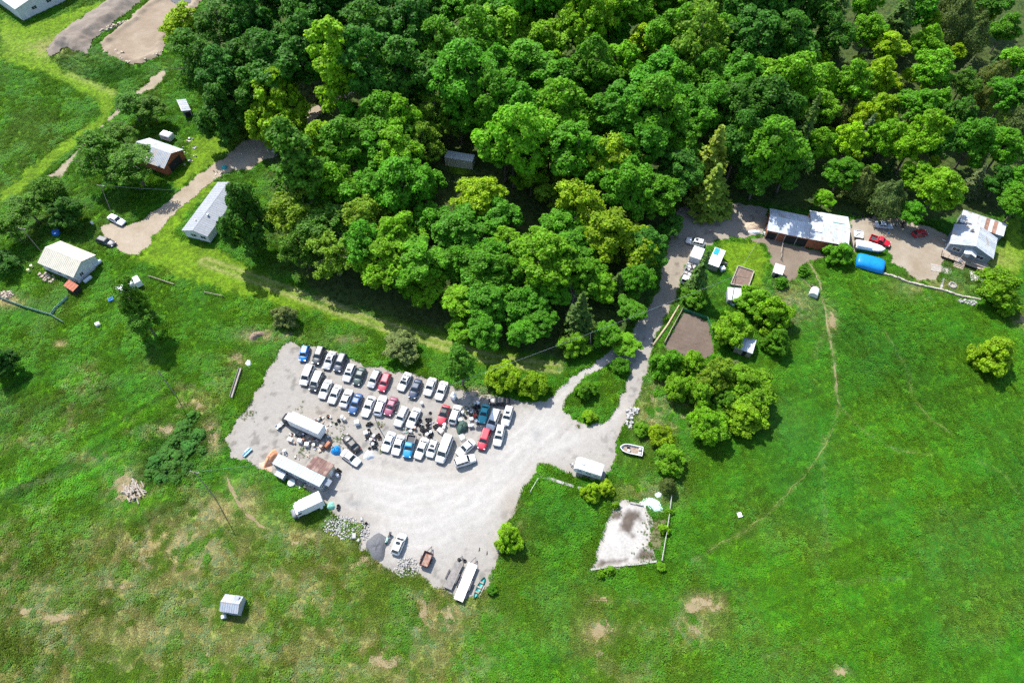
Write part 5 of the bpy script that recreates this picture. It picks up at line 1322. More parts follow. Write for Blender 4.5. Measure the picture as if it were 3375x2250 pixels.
row("the wood's second row from the top", WG, [(415, 62, 52, 'y'), (445, 140, 58, 'a'), (520, 60, 62, 'a'), (595, 55, 65, 'd'), (670, 75, 62, 'd'), (760, 60, 62, 'd'), (860, 88, 58, 'd'), (935, 100, 55, 'd'), (1010, 105, 55, 'm'), (1085, 100, 55, 'm'), (1145, 80, 48, 'g'),
     (1212, 55, 44, 'y'), (1265, 95, 52, 'g'), (1335, 75, 50, 'g'), (1400, 95, 46, 'm'), (1466, 112, 36, 'y'), (1535, 85, 50, 'm'), (1605, 100, 48, 'l'), (1670, 100, 52, 'm'), (1745, 95, 55, 'd'), (1825, 90, 58, 'd'),
     (1902, 100, 52, 'd'), (1985, 85, 52, 'g'), (2052, 105, 46, 'y'), (2120, 100, 48, 'g'), (2182, 78, 36, 'o'), (2240, 85, 40, 'o'), (2300, 75, 44, 'm'), (2340, 130, 46, 'g')])
row("the wood's third row from the top", WG, [(500, 165, 58, 'd'), (570, 150, 62, 'd'), (632, 160, 58, 'd', dict(hk=.7)), (690, 128, 52, 'd', dict(rf=1.0, hk=.65)), (765, 165, 46, 't', dict(rf=1.0)), (860, 175, 58, 'd'), (940, 185, 58, 'd'), (1060, 185, 58, 'm'), (1145, 175, 55, 'm'), (1215, 160, 56, 'm'), (1290, 185, 54, 'm'),
     (1370, 170, 50, 'm'), (1440, 185, 50, 'g'), (1512, 180, 50, 'm'), (1570, 195, 46, 'm'), (1630, 180, 50, 'm'), (1695, 185, 50, 'm'), (1755, 190, 50, 'g'), (1815, 185, 50, 'g'), (1885, 195, 50, 'g'), (1952, 185, 48, 'g'),
     (2012, 185, 42, 'y'), (2055, 195, 26, 'Y'), (2098, 165, 24, 'Y'), (2150, 150, 44, 'g'), (2212, 180, 44, 'a'), (2270, 195, 34, 'o'), (2330, 215, 46, 'm')])
row("the wood's fourth row from the top", WG, [(510, 265, 46, 'D', dict(rf=1.0, hk=.9)), (565, 205, 46, 'd', dict(rf=1.0, hk=.65)), (650, 255, 54, 'L', dict(hk=1.25, rf=1.0)), (828, 282, 40, 'm', dict(rf=1.0)), (880, 285, 50, 'm'), (930, 285, 56, 'g'), (990, 265, 46, 'l', dict(hk=.75, rf=1.1)), (1062, 250, 46, 'm', dict(rf=1.0, hk=.75)), (1130, 245, 50, 'm'), (1200, 262, 54, 'm'), (1275, 280, 52, 'g'),
     (1345, 262, 54, 'm'), (1430, 270, 54, 'm'), (1500, 275, 50, 'm'), (1562, 262, 54, 'm'), (1625, 275, 52, 'm'), (1690, 268, 50, 'd'), (1765, 262, 54, 'd'), (1828, 270, 26, 'o'), (1880, 262, 42, 'g'), (1942, 252, 26, 'o'),
     (1985, 268, 44, 'y'), (2035, 262, 44, 'y'), (2100, 245, 50, 'm'), (2150, 235, 40, 'g'), (2210, 262, 50, 'd'), (2262, 225, 32, 'o'), (2335, 285, 42, 'o')])
row("the wood's fifth row from the top", WG, [(665, 385, 42, 'T', dict(rf=1.0)), (745, 345, 42, 'y', dict(rf=1.0)), (785, 345, 56, 'm'), (850, 350, 52, 'm'), (925, 350, 58, 'g'), (970, 335, 42, 'l', dict(rf=1.0, hk=.7)), (1148, 325, 48, 'm', dict(rf=1.0)), (1195, 325, 58, 'g'), (1265, 335, 46, 'y'),
     (1335, 345, 54, 'm'), (1470, 345, 58, 'm'), (1540, 335, 54, 'm'), (1640, 355, 54, 'p'), (1705, 340, 56, 'd'), (1780, 335, 58, 'm'), (1852, 310, 28, 'c'), (1890, 340, 46, 'g'),
     (1945, 320, 46, 'y'), (1990, 300, 30, 'b'), (2035, 330, 42, 'g'), (2022, 300, 20, 'b'), (2095, 330, 54, 'g'), (2155, 325, 50, 'd'), (2232, 330, 58, 'm'), (2305, 345, 56, 'm')])
row("the wood's sixth row from the top", WG, rf=1.12, hk=.85, items=[(690, 440, 44, 'T'), (755, 415, 64, 'g'), (845, 440, 56, 'm'), (925, 425, 58, 'm'), (985, 425, 40, 'm', dict(rf=1.0)), (1092, 455, 60, 'y'), (1235, 395, 56, 'g'), (1310, 390, 46, 'l'),
     (1390, 385, 58, 'Y', dict(hk=.95)), (1440, 430, 56, 'm'), (1555, 400, 50, 'd'), (1650, 420, 46, 'p'), (1742, 400, 56, 'd', dict(hk=.72)), (1822, 388, 56, 'd', dict(hk=.72)), (1930, 405, 46, 'm'), (1968, 435, 34, 'o'), (2045, 455, 40, 'o'), (2110, 395, 56, 'g'), (2165, 440, 44, 'g'),
     (2235, 415, 34, 'b'), (2300, 405, 52, 'd', dict(hk=.75)), (2345, 450, 40, 'm', dict(hk=.7))])
row("the wood's seventh row from the top", WG, rf=1.15, hk=.8, items=[(672, 505, 58, 'l', dict(hk=.65)), (745, 515, 58, 'a', dict(hk=.7)), (850, 500, 52, 'l'), (910, 545, 52, 'g'), (985, 505, 50, 'm'), (1065, 515, 64, 'm'), (1140, 500, 46, 'm'), (1180, 560, 52, 'g'), (1130, 570, 40, 'm'), (1290, 520, 40, 'm'), (1330, 470, 56, 'Y', dict(hk=.9)), (1270, 455, 30, 'l'),
     (1500, 455, 42, 'm', dict(hk=.65)), (2085, 480, 32, 'm'), (1885, 452, 26, 'g'), (1530, 520, 26, 'd')])
row("the wood's eighth row from the top", WG, rf=1.15, hk=.8, items=[(695, 565, 52, 'a', dict(hk=.55)), (765, 575, 52, 'l', dict(hk=.55)), (835, 565, 50, 'm', dict(hk=.5)), (890, 605, 50, 'g', dict(hk=.5)), (965, 610, 54, 'm'), (1045, 590, 54, 'm'), (1120, 640, 48, 'm'), (1170, 640, 44, 'm'), (1340, 630, 46, 'm'), (1235, 600, 72, 'g'), (1310, 570, 58, 'm'), (1412, 545, 88, 'L', dict(hk=1.15)),
     (1480, 560, 40, 'd', dict(hk=.65)), (1465, 640, 42, 'm', dict(hk=.6))])
row("the wood's southern row", WG, rf=1.0, hk=.65, items=[(925, 648, 36, 'm', dict(hk=.5)), (985, 662, 38, 'g', dict(hk=.5)), (1065, 695, 46, 'g'), (1130, 690, 54, 'm'), (1210, 690, 50, 'm'), (1270, 660, 46, 'm'), (1372, 650, 36, 'g'), (1412, 660, 42, 'c'), (1440, 720, 44, 'm')])
row("the wood's bottom fringe above the lane", WG, rf=1.05, hk=.65, items=[(1060, 750, 36, 'G'), (1125, 765, 40, 'm'), (1190, 770, 40, 'm'), (1250, 750, 42, 'm'), (1300, 700, 26, 'x'), (1345, 725, 42, 'c'), (1320, 790, 38, 'G'), (1390, 760, 42, 'm'), (1430, 780, 32, 'G')])
row("the small trees at upper right", WG, rf=1.0, items=[(1890, 150, 26, 't'), (1925, 215, 24, 'b'), (1960, 130, 24, 'y'), (1975, 225, 26, 't'), (2010, 60, 24, 't'), (2030, 145, 26, 'g'), (2060, 235, 24, 't'), (2075, 290, 24, 'y'), (2085, 60, 22, 'c'),
     (2125, 195, 24, 't'), (2130, 285, 26, 'g'), (2145, 55, 22, 't'), (2175, 210, 22, 'c'), (2190, 130, 24, 'y'), (2195, 290, 26, 't'), (2240, 145, 22, 'b'), (2245, 300, 24, 'g'), (2270, 40, 22, 't'), (2295, 140, 22, 'c'), (2320, 175, 22, 't'), (1915, 300, 24, 'y'), (1965, 375, 26, 't'), (2060, 380, 24, 'c'), (2150, 390, 26, 't'), (2255, 380, 26, 'g'), (1870, 225, 24, 'm'), (2270, 330, 22, 'b'), (2005, 390, 22, 'g')])
# trees standing on their own
tree(566, 508, 70, 'D', 'big round dark tree overhanging the mobile home', hk=1.25)
tree(300, 240, 40, 'a', 'dark tree beside the farm track bend, nearest the hayfield', 'trees of the left farmyard')
tree(345, 248, 36, 'a', 'dark green tree left of the small pale shelter', 'trees of the left farmyard')
tree(272, 305, 40, 'a', 'dark bushy tree between the farm track and the small camper', 'trees of the left farmyard')
tree(225, 360, 62, 'a', 'large dark tree left of the red shed, nearest the farm track', 'trees of the left farmyard')
tree(300, 375, 58, 'a', 'large dark tree leaning over the red shed roof', 'trees of the left farmyard')
tree(110, 440, 42, 'a', 'dark tree below the pale end of the farm track', 'trees of the left farmyard')
tree(150, 490, 46, 'D', 'round dark tree above the blue barrel', 'trees of the left farmyard')
tree(60, 475, 44, 'a', 'dark tree at the left edge above the cream-roofed barn', 'trees of the left farmyard')
tree(20, 520, 42, 'a', 'dark tree cut by the left edge of the photo', 'trees of the left farmyard')
tree(5, 600, 34, 'D', 'dark tree at the left edge beside the cream-roofed barn', 'trees of the left farmyard')
tree(300, 690, 40, 'a', 'tall thin dark tree in the meadow below the derelict motorhome', hk=1.5)
tree(330, 735, 40, 'a', 'lower dark tree beside the thin one below the derelict motorhome')
tree(5, 830, 38, 'D', 'dark round tree at the left edge of the meadow')
tree(655, 728, 30, 'w', 'grey-green bush at the lane edge above the yard corner', low=True, name='bush', cat='bush')
tree(925, 798, 38, 'w', 'wide grey-green bush behind the back row of cars', low=True, name='bush', cat='bush')
tree(1058, 838, 38, 'T', 'slender green tree between the lane and the back row of cars')
tree(1152, 865, 38, 'L', 'yellow-green round tree left of its twin beside the black sedan', low=True)
tree(1222, 886, 34, 'L', 'yellow-green round tree at the road corner, right of its twin', low=True)
tree(1345, 895, 26, 'M', 'green shrub on the grass island between the two tracks', low=True, name='bush', cat='bush')
tree(1425, 838, 20, 'M', 'low green bush at the tip of the grass island', low=True, name='bush', cat='bush')
tree(1356, 955, 16, 'L', 'small yellow bush at the bottom of the grass island', low=True, name='bush', cat='bush')
RG = 'trees between the drive and the pasture'
tree(1605, 640, 36, 'c', 'dark pine beside the long white truck', RG)
tree(1600, 682, 34, 'M', 'green bushy tree under the pine beside the white truck', RG)
tree(1735, 690, 42, 'G', 'bright green tree right of the white coop', RG)
tree(1775, 725, 46, 'G', 'bright green tree at the pasture edge above the shaded shed', RG)
tree(1680, 752, 46, 'G', 'bright green tree overhanging the garden plot', RG)
tree(1782, 785, 34, 'M', 'small green tree right of the shaded shed', RG)
tree(1532, 838, 38, 'M', 'green tree at the drive just below the garden plot', RG)
tree(1590, 845, 42, 'G', 'bright green tree below the middle of the garden plot', RG)
tree(1560, 890, 38, 'G', 'bright green tree above the weedy bank by the track', RG)
tree(1640, 862, 44, 'l', 'loose olive tree with bare twigs below the garden plot', RG)
tree(1612, 905, 36, 'G', 'green tree left of the pale round tree by the pasture', RG)
tree(1712, 885, 58, 'G', 'broad light green tree at the pasture corner', RG)
tree(1670, 925, 36, 'M', 'mid green tree between the broad tree and the round one', RG)
tree(1715, 955, 46, 'L', 'yellow-green tree casting shade on the pasture, lowest right', RG)
tree(1624, 975, 44, 'G', 'round bright tree standing clear at the pasture edge', RG)
tree(1690, 850, 26, 'w', 'grey-green bush below the shaded shed', RG)
tree(1515, 1000, 28, 'L', 'yellow-green bush right of the open motorboat', low=True, name='bush', cat='bush')
tree(1540, 1055, 38, 'G', 'round bright green bush between boat and concrete pad', low=True, name='bush', cat='bush')
tree(1474, 985, 18, 'G', 'small green bush above the open motorboat', low=True, name='bush', cat='bush')
tree(1534, 1116, 19, 'o', 'small olive bush above the white rail fence', low=True, name='bush', cat='bush')
tree(1358, 1130, 24, 'L', 'yellow-green bush below the camper trailer, left one', low=True, name='bush', cat='bush')
tree(1392, 1122, 20, 'L', 'yellow-green bush below the camper trailer, right one', low=True, name='bush', cat='bush')
tree(1168, 1236, 36, 'L', 'yellow-green bush at the yard\'s lower right edge', low=True, name='bush', cat='bush')
tree(1130, 1352, 12, 'M', 'small green bush beside the teal canoe', low=True, name='bush', cat='bush')
tree(1926, 582, 32, 'M', 'green tree in front of the white-roofed barn', low=True)
tree(2300, 668, 52, 'G', 'large round tree below the farm house at the right edge', low=True)
tree(2280, 815, 46, 'L', 'lone yellow-green tree in the right pasture', low=True)
tree(1845, 622, 13, 'M', 'sapling beside the square white roofed hut', low=True, name='bush', cat='bush')
tree(1795, 650, 14, 'M', 'sapling below the square white roofed hut', low=True, name='bush', cat='bush')
tree(2345, 420, 40, 'm', 'green tree cut by the right edge behind the house')
for i, (x, y, r) in enumerate([(440, 958, 28), (422, 985, 32), (452, 1000, 28), (402, 1012, 32), (435, 1025, 34), (380, 1035, 32), (462, 1035, 22), (410, 1052, 34), (358, 1062, 30), (388, 1075, 32), (430, 1072, 26), (345, 1088, 26), (370, 1098, 26), (405, 1098, 24)]):
    tree(x, y, r * .62, 'S', 'dark sumac bush, %s from the top of the thicket left of the yard' % ORD[i], 'dark sumac thicket', low=True, hk=.45, name='sumac_bush', cat='bush')
for i, (x, y, r, ph) in enumerate([(1180, 690, 16, 0), (1400, 1310, 12, 'at the lower left of the concrete pad'), (1380, 1318, 10, 'at the pad\'s lowest left corner'), (1525, 1215, 14, 'on the right side of the concrete pad'), (1538, 1175, 9, 'on the white rail fence'),
                                   (1518, 1300, 11, 'at the lower end of the white rail fence'), (1415, 1160, 9, 'at the pad\'s top left corner')]):
    if ph: tree(x, y, r, 'G', 'small green weed bush ' + ph, 'weed bushes around the concrete pad', low=True, name='weed_bush', cat='bush')
# ================================================================== FENCES, WALLS, POLES
def pole(name, label, base, top, r=.10, arm=True):
    b = Vector((base.x, base.y, 0)); best = None
    for i in range(40, 120):
        h = i / 10; q = P(*top, h); dd = (q.xy - b.xy).length
        if best is None or dd < best[0]: best = (dd, h, q)
    _, h, q = best
    t = thing(name, label, 'pole', (b.x, b.y, 0))
    MB().tube([(0, 0, -.3), (q.x - b.x, q.y - b.y, h)], [r, r * .75], 8).build('shaft', M_POLE, t)
    e = Vector((q.x - b.x, q.y - b.y, h))
    if arm:
        MB().bar(e + Vector((-.9, .2, -.35)), e + Vector((.9, -.2, -.35)), .11).build('crossarm', M_POLE, t)
        for s in (-.8, .8): MB().lathe([(.05, 0), (.07, .08), (.04, .16)], 6).build('insulator', M_STEEL, t, loc=e + Vector((s, -.2 * s, -.3)))
    return q
def wire(label, a, b, sag=.8, r=.018):
    pts = [a.lerp(b, i / 16) - Vector((0, 0, sag * 4 * (i / 16) * (1 - i / 16))) for i in range(17)]
    return tag(MB().tube(pts, r, 4).build('overhead_wire', M_STEEL), label, 'wire')
PG = 'utility poles of the site'
q1 = pole('utility_pole', 'utility pole beside the silver-white car at upper left', P(366, 700), (331, 609))
q2 = pole('utility_pole', 'utility pole behind the cream-roofed barn', c2(325, 545), (70, 751))
q3 = pole('utility_pole', 'utility pole in the open west meadow below the thin dark tree', c7(870, 160), (519, 1220), arm=False)
q4 = pole('utility_pole', 'utility pole beside the sumac thicket left of the yard', c7(1060, 660), (640, 1553))
q5 = pole('utility_pole', 'thin dark pole standing among the parked cars', cE(290, 235), (1229, 1359), arm=False)
q6 = pole('utility_pole', 'pole rising beside the white coop and raised bed', c5(1345, 855), (2427, 908), arm=False)
q7 = pole('utility_pole', 'pole at the wood\'s lower corner above the road fork', P(1948, 1150), (1946, 1100), arm=False)
wire('overhead wire crossing the drive from the coop pole to the yard pole', q6, q5, 1.0)
wire('overhead wire from the coop pole up to the red barn gable', q6, c3(1250, 330, 3.6), .3)
wire('overhead wire from the thicket pole to the office trailer', q4, cD(470, 1040, 2.9), .4)
wire('overhead wire from the upper left pole to the mobile home', q1, c2(1480, 60, 3.6), .5)
def run(name, label, pts, cat='fence', post=2.4, ph=1.0, pr=.06, rails=(.9, .5), rr=.05, pm=None, rm=None, panel=None):
    t = thing(name, label, cat, (pts[0].x, pts[0].y, 0)); o = Vector((pts[0].x, pts[0].y, 0)); pm = pm or M_WOODG; rm = rm or pm
    for a, b in zip(pts, pts[1:]):
        a = Vector((a.x, a.y, 0)) - o; b = Vector((b.x, b.y, 0)) - o; n = max(1, round((b - a).length / post))
        for i in range(n + 1):
            if i == 0 and a.length > .01: continue
            p = a.lerp(b, i / n); MB().tube([p + Vector((0, 0, -.1)), p + Vector((rng.uniform(-.05, .05), rng.uniform(-.05, .05), ph * rng.uniform(.92, 1.06)))], pr, 6).build('post', pm, t)
        for z in rails:
            for i in range(n):
                p = a.lerp(b, i / n); q = a.lerp(b, (i + 1) / n); MB().bar(p + Vector((0, 0, z * rng.uniform(.93, 1.05))), q + Vector((0, 0, z * rng.uniform(.93, 1.05))), rr, rr * 1.8).build('rail', rm, t)
        if panel:
            for i in range(n):
                p = a.lerp(b, i / n); q = a.lerp(b, (i + 1) / n); MB().bar(p + Vector((0, 0, ph * .5)), q + Vector((0, 0, ph * .5)), .03, ph * .95).build('mesh_panel', panel, t)
    return t
M_NET = mat('green_netting', (.03, .17, .08), .8, .2, 3); M_NETP = mat('pale_netting', (.25, .42, .33), .8, .2, 3)
run('garden_fence', 'green netting fence round the top of the garden plot', [c5(735, 912), c5(880, 955), c5(1048, 1022), c5(1108, 1190)], ph=1.1, rails=(), panel=M_NET)
run('board_fence', 'low dark board edging along the garden plot\'s drive side', [c5(735, 915), c5(625, 1110), c5(515, 1320)], ph=.9, rails=(.75, .4), rr=.10, pm=M_WOOD)
run('rail_fence', 'white rail fence right of the concrete pad', [cF(1597, 878), cF(1575, 1060), cF(1545, 1250), cF(1513, 1435)], ph=1.15, rails=(1.0, .5), rr=.07, pm=mat('pale_rail', (.36, .35, .32), .8, .15))
run('net_fence', 'pale netting fence in the weeds below the cream-roofed barn', [c2(15, 905), c2(200, 975), c2(400, 1035), c2(500, 1095)], ph=.9, rails=(.8,), panel=M_NETP)
run('net_fence', 'pale netting fence running up to the rust-red hut', [c2(405, 1030), c2(440, 985), c2(530, 900)], ph=.9, rails=(.8,), panel=M_NETP)
run('pole_fence', 'broken rail fence beside the derelict motorhome', [c2(1160, 738), c2(1355, 802)], ph=.7, rails=(.6,), rr=.12, pm=M_WOOD)
run('pole_fence', 'short rail fence between lane and meadow', [c2(1590, 862), c2(1730, 892)], ph=.7, rails=(.6,), rr=.10, pm=M_WOOD)
run('pen_fence', 'timber rails beside the red barn\'s open front', [c3(1362, 450), c3(1345, 560), c3(1345, 600)], ph=1.2, rails=(1.0, .6, .3), pm=M_WOODG)
run('paddock_fence', 'short pale fence at the paddock corner', [cF(450, 735), cF(385, 845)], ph=1.0, rails=(.8,), pm=M_TRIM)
a, b = c5(700, 850), c5(380, 1340)
tag(MB().tube([(a.x, a.y, .2), ((a.x + b.x) / 2 + .3, (a.y + b.y) / 2, .18), (b.x, b.y, .15)], [.16, .22, .26], 7).build('felled_log', mat('pale_log', (.42, .33, .22), .9, .2, 3), None, True), 'long pale felled log between the drive and garden plot', 'log')
# raised bed
t = thing('raised_bed', 'timber framed raised bed of bare soil above the white coop', 'raised bed', c5(1475, 510))
o = c5(1475, 510); cs_ = [c5(1420, 378) - o, c5(1615, 442) - o, c5(1545, 640) - o, c5(1330, 600) - o]
for i in range(4):
    p, q = cs_[i], cs_[(i + 1) % 4]; MB().bar(p + Vector((0, 0, .35)), q + Vector((0, 0, .35)), .22, .7).build('side_board', M_WOODG, t)
MB().prism([(p.x * .95, p.y * .95) for p in cs_][::-1], .02, .42).build('soil', mat('bed_soil', (.16, .11, .085), .95, .25, 3, .5, 6), t)
MB().bar((-1.2, .3, .5), (1.1, -.2, .5), .06).build('garden_stake', M_WOOD, t)
# kerbs of the concrete pad and paddock
def kerb(label, pts, w=.35, h=.35, piece=1.6, name='concrete_kerb', m=None, cat='kerb', jit=.03):
    o = Vector((pts[0].x, pts[0].y, 0)); t = thing(name, label, cat, o)
    for a, b in zip(pts, pts[1:]):
        a = Vector((a.x, a.y, 0)) - o; b = Vector((b.x, b.y, 0)) - o; n = max(1, round((b - a).length / piece))
        for i in range(n):
            p = a.lerp(b, (i + .02) / n); q = a.lerp(b, (i + .97) / n); hh = h * rng.uniform(.8, 1.1)
            d = Vector((rng.uniform(-jit, jit), rng.uniform(-jit, jit), 0))
            MB().bar(p + d + Vector((0, 0, hh / 2 - .02)), q + d + Vector((0, 0, hh / 2 - .02)), w * rng.uniform(.85, 1.1), hh).build('block', m or M_CONC, t)
    return t
kerb('white concrete kerb along the lower edge of the concrete pad', [cF(905, 1508), cF(1080, 1482), cF(1280, 1462), cF(1475, 1438)])
kerb('concrete kerb along the top of the concrete pad', [cF(1245, 932), cF(1360, 955)])
kerb('pale kerb strip between the camper trailer and paddock', [cF(450, 695), cF(600, 742), cF(760, 792)], .6, .22)
kerb('short pale kerb left of the yellow-green bushes', [cF(790, 800), cF(860, 818)], .6, .22)
kerb('low pale stone wall along the pasture below the farm house', [c6(510, 655), c6(720, 712), c6(900, 785), c6(1300, 880), c6(1560, 960), c6(1800, 1005)], .4, .45, .75, 'stone_wall', mat('field_stone', (.34, .31, .25), .95, .25, 2, .4, 6, rnd=.15), 'wall', .09)
kerb('short concrete strip beside the fire ring', [c6(1338, 735), c6(1308, 872)], .5, .16, .8)
o = c6(1450, 825); t = thing('fire_ring', 'round stone fire ring on the farm house lawn', 'fire ring', o)
for k in range(12):
    a_ = k * math.pi / 6; MB().box(0, 0, .16, .42, .30, .34, taper=.8).build('stone', M_CONC, t, loc=(math.cos(a_) * .75, math.sin(a_) * .75, 0), rz=a_ + HP)
MB().lathe([(.62, .03), (0, .07)], 12).build('ash', mat('pale_ash', (.42, .36, .33), .95, .2), t)
t = thing('slab_patio', 'patio of pale stone slabs in front of the farm house deck', 'patio', c6(1770, 722), math.radians(-14))
for i in range(5):
    for j in range(4): MB().box(-1.5 + i * .76, -1.1 + j * .74, .06, .68, .66, .10 + rng.uniform(0, .04), rng.uniform(-.08, .08)).build('slab', mat('patio_stone', (.50, .48, .44), .9, .2, 3, rnd=.18), t)
t = thing('board_walk', 'flat weathered boards on the ground left of the deck steps', 'boards', c6(1310, 625), math.radians(-16))
for j in range(7): MB().box(0, -.95 + j * .32, .07, 4.6, .30, .07).build('board', M_WOODG, t)
# feeder trough left of the yard
a, b = c7(1183, 18, .4), c7(1137, 162, .4); v = b - a; c = (a + b) / 2; Lt = v.length
t = thing('timber_trough', 'long narrow timber feed trough in the weeds left of the yard', 'trough', (c.x, c.y, 0), math.atan2(v.y, v.x))
MB().box(0, 0, .30, Lt, .55, .06).build('floor_board', M_WOODG, t)
for s in (-1, 1): MB().box(0, s * .3, .48, Lt, .06, .4).build('side_board', M_WOODG, t)
for k in range(6): MB().box(-Lt / 2 + (k + .5) * Lt / 6, 0, .14, .12, .5, .27).build('leg', M_WOODG, t)
# log pile in the west meadow
o = c7(660, 625); t = thing('log_pile', 'jumbled pile of grey logs and boards in the west meadow', 'log pile', o)
for k in range(44):
    x, y = rng.gauss(0, 1.0), rng.gauss(0, 1.0); a_ = math.radians(-55) + rng.gauss(0, .45); l = rng.uniform(.7, 2.0); z = .15 + max(0, .9 - .45 * math.hypot(x, y)) * rng.random()
    d = Vector((math.cos(a_), math.sin(a_), rng.uniform(-.12, .12))) * l / 2
    MB().tube([Vector((x, y, z)) - d, Vector((x, y, z)) + d], [rng.uniform(.12, .2)] * 2, 7).build('log', rng.choice([M_WOODG, M_WOOD, mat('grey_log', (.30, .26, .21), .95, .25, 3)]), t)

# ================================================================== YARD CLUTTER
tyre_me = MB().lathe([(.19, .02), (.30, 0), (.33, .05), (.33, .17), (.30, .22), (.19, .20), (.17, .15), (.17, .07), (.19, .02)], 14).mesh('tyre', M_BLACK, True)
def tyre(p, z, grp, label, tilt=0):
    o = link('tyre', tyre_me, None, (p.x, p.y, z)); o.rotation_euler = (tilt, rng.uniform(-.12, .12) if not tilt else 0, rng.uniform(0, 6)); tag(o, label, 'tyre', grp)
def tyre_pile(f, pts, grp, label, stack=.45):
    for si, (x, y) in enumerate(sorted(pts)):
        p = f(x, y); n = 1 + (rng.random() < stack) + (rng.random() < stack * .4)
        for k in range(n): 
            lv = 'single' if n == 1 else ('bottom', 'top')[k] if n == 2 else ('bottom', 'middle', 'top')[k]
            lb = label if len(pts) == 1 and n == 1 else '%s tyre, %s stack from left %s' % (lv, ORD[si], label.replace('black tyre ', '').replace('spare tyre ', '').replace(' of cars', ''))
            tyre(p + Vector((rng.uniform(-.06, .06), rng.uniform(-.06, .06), 0)), .03 + .22 * k, grp, lb)
tyre_pile(cE, [(1095, 90), (1050, 175), (1085, 205), (1105, 155), (1130, 235), (1110, 275), (1145, 300), (1210, 85), (1250, 72), (1290, 78), (1240, 115), (1285, 115), (1250, 155), (1220, 195), (1265, 185), (1215, 285),
               (1245, 250), (1270, 275), (1310, 345), (1280, 385), (1300, 420)], 'tyres heaped behind the front row', 'black tyre in the heap behind the front row of cars')
tyre_pile(cE, [(1360, 215), (1400, 190), (1380, 250), (1425, 225)], 'tyres beside the pale chest', 'black tyre in the small heap beside the pale chest')
tyre_pile(cE, [(90, 275), (115, 320), (140, 355), (70, 415), (110, 405), (50, 440), (255, 400), (285, 380), (305, 415), (205, 490), (235, 530), (195, 570), (225, 610), (175, 620), (105, 640)], 'tyres left of the front row', 'black tyre in the heap left of the front row of cars')
tyre_pile(cE, [(120, 150), (155, 165), (65, 190), (95, 170)], 'tyres near the thin dark pole', 'black tyre near the foot of the thin dark pole', .2)
tyre_pile(cC, [(1000, 505), (960, 545), (985, 570), (1050, 545), (830, 655), (880, 685), (925, 695), (970, 640), (1015, 630), (795, 745)], 'tyres round the teal coupe', 'black tyre in the heap left of the teal coupe', .4)
tyre_pile(cB, [(1280, 1245)], 'lone tyres', 'single black tyre lying alone on the gravel', 0)
tyre_pile(cD, [(1450, 455), (1330, 345), (1490, 410)], 'tyres behind the box truck', 'black tyre behind the white box truck', .4)
tyre_pile(cD, [(1480, 1170), (1510, 1195), (1495, 1230)], 'tyres beside the annex', 'black tyre against the brown roofed annex', .7)
tyre_pile(cT, [(1265, 690), (1265, 745), (1800, 1030)], 'tyres at the yard edge', 'black tyre at the lower yard edge near the moving truck', .3)
tyre_pile(cL, [(1725, 820), (1785, 830)], 'tyres by the flatbed', 'spare tyre leaning at the front of the grey flatbed trailer', 0)
tyre_pile(c4, [(1030, 250), (1060, 258), (1095, 265), (1130, 268), (1160, 275)], 'tyres in the shade by the barn', 'black tyre in the tree shade behind the white-roofed barn', .5)
DRUM = {}
def drum(p, col, label, group=None, r=.30, h=.88, z=.03, name='oil_drum', cat='drum'):
    key = (r, h)
    if key not in DRUM:
        DRUM[key] = (MB().lathe([(r * .96, 0), (r, .03), (r, h * .33), (r * 1.04, h * .35), (r, h * .37), (r, h * .66), (r * 1.04, h * .68), (r, h * .70), (r, h - .03), (r * .97, h), (r * .95, h - .03)], 14).mesh('barrel', mat('drum_paint', (1, 1, 1), .5, .12, 3, objcol=True), True),
                     MB().lathe([(r * .94, h - .03), (0, h - .02)], 14).mesh('lid', MATS['drum_paint']))
    t = thing(name, label, cat, (p.x, p.y, z), rng.uniform(0, 6), group); link('barrel', DRUM[key][0], t, col=col); link('lid', DRUM[key][1], t, col=col); return t
WD = (.74, .74, .73); GD = (.35, .36, .37)
for i, (f, x, y, c_, lb) in enumerate([(cE, 195, 412, WD, 'white drum in the tyre heap left of the front row, upper one'), (cE, 178, 570, WD, 'white drum in the tyre heap left of the front row, lower one'), (cE, 140, 482, WD, 'white drum in the tyre heap left of the front row, middle one'),
        (cE, 1225, 380, WD, 'white drum at the lower end of the big tyre heap, left one'), (cE, 1295, 335, (.5, .58, .66), 'pale blue drum at the lower end of the big tyre heap'), (cE, 1565, 192, WD, 'white drum behind the big white van, upper of two'),
        (cE, 1548, 250, WD, 'white drum behind the big white van, lower of two'), (cE, 912, 322, WD, 'white drum behind the blue pickup'), (cE, 985, 252, (.45, .3, .24), 'rusty drum behind the blue pickup'), (cB, 1120, 1070, WD, 'white drum alone on open gravel between the rows'),
        (cC, 735, 660, WD, 'white drum beside the white hatchback near weeds'), (cC, 1035, 482, WD, 'white drum at the top of the heap by the teal coupe'), (cC, 870, 918, WD, 'white pail below the scrap heap, left of two'), (cC, 915, 912, WD, 'white pail below the scrap heap, right of two'),
        (cC, 1000, 830, (.6, .6, .62), 'pale drum at the nose of the teal coupe'), (cC, 980, 725, (.5, .04, .04), 'red gas drum left of the teal coupe'), (cT, 945, 725, WD, 'white drum beside the moving truck box'), (cD, 1585, 400, (.62, .56, .46), 'beige drum right of the box truck'),
        (cD, 1110, 800, WD, 'white drum in the scrap row below the box truck'), (cD, 1475, 1262, WD, 'white pail against the brown roofed annex'), (c2, 722, 328, WD, 'white drum by the silver-white car'), (cD, 660, 890, WD, 'white drum above the office trailer'),
        (c2, 255, 662, (.6, .6, .3), 'pale yellow drum left of the cream-roofed barn, upper'), (c2, 232, 695, (.6, .6, .3), 'pale yellow drum left of the cream-roofed barn, lower')]):
    drum(f(x, y), c_, lb)
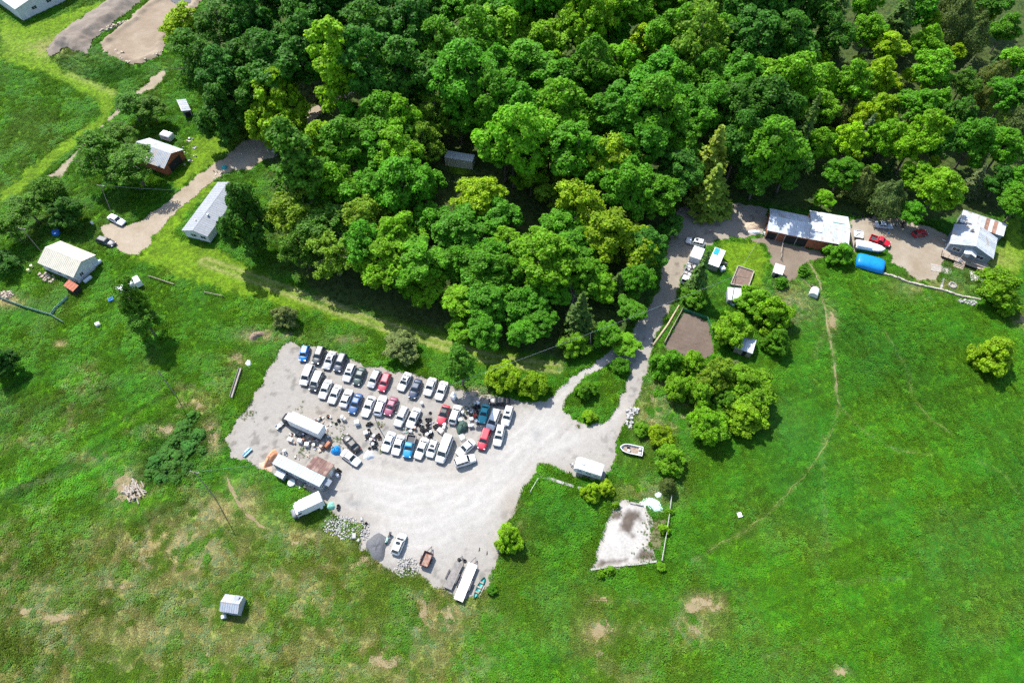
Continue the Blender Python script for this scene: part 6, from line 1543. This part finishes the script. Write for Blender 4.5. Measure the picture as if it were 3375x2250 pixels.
drum(c2(445, 405), (.01, .12, .42), 'big blue tank above the cream-roofed barn', r=.9, h=1.1, name='water_tank', cat='tank')
drum(cT(365, 250), (.42, .48, .46), 'round pale metal tub behind the office trailer', r=.75, h=.5, name='stock_tub', cat='tub')
for i, (x, y, lb) in enumerate([(765, 640, 'upper'), (705, 690, 'middle'), (690, 765, 'lower')]):
    p = c2(x, y); t = thing('propane_tank', 'grey fuel tank along the barn\'s right gable, %s one' % lb, 'tank', p, rz_ := math.radians(55))
    MB().lathe([(0, -1.1), (.3, -1.05), (.45, -.85), (.45, .85), (.3, 1.05), (0, 1.1)], 12, ax='x').build('shell', mat('tank_grey', (.42, .46, .50), .45, .12), t, True, loc=(0, 0, .62))
    for s in (-.6, .6): MB().box(s, 0, .12, .12, .7, .26).build('saddle', M_STEEL, t)
def appliance(p, sx, sy, sz, rz, m, label, name='chest_freezer', cat='appliance', z=.03):
    t = thing(name, label, cat, (p.x, p.y, z), rz)
    b = .03; mb = MB(); mb.box(0, 0, sz * .46, sx, sy, sz * .92); mb.build('cabinet', m, t)
    MB().box(0, 0, sz * .96, sx * .99, sy * .99, sz * .07, taper=.96).build('lid', m, t); MB().box(sx / 2 + .015, 0, sz * .6, .03, sy * .4, .05).build('handle', M_STEEL, t)
    return t
AW = mat('white_enamel', (.74, .75, .75), .4, .06, 2)
appliance(cB(1735, 950), 1.1, .9, 1.5, math.radians(65), AW, 'white tank-like cabinet standing alone right of the back row')
appliance(cD(1780, 455), .9, .8, 1.1, .25, AW, 'white appliance standing alone below the middle row')
appliance(cE(1480, 310), 1.25, .85, .8, math.radians(-38), mat('beige_enamel', (.62, .55, .49), .5, .1), 'pale beige chest beside the big tyre heap')
appliance(cD(750, 715), .95, .75, .9, -.35, AW, 'white washing machine at the left of the scrap row below the box truck')
appliance(cD(900, 735), .8, .7, .95, -.2, AW, 'white appliance second in the scrap row below the box truck')
appliance(cD(1005, 790), .8, .75, .95, -.1, AW, 'white appliance third in the scrap row below the box truck')
appliance(cD(1245, 805), .65, 1.25, 1.0, -.6, mat('tan_wood_box', (.45, .33, .25), .8, .15), 'tan upright cabinet in the scrap row behind the annex', 'cabinet', 'cabinet')
appliance(cD(1325, 800), .7, 1.35, 1.1, -.6, mat('rust_box', (.33, .13, .07), .85, .25), 'rust brown cabinet beside the tan one', 'cabinet', 'cabinet')
appliance(cC(905, 785), .75, .55, .7, 0, AW, 'white box appliance in the scrap heap left of the teal coupe')
appliance(cC(690, 800), .8, .7, .8, .2, AW, 'white box at the top of the green tarp heap')
appliance(cE(40, 345), .75, .7, .7, .3, AW, 'white box at the upper left of the left tyre heap')
appliance(cD(1555, 380), .5, .6, 1.2, .1, AW, 'narrow white locker right of the box truck')
appliance(c2(765, 1110), .9, .8, .8, .5, AW, 'small white box alone in the west meadow')
appliance(O(1698, 1183), .8, .9, .4, .2, AW, 'white mineral tub alone in the pasture', 'feed_tub', 'tub', 0)
appliance(c5(1230, 410), 1.1, 1.0, .9, .3, mat('pale_tank', (.62, .66, .70), .5, .1), 'pale grey box below the pen shed with blue tarp')
appliance(c4(1840, 620), .9, .8, .9, .2, M_STEEL, 'grey barbecue box beside the deck steps')
# grey cage, green tarp heap, blue bundle, orange tarp
p = cC(720, 1130); t = thing('wire_cage', 'grey wire cage on the gravel below the green tarp heap', 'cage', (p.x, p.y, .03), .5)
MB().box(0, 0, .05, 1.0, .9, .06).build('base', M_STEEL, t)
for x in (-.5, .5):
    for y in (-.45, .45): MB().box(x, y, .4, .06, .06, .7).build('corner_post', M_STEEL, t)
for k in range(6): MB().box(-.42 + .17 * k, 0, .74, .05, .9, .04).build('top_bar', M_STEEL, t)
for y in (-.45, .45): MB().box(0, y, .6, 1.0, .03, .05).box(0, y, .35, 1.0, .03, .05).build('side_rail', M_STEEL, t)
def heap(name, label, cat, p, rx, ry, h, rz, m, seed, n=18, peak=0.0, ridge=0.0):
    """draped cover over a pile: irregular dome with folds"""
    r = random.Random(seed); mb = MB(); rings = 7
    ph = [r.uniform(0, 6) for _ in range(4)]
    for i in range(rings):
        f = i / (rings - 1)
        for k in range(n):
            a_ = 2 * math.pi * k / n; w = 1 + .10 * math.sin(3 * a_ + ph[0]) + .07 * math.sin(5 * a_ + ph[1]) + r.uniform(-.04, .04)
            rad = (1 - f) ** .75 * w; z = h * (1 - (1 - f) ** 2.2) * (1 + .12 * math.sin(4 * a_ + ph[2]) * f) + (.06 * math.sin(7 * a_ + ph[3]) * h * (1 - f) if i else 0)
            if i == 0: rad *= 1.06
            mb.v.append((rx * rad * math.cos(a_) + peak * f * rx, ry * rad * math.sin(a_), z if i else 0.0))
    for i in range(rings - 1):
        for k in range(n): mb.f.append((i * n + k, i * n + (k + 1) % n, (i + 1) * n + (k + 1) % n, (i + 1) * n + k)); mb.m.append(0)
    mb.f.append(tuple((rings - 1) * n + k for k in range(n))); mb.m.append(0)
    o = mb.build(name, m, None, True, loc=(p.x, p.y, .03), rz=rz); return tag(o, label, cat)
heap('tarp_heap', 'dark green tarpaulin draped over a pile at the yard\'s right', 'tarp', cC(725, 930), 1.15, 1.55, 1.3, -.2, mat('dark_green_tarp', (.045, .085, .065), .7, .25, 2, .5, 5), 3, peak=.1)
heap('tarp_bundle', 'bright blue tarpaulin bundle between white sedan and scrap row', 'tarp', cD(1450, 870), .95, 1.0, 1.0, 0, mat('blue_bundle', (.01, .22, .55), .35, .25, 3, .6, 5), 5)
p0, p1 = cD(490, 880, .5), cD(365, 1080, .5); v = p1 - p0
heap('orange_tarp', 'faded orange tarp over a long object at the office trailer\'s left end', 'tarp', (p0 + p1) / 2, v.length / 2 + .5, .85, 1.25, math.atan2(v.y, v.x), mat('orange_tarp', (.56, .26, .14), .7, .15, 2, .4, 4), 9)
heap('orange_sheet', 'loose orange sheet spread under the orange tarp heap', 'tarp', cD(360, 1110), 1.5, .7, .12, -.5, mat('peach_sheet', (.52, .31, .22), .8, .15, 2), 12)
heap('gravel_pile', 'round pile of dark grey gravel beside the motorcycle', 'gravel pile', cL(815, 680), 1.75, 2.5, .7, .15, mat('dark_gravel', (.105, .106, .112), .95, .25, 4, .6, 10), 15, n=24)
heap('dirt_pile', 'tan soil pile with debris above the stacked junk by the black sedan', 'dirt pile', cC(960, 265), .9, .7, .5, .2, mat('tan_soil', (.40, .31, .22), .95, .25, 3, .6, 6), 18)
heap('sand_pile', 'tan sand pile in the shade beside the red barn', 'sand pile', c3(1125, 345), 2.6, 1.5, .7, .3, MATS['tan_soil'], 21)
heap('white_bags', 'heap of white feed bags by the red barn\'s left end', 'bags', c3(1150, 390), 1.6, .6, .6, -.1, mat('white_sacks', (.66, .66, .64), .8, .2, 4, .5, 5), 23)
heap('compost_heap', 'brown brush heap above the timber trough', 'brush heap', c2(1985, 1190), 1.6, .9, .8, .5, mat('brush_brown', (.24, .17, .12), .95, .35, 4, .8, 8), 25)
heap('white_plastic_heap', 'crumpled pale plastic sheeting at the head of the timber trough', 'plastic', c2(1925, 1400), .6, .8, .25, .2, mat('pale_plastic', (.52, .60, .58), .6, .3, 4, .6, 6), 27)
heap('green_plastic_heap', 'pale green plastic sheeting tangled beside the white rail fence', 'plastic', cF(1440, 950), 2.2, 1.3, .35, -.4, mat('mint_plastic', (.42, .60, .52), .6, .35, 3, .6, 6), 29)
heap('white_plastic_heap', 'crumpled white plastic right of the green plastic above the pad', 'plastic', cF(1490, 865), .7, .6, .3, .2, MATS['pale_plastic'], 31)
heap('mint_tarp', 'mint green tarp bundle behind the moving truck', 'tarp', cT(1120, 690), .75, .8, .7, .2, mat('mint_tarp', (.20, .46, .36), .6, .2, 3, .5, 5), 33)
heap('junk_pile', 'pile of white scrap bags below the left tyre heap', 'junk', cE(95, 765), 1.0, .95, .6, .2, mat('white_scrap', (.50, .51, .52), .7, .45, 5, .8, 8), 35)
heap('teal_tarp', 'teal tarp bundle at the driveway bend', 'tarp', c1(1740, 1300), .8, .7, .7, 0, mat('teal_tarp', (.03, .30, .28), .6, .2, 3, .5, 5), 37)
heap('mint_netting', 'mint green netting bundle below the white coop', 'netting', c5(1365, 835), .8, .55, .4, 0, MATS['mint_plastic'], 39)
def stones(name, label, p, rx, ry, n, m, smax=.34, rz=0):
    mb = MB(); r = random.Random(n)
    for k in range(n):
        a_ = r.uniform(0, 6.28); q = math.sqrt(r.random()); x, y = rx * q * math.cos(a_), ry * q * math.sin(a_); s = r.uniform(.10, smax)
        mb.box(x, y, s * .25 + (1 - q) * .35 * r.random(), s, s * r.uniform(.6, 1), s * .7, r.uniform(0, 3), taper=r.uniform(.5, .85))
    o = mb.build(name, m, None, loc=(p.x, p.y, 0), rz=rz); tag(o, label, 'rubble'); return stuff(o)
M_LIME = mat('broken_limestone', (.34, .332, .315), .95, .2, 3, .4, 8)
stones('rubble_pile', 'heap of white broken stone at the grass edge below the moving truck', cL(350, 430), 2.2, 2.0, 260, M_LIME)
stones('rubble_pile', 'second white stone heap right of the first at the grass edge', cL(490, 470), 2.0, 2.3, 240, M_LIME)
stones('rubble_pile', 'white stone heap left of the small rusty trailer', cL(1145, 905), 2.2, 1.9, 240, M_LIME)
stones('rubble_pile', 'thin line of white stones above the grey gravel pile', cL(675, 495), 1.0, 1.9, 110, M_LIME)
stones('rubble_pile', 'pale rocks at the corner left of the concrete pad', cF(1270, 150), 1.3, .9, 40, M_LIME, .8)
stones('rubble_pile', 'pale rocks beside the track above the boat', cF(1240, 230), .8, 1.6, 34, M_LIME, .7)
stones('rubble_pile', 'pale stones at the foot of the long stone wall', c6(1650, 1035), 2.6, .7, 60, M_LIME, .6, -.25)
stones('rubble_pile', 'rough lumber and stone rubble at the barn\'s lower wall', c2(370, 742), 2.6, 1.0, 80, M_WOOD, .7, -.45)
stones('rubble_pile', 'pale rubble at the left edge of the photo below the barn', c2(45, 880), 1.8, 1.2, 60, M_WOOD, .8)
stones('stone_berm', 'line of pale rocks along the left edge of the dug earth', O(262, 62), 5.5, 1.0, 90, mat('tan_rock', (.33, .28, .21), .95, .25, 2, .4, 6), .9, .62)
stones('stone_berm', 'line of pale rocks along the lower edge of the dug earth', O(285, 132), 5.0, 1.0, 80, MATS['tan_rock'], .9, -.75)
stones('stone_berm', 'line of pale rocks at the right corner of the dug earth', O(350, 130), 3.6, .9, 60, MATS['tan_rock'], .9, .75)
for i, (x, y, s) in enumerate([(565, 560, .8), (612, 605, .5), (645, 370, .5)]):
    o = MB().box(0, 0, s * .35, s * 1.6, s * 1.1, s * .8, rng.uniform(0, 3), taper=.75).build('boulder', M_LIME, loc=cL(x, y)); tag(o, 'pale boulder by the grey gravel pile, %s one' % ['largest', 'lowest', 'topmost'][i], 'boulder')
# scrap row below the box truck and other loose things
def scraps(f, boxes, cols, label, grp, n, smin=.25, smax=.7, cat='scrap', z=.03):
    for k in range(n):
        x = rng.uniform(boxes[0], boxes[2]); y = rng.uniform(boxes[1], boxes[3]); s = rng.uniform(smin, smax); h = rng.uniform(.15, .55); p = f(x, y)
        i = k % len(cols); m = mat('scrap_%02d%02d%02d' % tuple(int(c_ * 99) for c_ in cols[i]), cols[i], .75, .3, 3)
        kind = k % 3; mb = MB(); kind = (k * 7 + int(boxes[0])) % 3
        if kind == 0: mb.box(0, 0, h / 2, s, s * rng.uniform(.5, 1), h, 0, taper=rng.uniform(.75, 1)); mb.box(s * .1, 0, h + .03, s * .4, s * .3, .06)
        elif kind == 1: mb.lathe([(s * .35, 0), (s * .4, h * .2), (s * .38, h * .8), (s * .2, h)], 9)
        else: mb.bar((-s, 0, h * .5), (s, .1, h * .6), .12, .08); mb.bar((0, -s * .6, h * .4), (0, s * .6, h * .55), .08, .06); mb.box(0, 0, h * .2, s * .5, s * .4, h * .4)
        nm_ = ('scrap_box', 'scrap_can', 'bent_scrap')[kind]; big = 'large' if s > (smin + smax) / 2 else 'small'
        lb = label.replace('scrap item', '%s %s %s' % (big, CNAME.get(cols[i], 'mixed'), nm_.replace('_', ' ').replace('bent scrap', 'bent scrap bars')))
        o = mb.build(nm_, m, None, loc=(p.x, p.y, z), rz=rng.uniform(0, 6.28)); tag(o, lb, cat, grp)
WHT, BLK, RST, GRY, TANc, BLU = (.68, .68, .67), (.03, .03, .03), (.34, .14, .07), (.33, .34, .35), (.44, .35, .27), (.06, .20, .34)
CNAME = {WHT: 'white', BLK: 'black', RST: 'rusty', GRY: 'grey', TANc: 'tan', BLU: 'blue', (.2, .32, .3): 'green', (.6, .55, .35): 'yellowish'}
scraps(cD, (720, 590, 1230, 800), [BLK, WHT, RST, GRY, TANc], 'scrap item in the junk row along the box truck\'s shaded side', 'junk row beside the box truck', 34)
scraps(cD, (1110, 640, 1390, 880), [TANc, RST, GRY, WHT], 'scrap item in the junk behind the box truck', 'junk behind the box truck', 16)
scraps(cD, (1130, 330, 1400, 560), [WHT, TANc, BLK, RST, GRY], 'scrap item off the box truck\'s rear corner', 'junk at the box truck rear corner', 22, .2, .6)
scraps(cE, (20, 330, 320, 640), [BLK, WHT, GRY, RST], 'scrap item among the tyres left of the front row', 'junk in the left tyre heap', 16, .2, .5)
scraps(cE, (760, 250, 960, 350), [(.2, .32, .3), GRY, BLK], 'scrap item on the gravel behind the blue pickup', 'junk behind the blue pickup', 8, .2, .5)
scraps(cE, (1060, 130, 1330, 420), [BLK, GRY], 'scrap item in the big tyre heap', 'junk in the big tyre heap', 10, .2, .45)
scraps(cC, (800, 470, 1060, 880), [BLK, WHT, GRY, RST], 'scrap item in the heap left of the teal coupe', 'junk beside the teal coupe', 22, .2, .5)
scraps(cB, (540, 1170, 620, 1290), [WHT, GRY, BLK], 'scrap item at the nose of the maroon sedan', 'junk by the maroon sedan', 5, .2, .45)
scraps(cD, (580, 900, 1010, 1020), [WHT, TANc, GRY], 'scrap item above the office trailer roof line', 'junk above the office trailer', 10, .2, .5)
scraps(cT, (470, 240, 830, 400), [WHT, BLK, (.6, .55, .35), GRY], 'scrap item on the grass side of the office trailer', 'junk behind the office trailer', 12, .25, .6)
scraps(c1, (1420, 1060, 1520, 1280), [WHT, GRY, TANc, BLK], 'scrap item on the lawn beside the red shed', 'junk by the red shed', 22, .25, .6, z=0)
scraps(c1, (1650, 1330, 1720, 1400), [WHT, TANc, BLK], 'scrap item at the driveway edge above the mobile home', 'junk above the mobile home', 8, .25, .6, z=0)
scraps(c1, (2070, 1150, 2160, 1210), [WHT, GRY], 'scrap item right of the tree-shaded gravel bend', 'junk at the gravel bend', 8, .25, .6, z=0)
scraps(c5, (1290, 660, 1330, 860), [WHT, BLU], 'scrap item beside the white coop', 'junk by the white coop', 4, .25, .5, z=0)
scraps(c3, (1200, 395, 1360, 450), [WHT, GRY, BLK], 'scrap item under the red barn\'s left front', 'junk at the red barn', 9, .3, .6, z=0)
scraps(c4, (1240, 310, 1460, 400), [BLU, GRY, BLK], 'scrap item in tree shade above the red pickup', 'junk in the tree shade', 9, .3, .7, z=0)
scraps(c4, (1720, 440, 1790, 580), [BLU, WHT, GRY], 'scrap item at the farm house deck\'s left end', 'junk left of the deck', 8, .25, .6, z=0)
scraps(O, (1700, 760, 1730, 790), [TANc, WHT], 'scrap item above the shaded shed', 'junk by the shaded shed', 4, .25, .6, z=0)
a = cD(590, 490); t = thing('metal_cart', 'small white slatted metal cart at the box truck\'s nose', 'cart', (a.x, a.y, .03), math.radians(52))
MB().box(0, 0, .55, 1.9, .8, .08).build('tray', M_TRIM, t)
for k in range(5): MB().box(.2 + .16 * k, 0, .62, .08, .7, .05).build('slat', M_PLAST, t)
for s in (-1, 1): MB().box(-.6, s * .42, .75, .5, .06, .4).build('side_board', M_TRIM, t)
wheels(t, [(.5, -.45), (.5, .45), (-.5, -.45), (-.5, .45)], .2, .1)
a = cD(80, 905); t = thing('blue_slide', 'pale blue plastic slide lying at the yard\'s left edge', 'slide', (a.x, a.y, .03), math.radians(52))
MB().box(0, 0, .2, 2.0, .5, .1).build('chute', mat('sky_plastic', (.18, .42, .55), .5, .1), t)
for s in (-1, 1): MB().box(0, s * .28, .32, 2.0, .06, .25).build('side_rail', MATS['sky_plastic'], t)
MB().box(.3, .55, .1, 1.2, .5, .15).build('platform', mat('grey_plastic', (.3, .33, .33), .6, .1), t)
a = c2(865, 915); t = thing('blue_pallet', 'bright blue crate frame in the meadow grass', 'crate', (a.x, a.y, 0), .6)
for k in range(4): MB().box(-.45 + .3 * k, 0, .5, .12, 1.0, .06).build('slat', mat('blue_frame2', (.02, .16, .45), .6, .1), t)
for s in (-1, 1): MB().box(0, s * .45, .25, 1.1, .1, .5).build('side_board', MATS['blue_frame2'], t)
a = cT(1085, 740)
for i, (x, y, rz_) in enumerate([(1945, 705, .4), (2030, 745, .5)]):
    p = cL(x, y); t = thing('wheel_chock', 'small steel stand on bare gravel at the yard\'s right, %s of two' % ['left', 'right'][i], 'stand', (p.x, p.y, .03), rz_ + 1)
    MB().box(0, 0, .04, .8, .1, .06).build('base', M_PLAST, t); MB().bar((-.3, 0, .05), (.1, 0, .35), .06).build('arm', M_PLAST, t); MB().bar((.3, 0, .05), (.1, 0, .35), .06).build('arm', M_PLAST, t)
# ================================================================== GRASS AND WEEDS (uncountable: stuff)
def tuft_mesh(name, seed, n, rad, hgt, wid, mode):
    r = np.random.default_rng(seed); V = []; F = []; C = []
    for k in range(n):
        a_ = r.uniform(0, 2 * math.pi); q = rad * math.sqrt(r.random()); bx, by = q * math.cos(a_), q * math.sin(a_)
        h = hgt * r.uniform(.55, 1.1); lean = r.uniform(.25, .8) * h; la = a_ + r.normal() * .9; dx, dy = math.cos(la), math.sin(la); px_, py_ = -dy, dx; w = wid * r.uniform(.7, 1.3); o = len(V)
        if mode == 'blade':
            V += [(bx - px_ * w, by - py_ * w, 0), (bx + px_ * w, by + py_ * w, 0), (bx + dx * lean * .45 + px_ * w, by + dy * lean * .45 + py_ * w, h * .7), (bx + dx * lean * .45 - px_ * w, by + dy * lean * .45 - py_ * w, h * .7), (bx + dx * lean, by + dy * lean, h)]
            F += [(o, o + 1, o + 2, o + 3), (o + 3, o + 2, o + 4)]
            c_ = r.uniform(.75, 1.25); C += [(c_, c_, c_)] * 5
        else:
            z = h * r.uniform(.3, 1); tz = r.uniform(-.3, .3)
            V += [(bx - px_ * w - dx * w, by - py_ * w - dy * w, z - tz * w), (bx + px_ * w - dx * w, by + py_ * w - dy * w, z - tz * w), (bx + px_ * w * .8 + dx * w, by + py_ * w * .8 + dy * w, z + tz * w), (bx - px_ * w * .8 + dx * w, by - py_ * w * .8 + dy * w, z + tz * w)]
            F += [(o, o + 1, o + 2, o + 3)]
            c_ = r.uniform(.75, 1.25); C += [(c_, c_, c_)] * 4
    me = bpy.data.meshes.new(name); me.from_pydata(V, [], F); colattr(me, 'leaf', np.array(C)); me.update(); return me
def tuft_material():
    m = bpy.data.materials.new('grass_blades'); m.use_nodes = True; nt = m.node_tree; N = nt.nodes; L = nt.links; b = N['Principled BSDF']; out = N['Material Output']
    b.inputs['Roughness'].default_value = .7; b.inputs['Specular IOR Level'].default_value = .15
    at = N.new('ShaderNodeAttribute'); at.attribute_name = 'tint'; at.attribute_type = 'INSTANCER'
    lf = N.new('ShaderNodeAttribute'); lf.attribute_name = 'leaf'
    mx = N.new('ShaderNodeMix'); mx.data_type = 'RGBA'; mx.blend_type = 'MULTIPLY'; mx.inputs[0].default_value = 1
    L.new(at.outputs['Color'], mx.inputs[6]); L.new(lf.outputs['Color'], mx.inputs[7]); L.new(mx.outputs[2], b.inputs['Base Color'])
    t = N.new('ShaderNodeBsdfTranslucent'); L.new(mx.outputs[2], t.inputs[0]); ms = N.new('ShaderNodeMixShader'); ms.inputs[0].default_value = .35
    L.new(b.outputs[0], ms.inputs[1]); L.new(t.outputs[0], ms.inputs[2]); L.new(ms.outputs[0], out.inputs[0])
    return m
M_TUFT = tuft_material()
def scatter(name, label, proto_me, pos, scl, col, cat):
    proto_me.materials.append(M_TUFT)
    proto = bpy.data.objects.new(name + '_clump', proto_me)          # used only as instance source
    me = bpy.data.meshes.new(name); me.vertices.add(len(pos)); me.vertices.foreach_set('co', pos.astype(np.float32).ravel())
    colattr(me, 'tint', col)
    a1 = me.attributes.new('size', 'FLOAT_VECTOR', 'POINT'); a1.data.foreach_set('vector', scl.astype(np.float32).ravel())
    a2 = me.attributes.new('turn', 'FLOAT', 'POINT'); a2.data.foreach_set('value', np.random.default_rng(5).uniform(0, 6.28, len(pos)).astype(np.float32)); me.update()
    o = link(name, me); ng_ = bpy.data.node_groups.new(name, 'GeometryNodeTree')
    ng_.interface.new_socket('Geometry', in_out='INPUT', socket_type='NodeSocketGeometry'); ng_.interface.new_socket('Geometry', in_out='OUTPUT', socket_type='NodeSocketGeometry')
    N = ng_.nodes; L = ng_.links; gi = N.new('NodeGroupInput'); go = N.new('NodeGroupOutput')
    ip = N.new('GeometryNodeInstanceOnPoints'); oi = N.new('GeometryNodeObjectInfo'); oi.inputs['Object'].default_value = proto; oi.inputs['As Instance'].default_value = True
    s1 = N.new('GeometryNodeInputNamedAttribute'); s1.data_type = 'FLOAT_VECTOR'; s1.inputs[0].default_value = 'size'
    s2 = N.new('GeometryNodeInputNamedAttribute'); s2.data_type = 'FLOAT'; s2.inputs[0].default_value = 'turn'
    cx = N.new('ShaderNodeCombineXYZ')
    L.new(gi.outputs[0], ip.inputs['Points']); L.new(oi.outputs['Geometry'], ip.inputs['Instance']); L.new(s2.outputs['Attribute'], cx.inputs[2])
    L.new(cx.outputs[0], ip.inputs['Rotation']); L.new(s1.outputs['Attribute'], ip.inputs['Scale']); L.new(ip.outputs[0], go.inputs[0])
    md = o.modifiers.new('scatter', 'NODES'); md.node_group = ng_
    tag(o, label, cat); return stuff(o)
R = np.random.default_rng(99)
NPT = 330000
ty = 10 + (225 - 10) * R.random(NPT) ** .95
tx = R.uniform(-1, 1, NPT) * (90 + (ty - 14) * .43)
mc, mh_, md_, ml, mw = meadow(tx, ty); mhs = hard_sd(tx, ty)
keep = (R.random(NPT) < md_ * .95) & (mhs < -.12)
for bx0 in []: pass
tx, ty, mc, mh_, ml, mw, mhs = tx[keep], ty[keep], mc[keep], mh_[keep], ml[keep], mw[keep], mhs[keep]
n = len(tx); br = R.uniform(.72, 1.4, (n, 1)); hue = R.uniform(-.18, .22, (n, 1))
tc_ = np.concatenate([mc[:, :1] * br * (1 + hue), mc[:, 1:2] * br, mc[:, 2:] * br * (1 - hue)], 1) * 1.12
# rougher growth the mower and cattle leave round the foot of trees and bushes
tre = np.zeros(n)
for ax_, ay_, ar_ in TREES_AT:
    dd_ = (tx - ax_) ** 2 + (ty - ay_) ** 2; tre = np.maximum(tre, np.exp(-dd_ / (ar_ * .9) ** 2))
mh_ = mh_ + .45 * tre * (mw < .3) * (ml < .5)
edge = sstep(-1.6, -.1, mhs) * (1 - ml)
hh = np.clip(mh_ * R.uniform(.6, 1.3, n) + .25 * edge, .06, 1.3)
ww = R.uniform(.75, 1.35, n) * (.8 + .4 * np.clip(mh_, 0, 1)) * (1 - .2 * ml)
pos = np.stack([tx, ty, np.full(n, -.03)], 1); scl = np.stack([ww, ww, hh], 1)
broadl = (fbm(tx, ty, 4.0, 91, 3) + R.uniform(-.16, .16, n) > .60) & (ml < .4)
g_ = ~broadl
scatter('meadow_grass', 'long green grass of the meadows and lawns', tuft_mesh('clump', 1, 20, .34, .58, .034, 'blade'), pos[g_], scl[g_], tc_[g_], 'grass')
scatter('meadow_weeds', 'broad leaved weeds growing through the meadow grass', tuft_mesh('clump', 2, 26, .38, .60, .060, 'leaf'), pos[broadl], scl[broadl] * np.array([1.1, 1.1, 1.15]), tc_[broadl] * np.array([.8, 1.02, 1.1]), 'weeds')
# sparse weeds on the gravel and in the yard
yp = []
for f, x, y, rad, k in ((cE, 290, 190, .9, 26), (cE, 350, 670, .8, 24), (cD, 80, 310, 1.6, 40), (cD, 960, 840, 1.6, 46), (cD, 1450, 760, 2.2, 40), (cC, 860, 590, 1.6, 40), (cD, 1500, 530, 2.0, 24), (cF, 795, 270, .4, 14), (cE, 900, 300, 1.0, 20), (cA, 500, 1450, 1.0, 12), (cF, 1450, 1120, 2.5, 90), (cF, 1480, 1250, 2.2, 80), (cF, 1400, 1390, 2.0, 60), (cF, 1150, 1000, 1.0, 20), (cC, 1120, 280, 1.6, 30), (cD, 1560, 640, 1.2, 20)):
    p = f(x, y)
    for _ in range(k): yp.append((p.x + R.normal() * rad * .5, p.y + R.normal() * rad * .5, .02))
yp = np.array(yp); n = len(yp); b_ = R.uniform(.6, 1.3, (n, 1)); yc = np.where(R.random((n, 1)) < .35, np.array([[.22, .19, .08]]), np.array([[.06, .13, .012]])) * b_
s_ = R.uniform(.22, .5, n)
scatter('yard_weeds', 'sparse weeds sprouting through the gravel and concrete', tuft_mesh('clump', 3, 22, .40, .5, .07, 'leaf'), yp, np.stack([s_, s_, s_], 1), yc, 'weeds')
print('LENGTHS', LENS_CHECK)
print('OBJECTS', len(bpy.data.objects), 'TUFTS', len(pos))
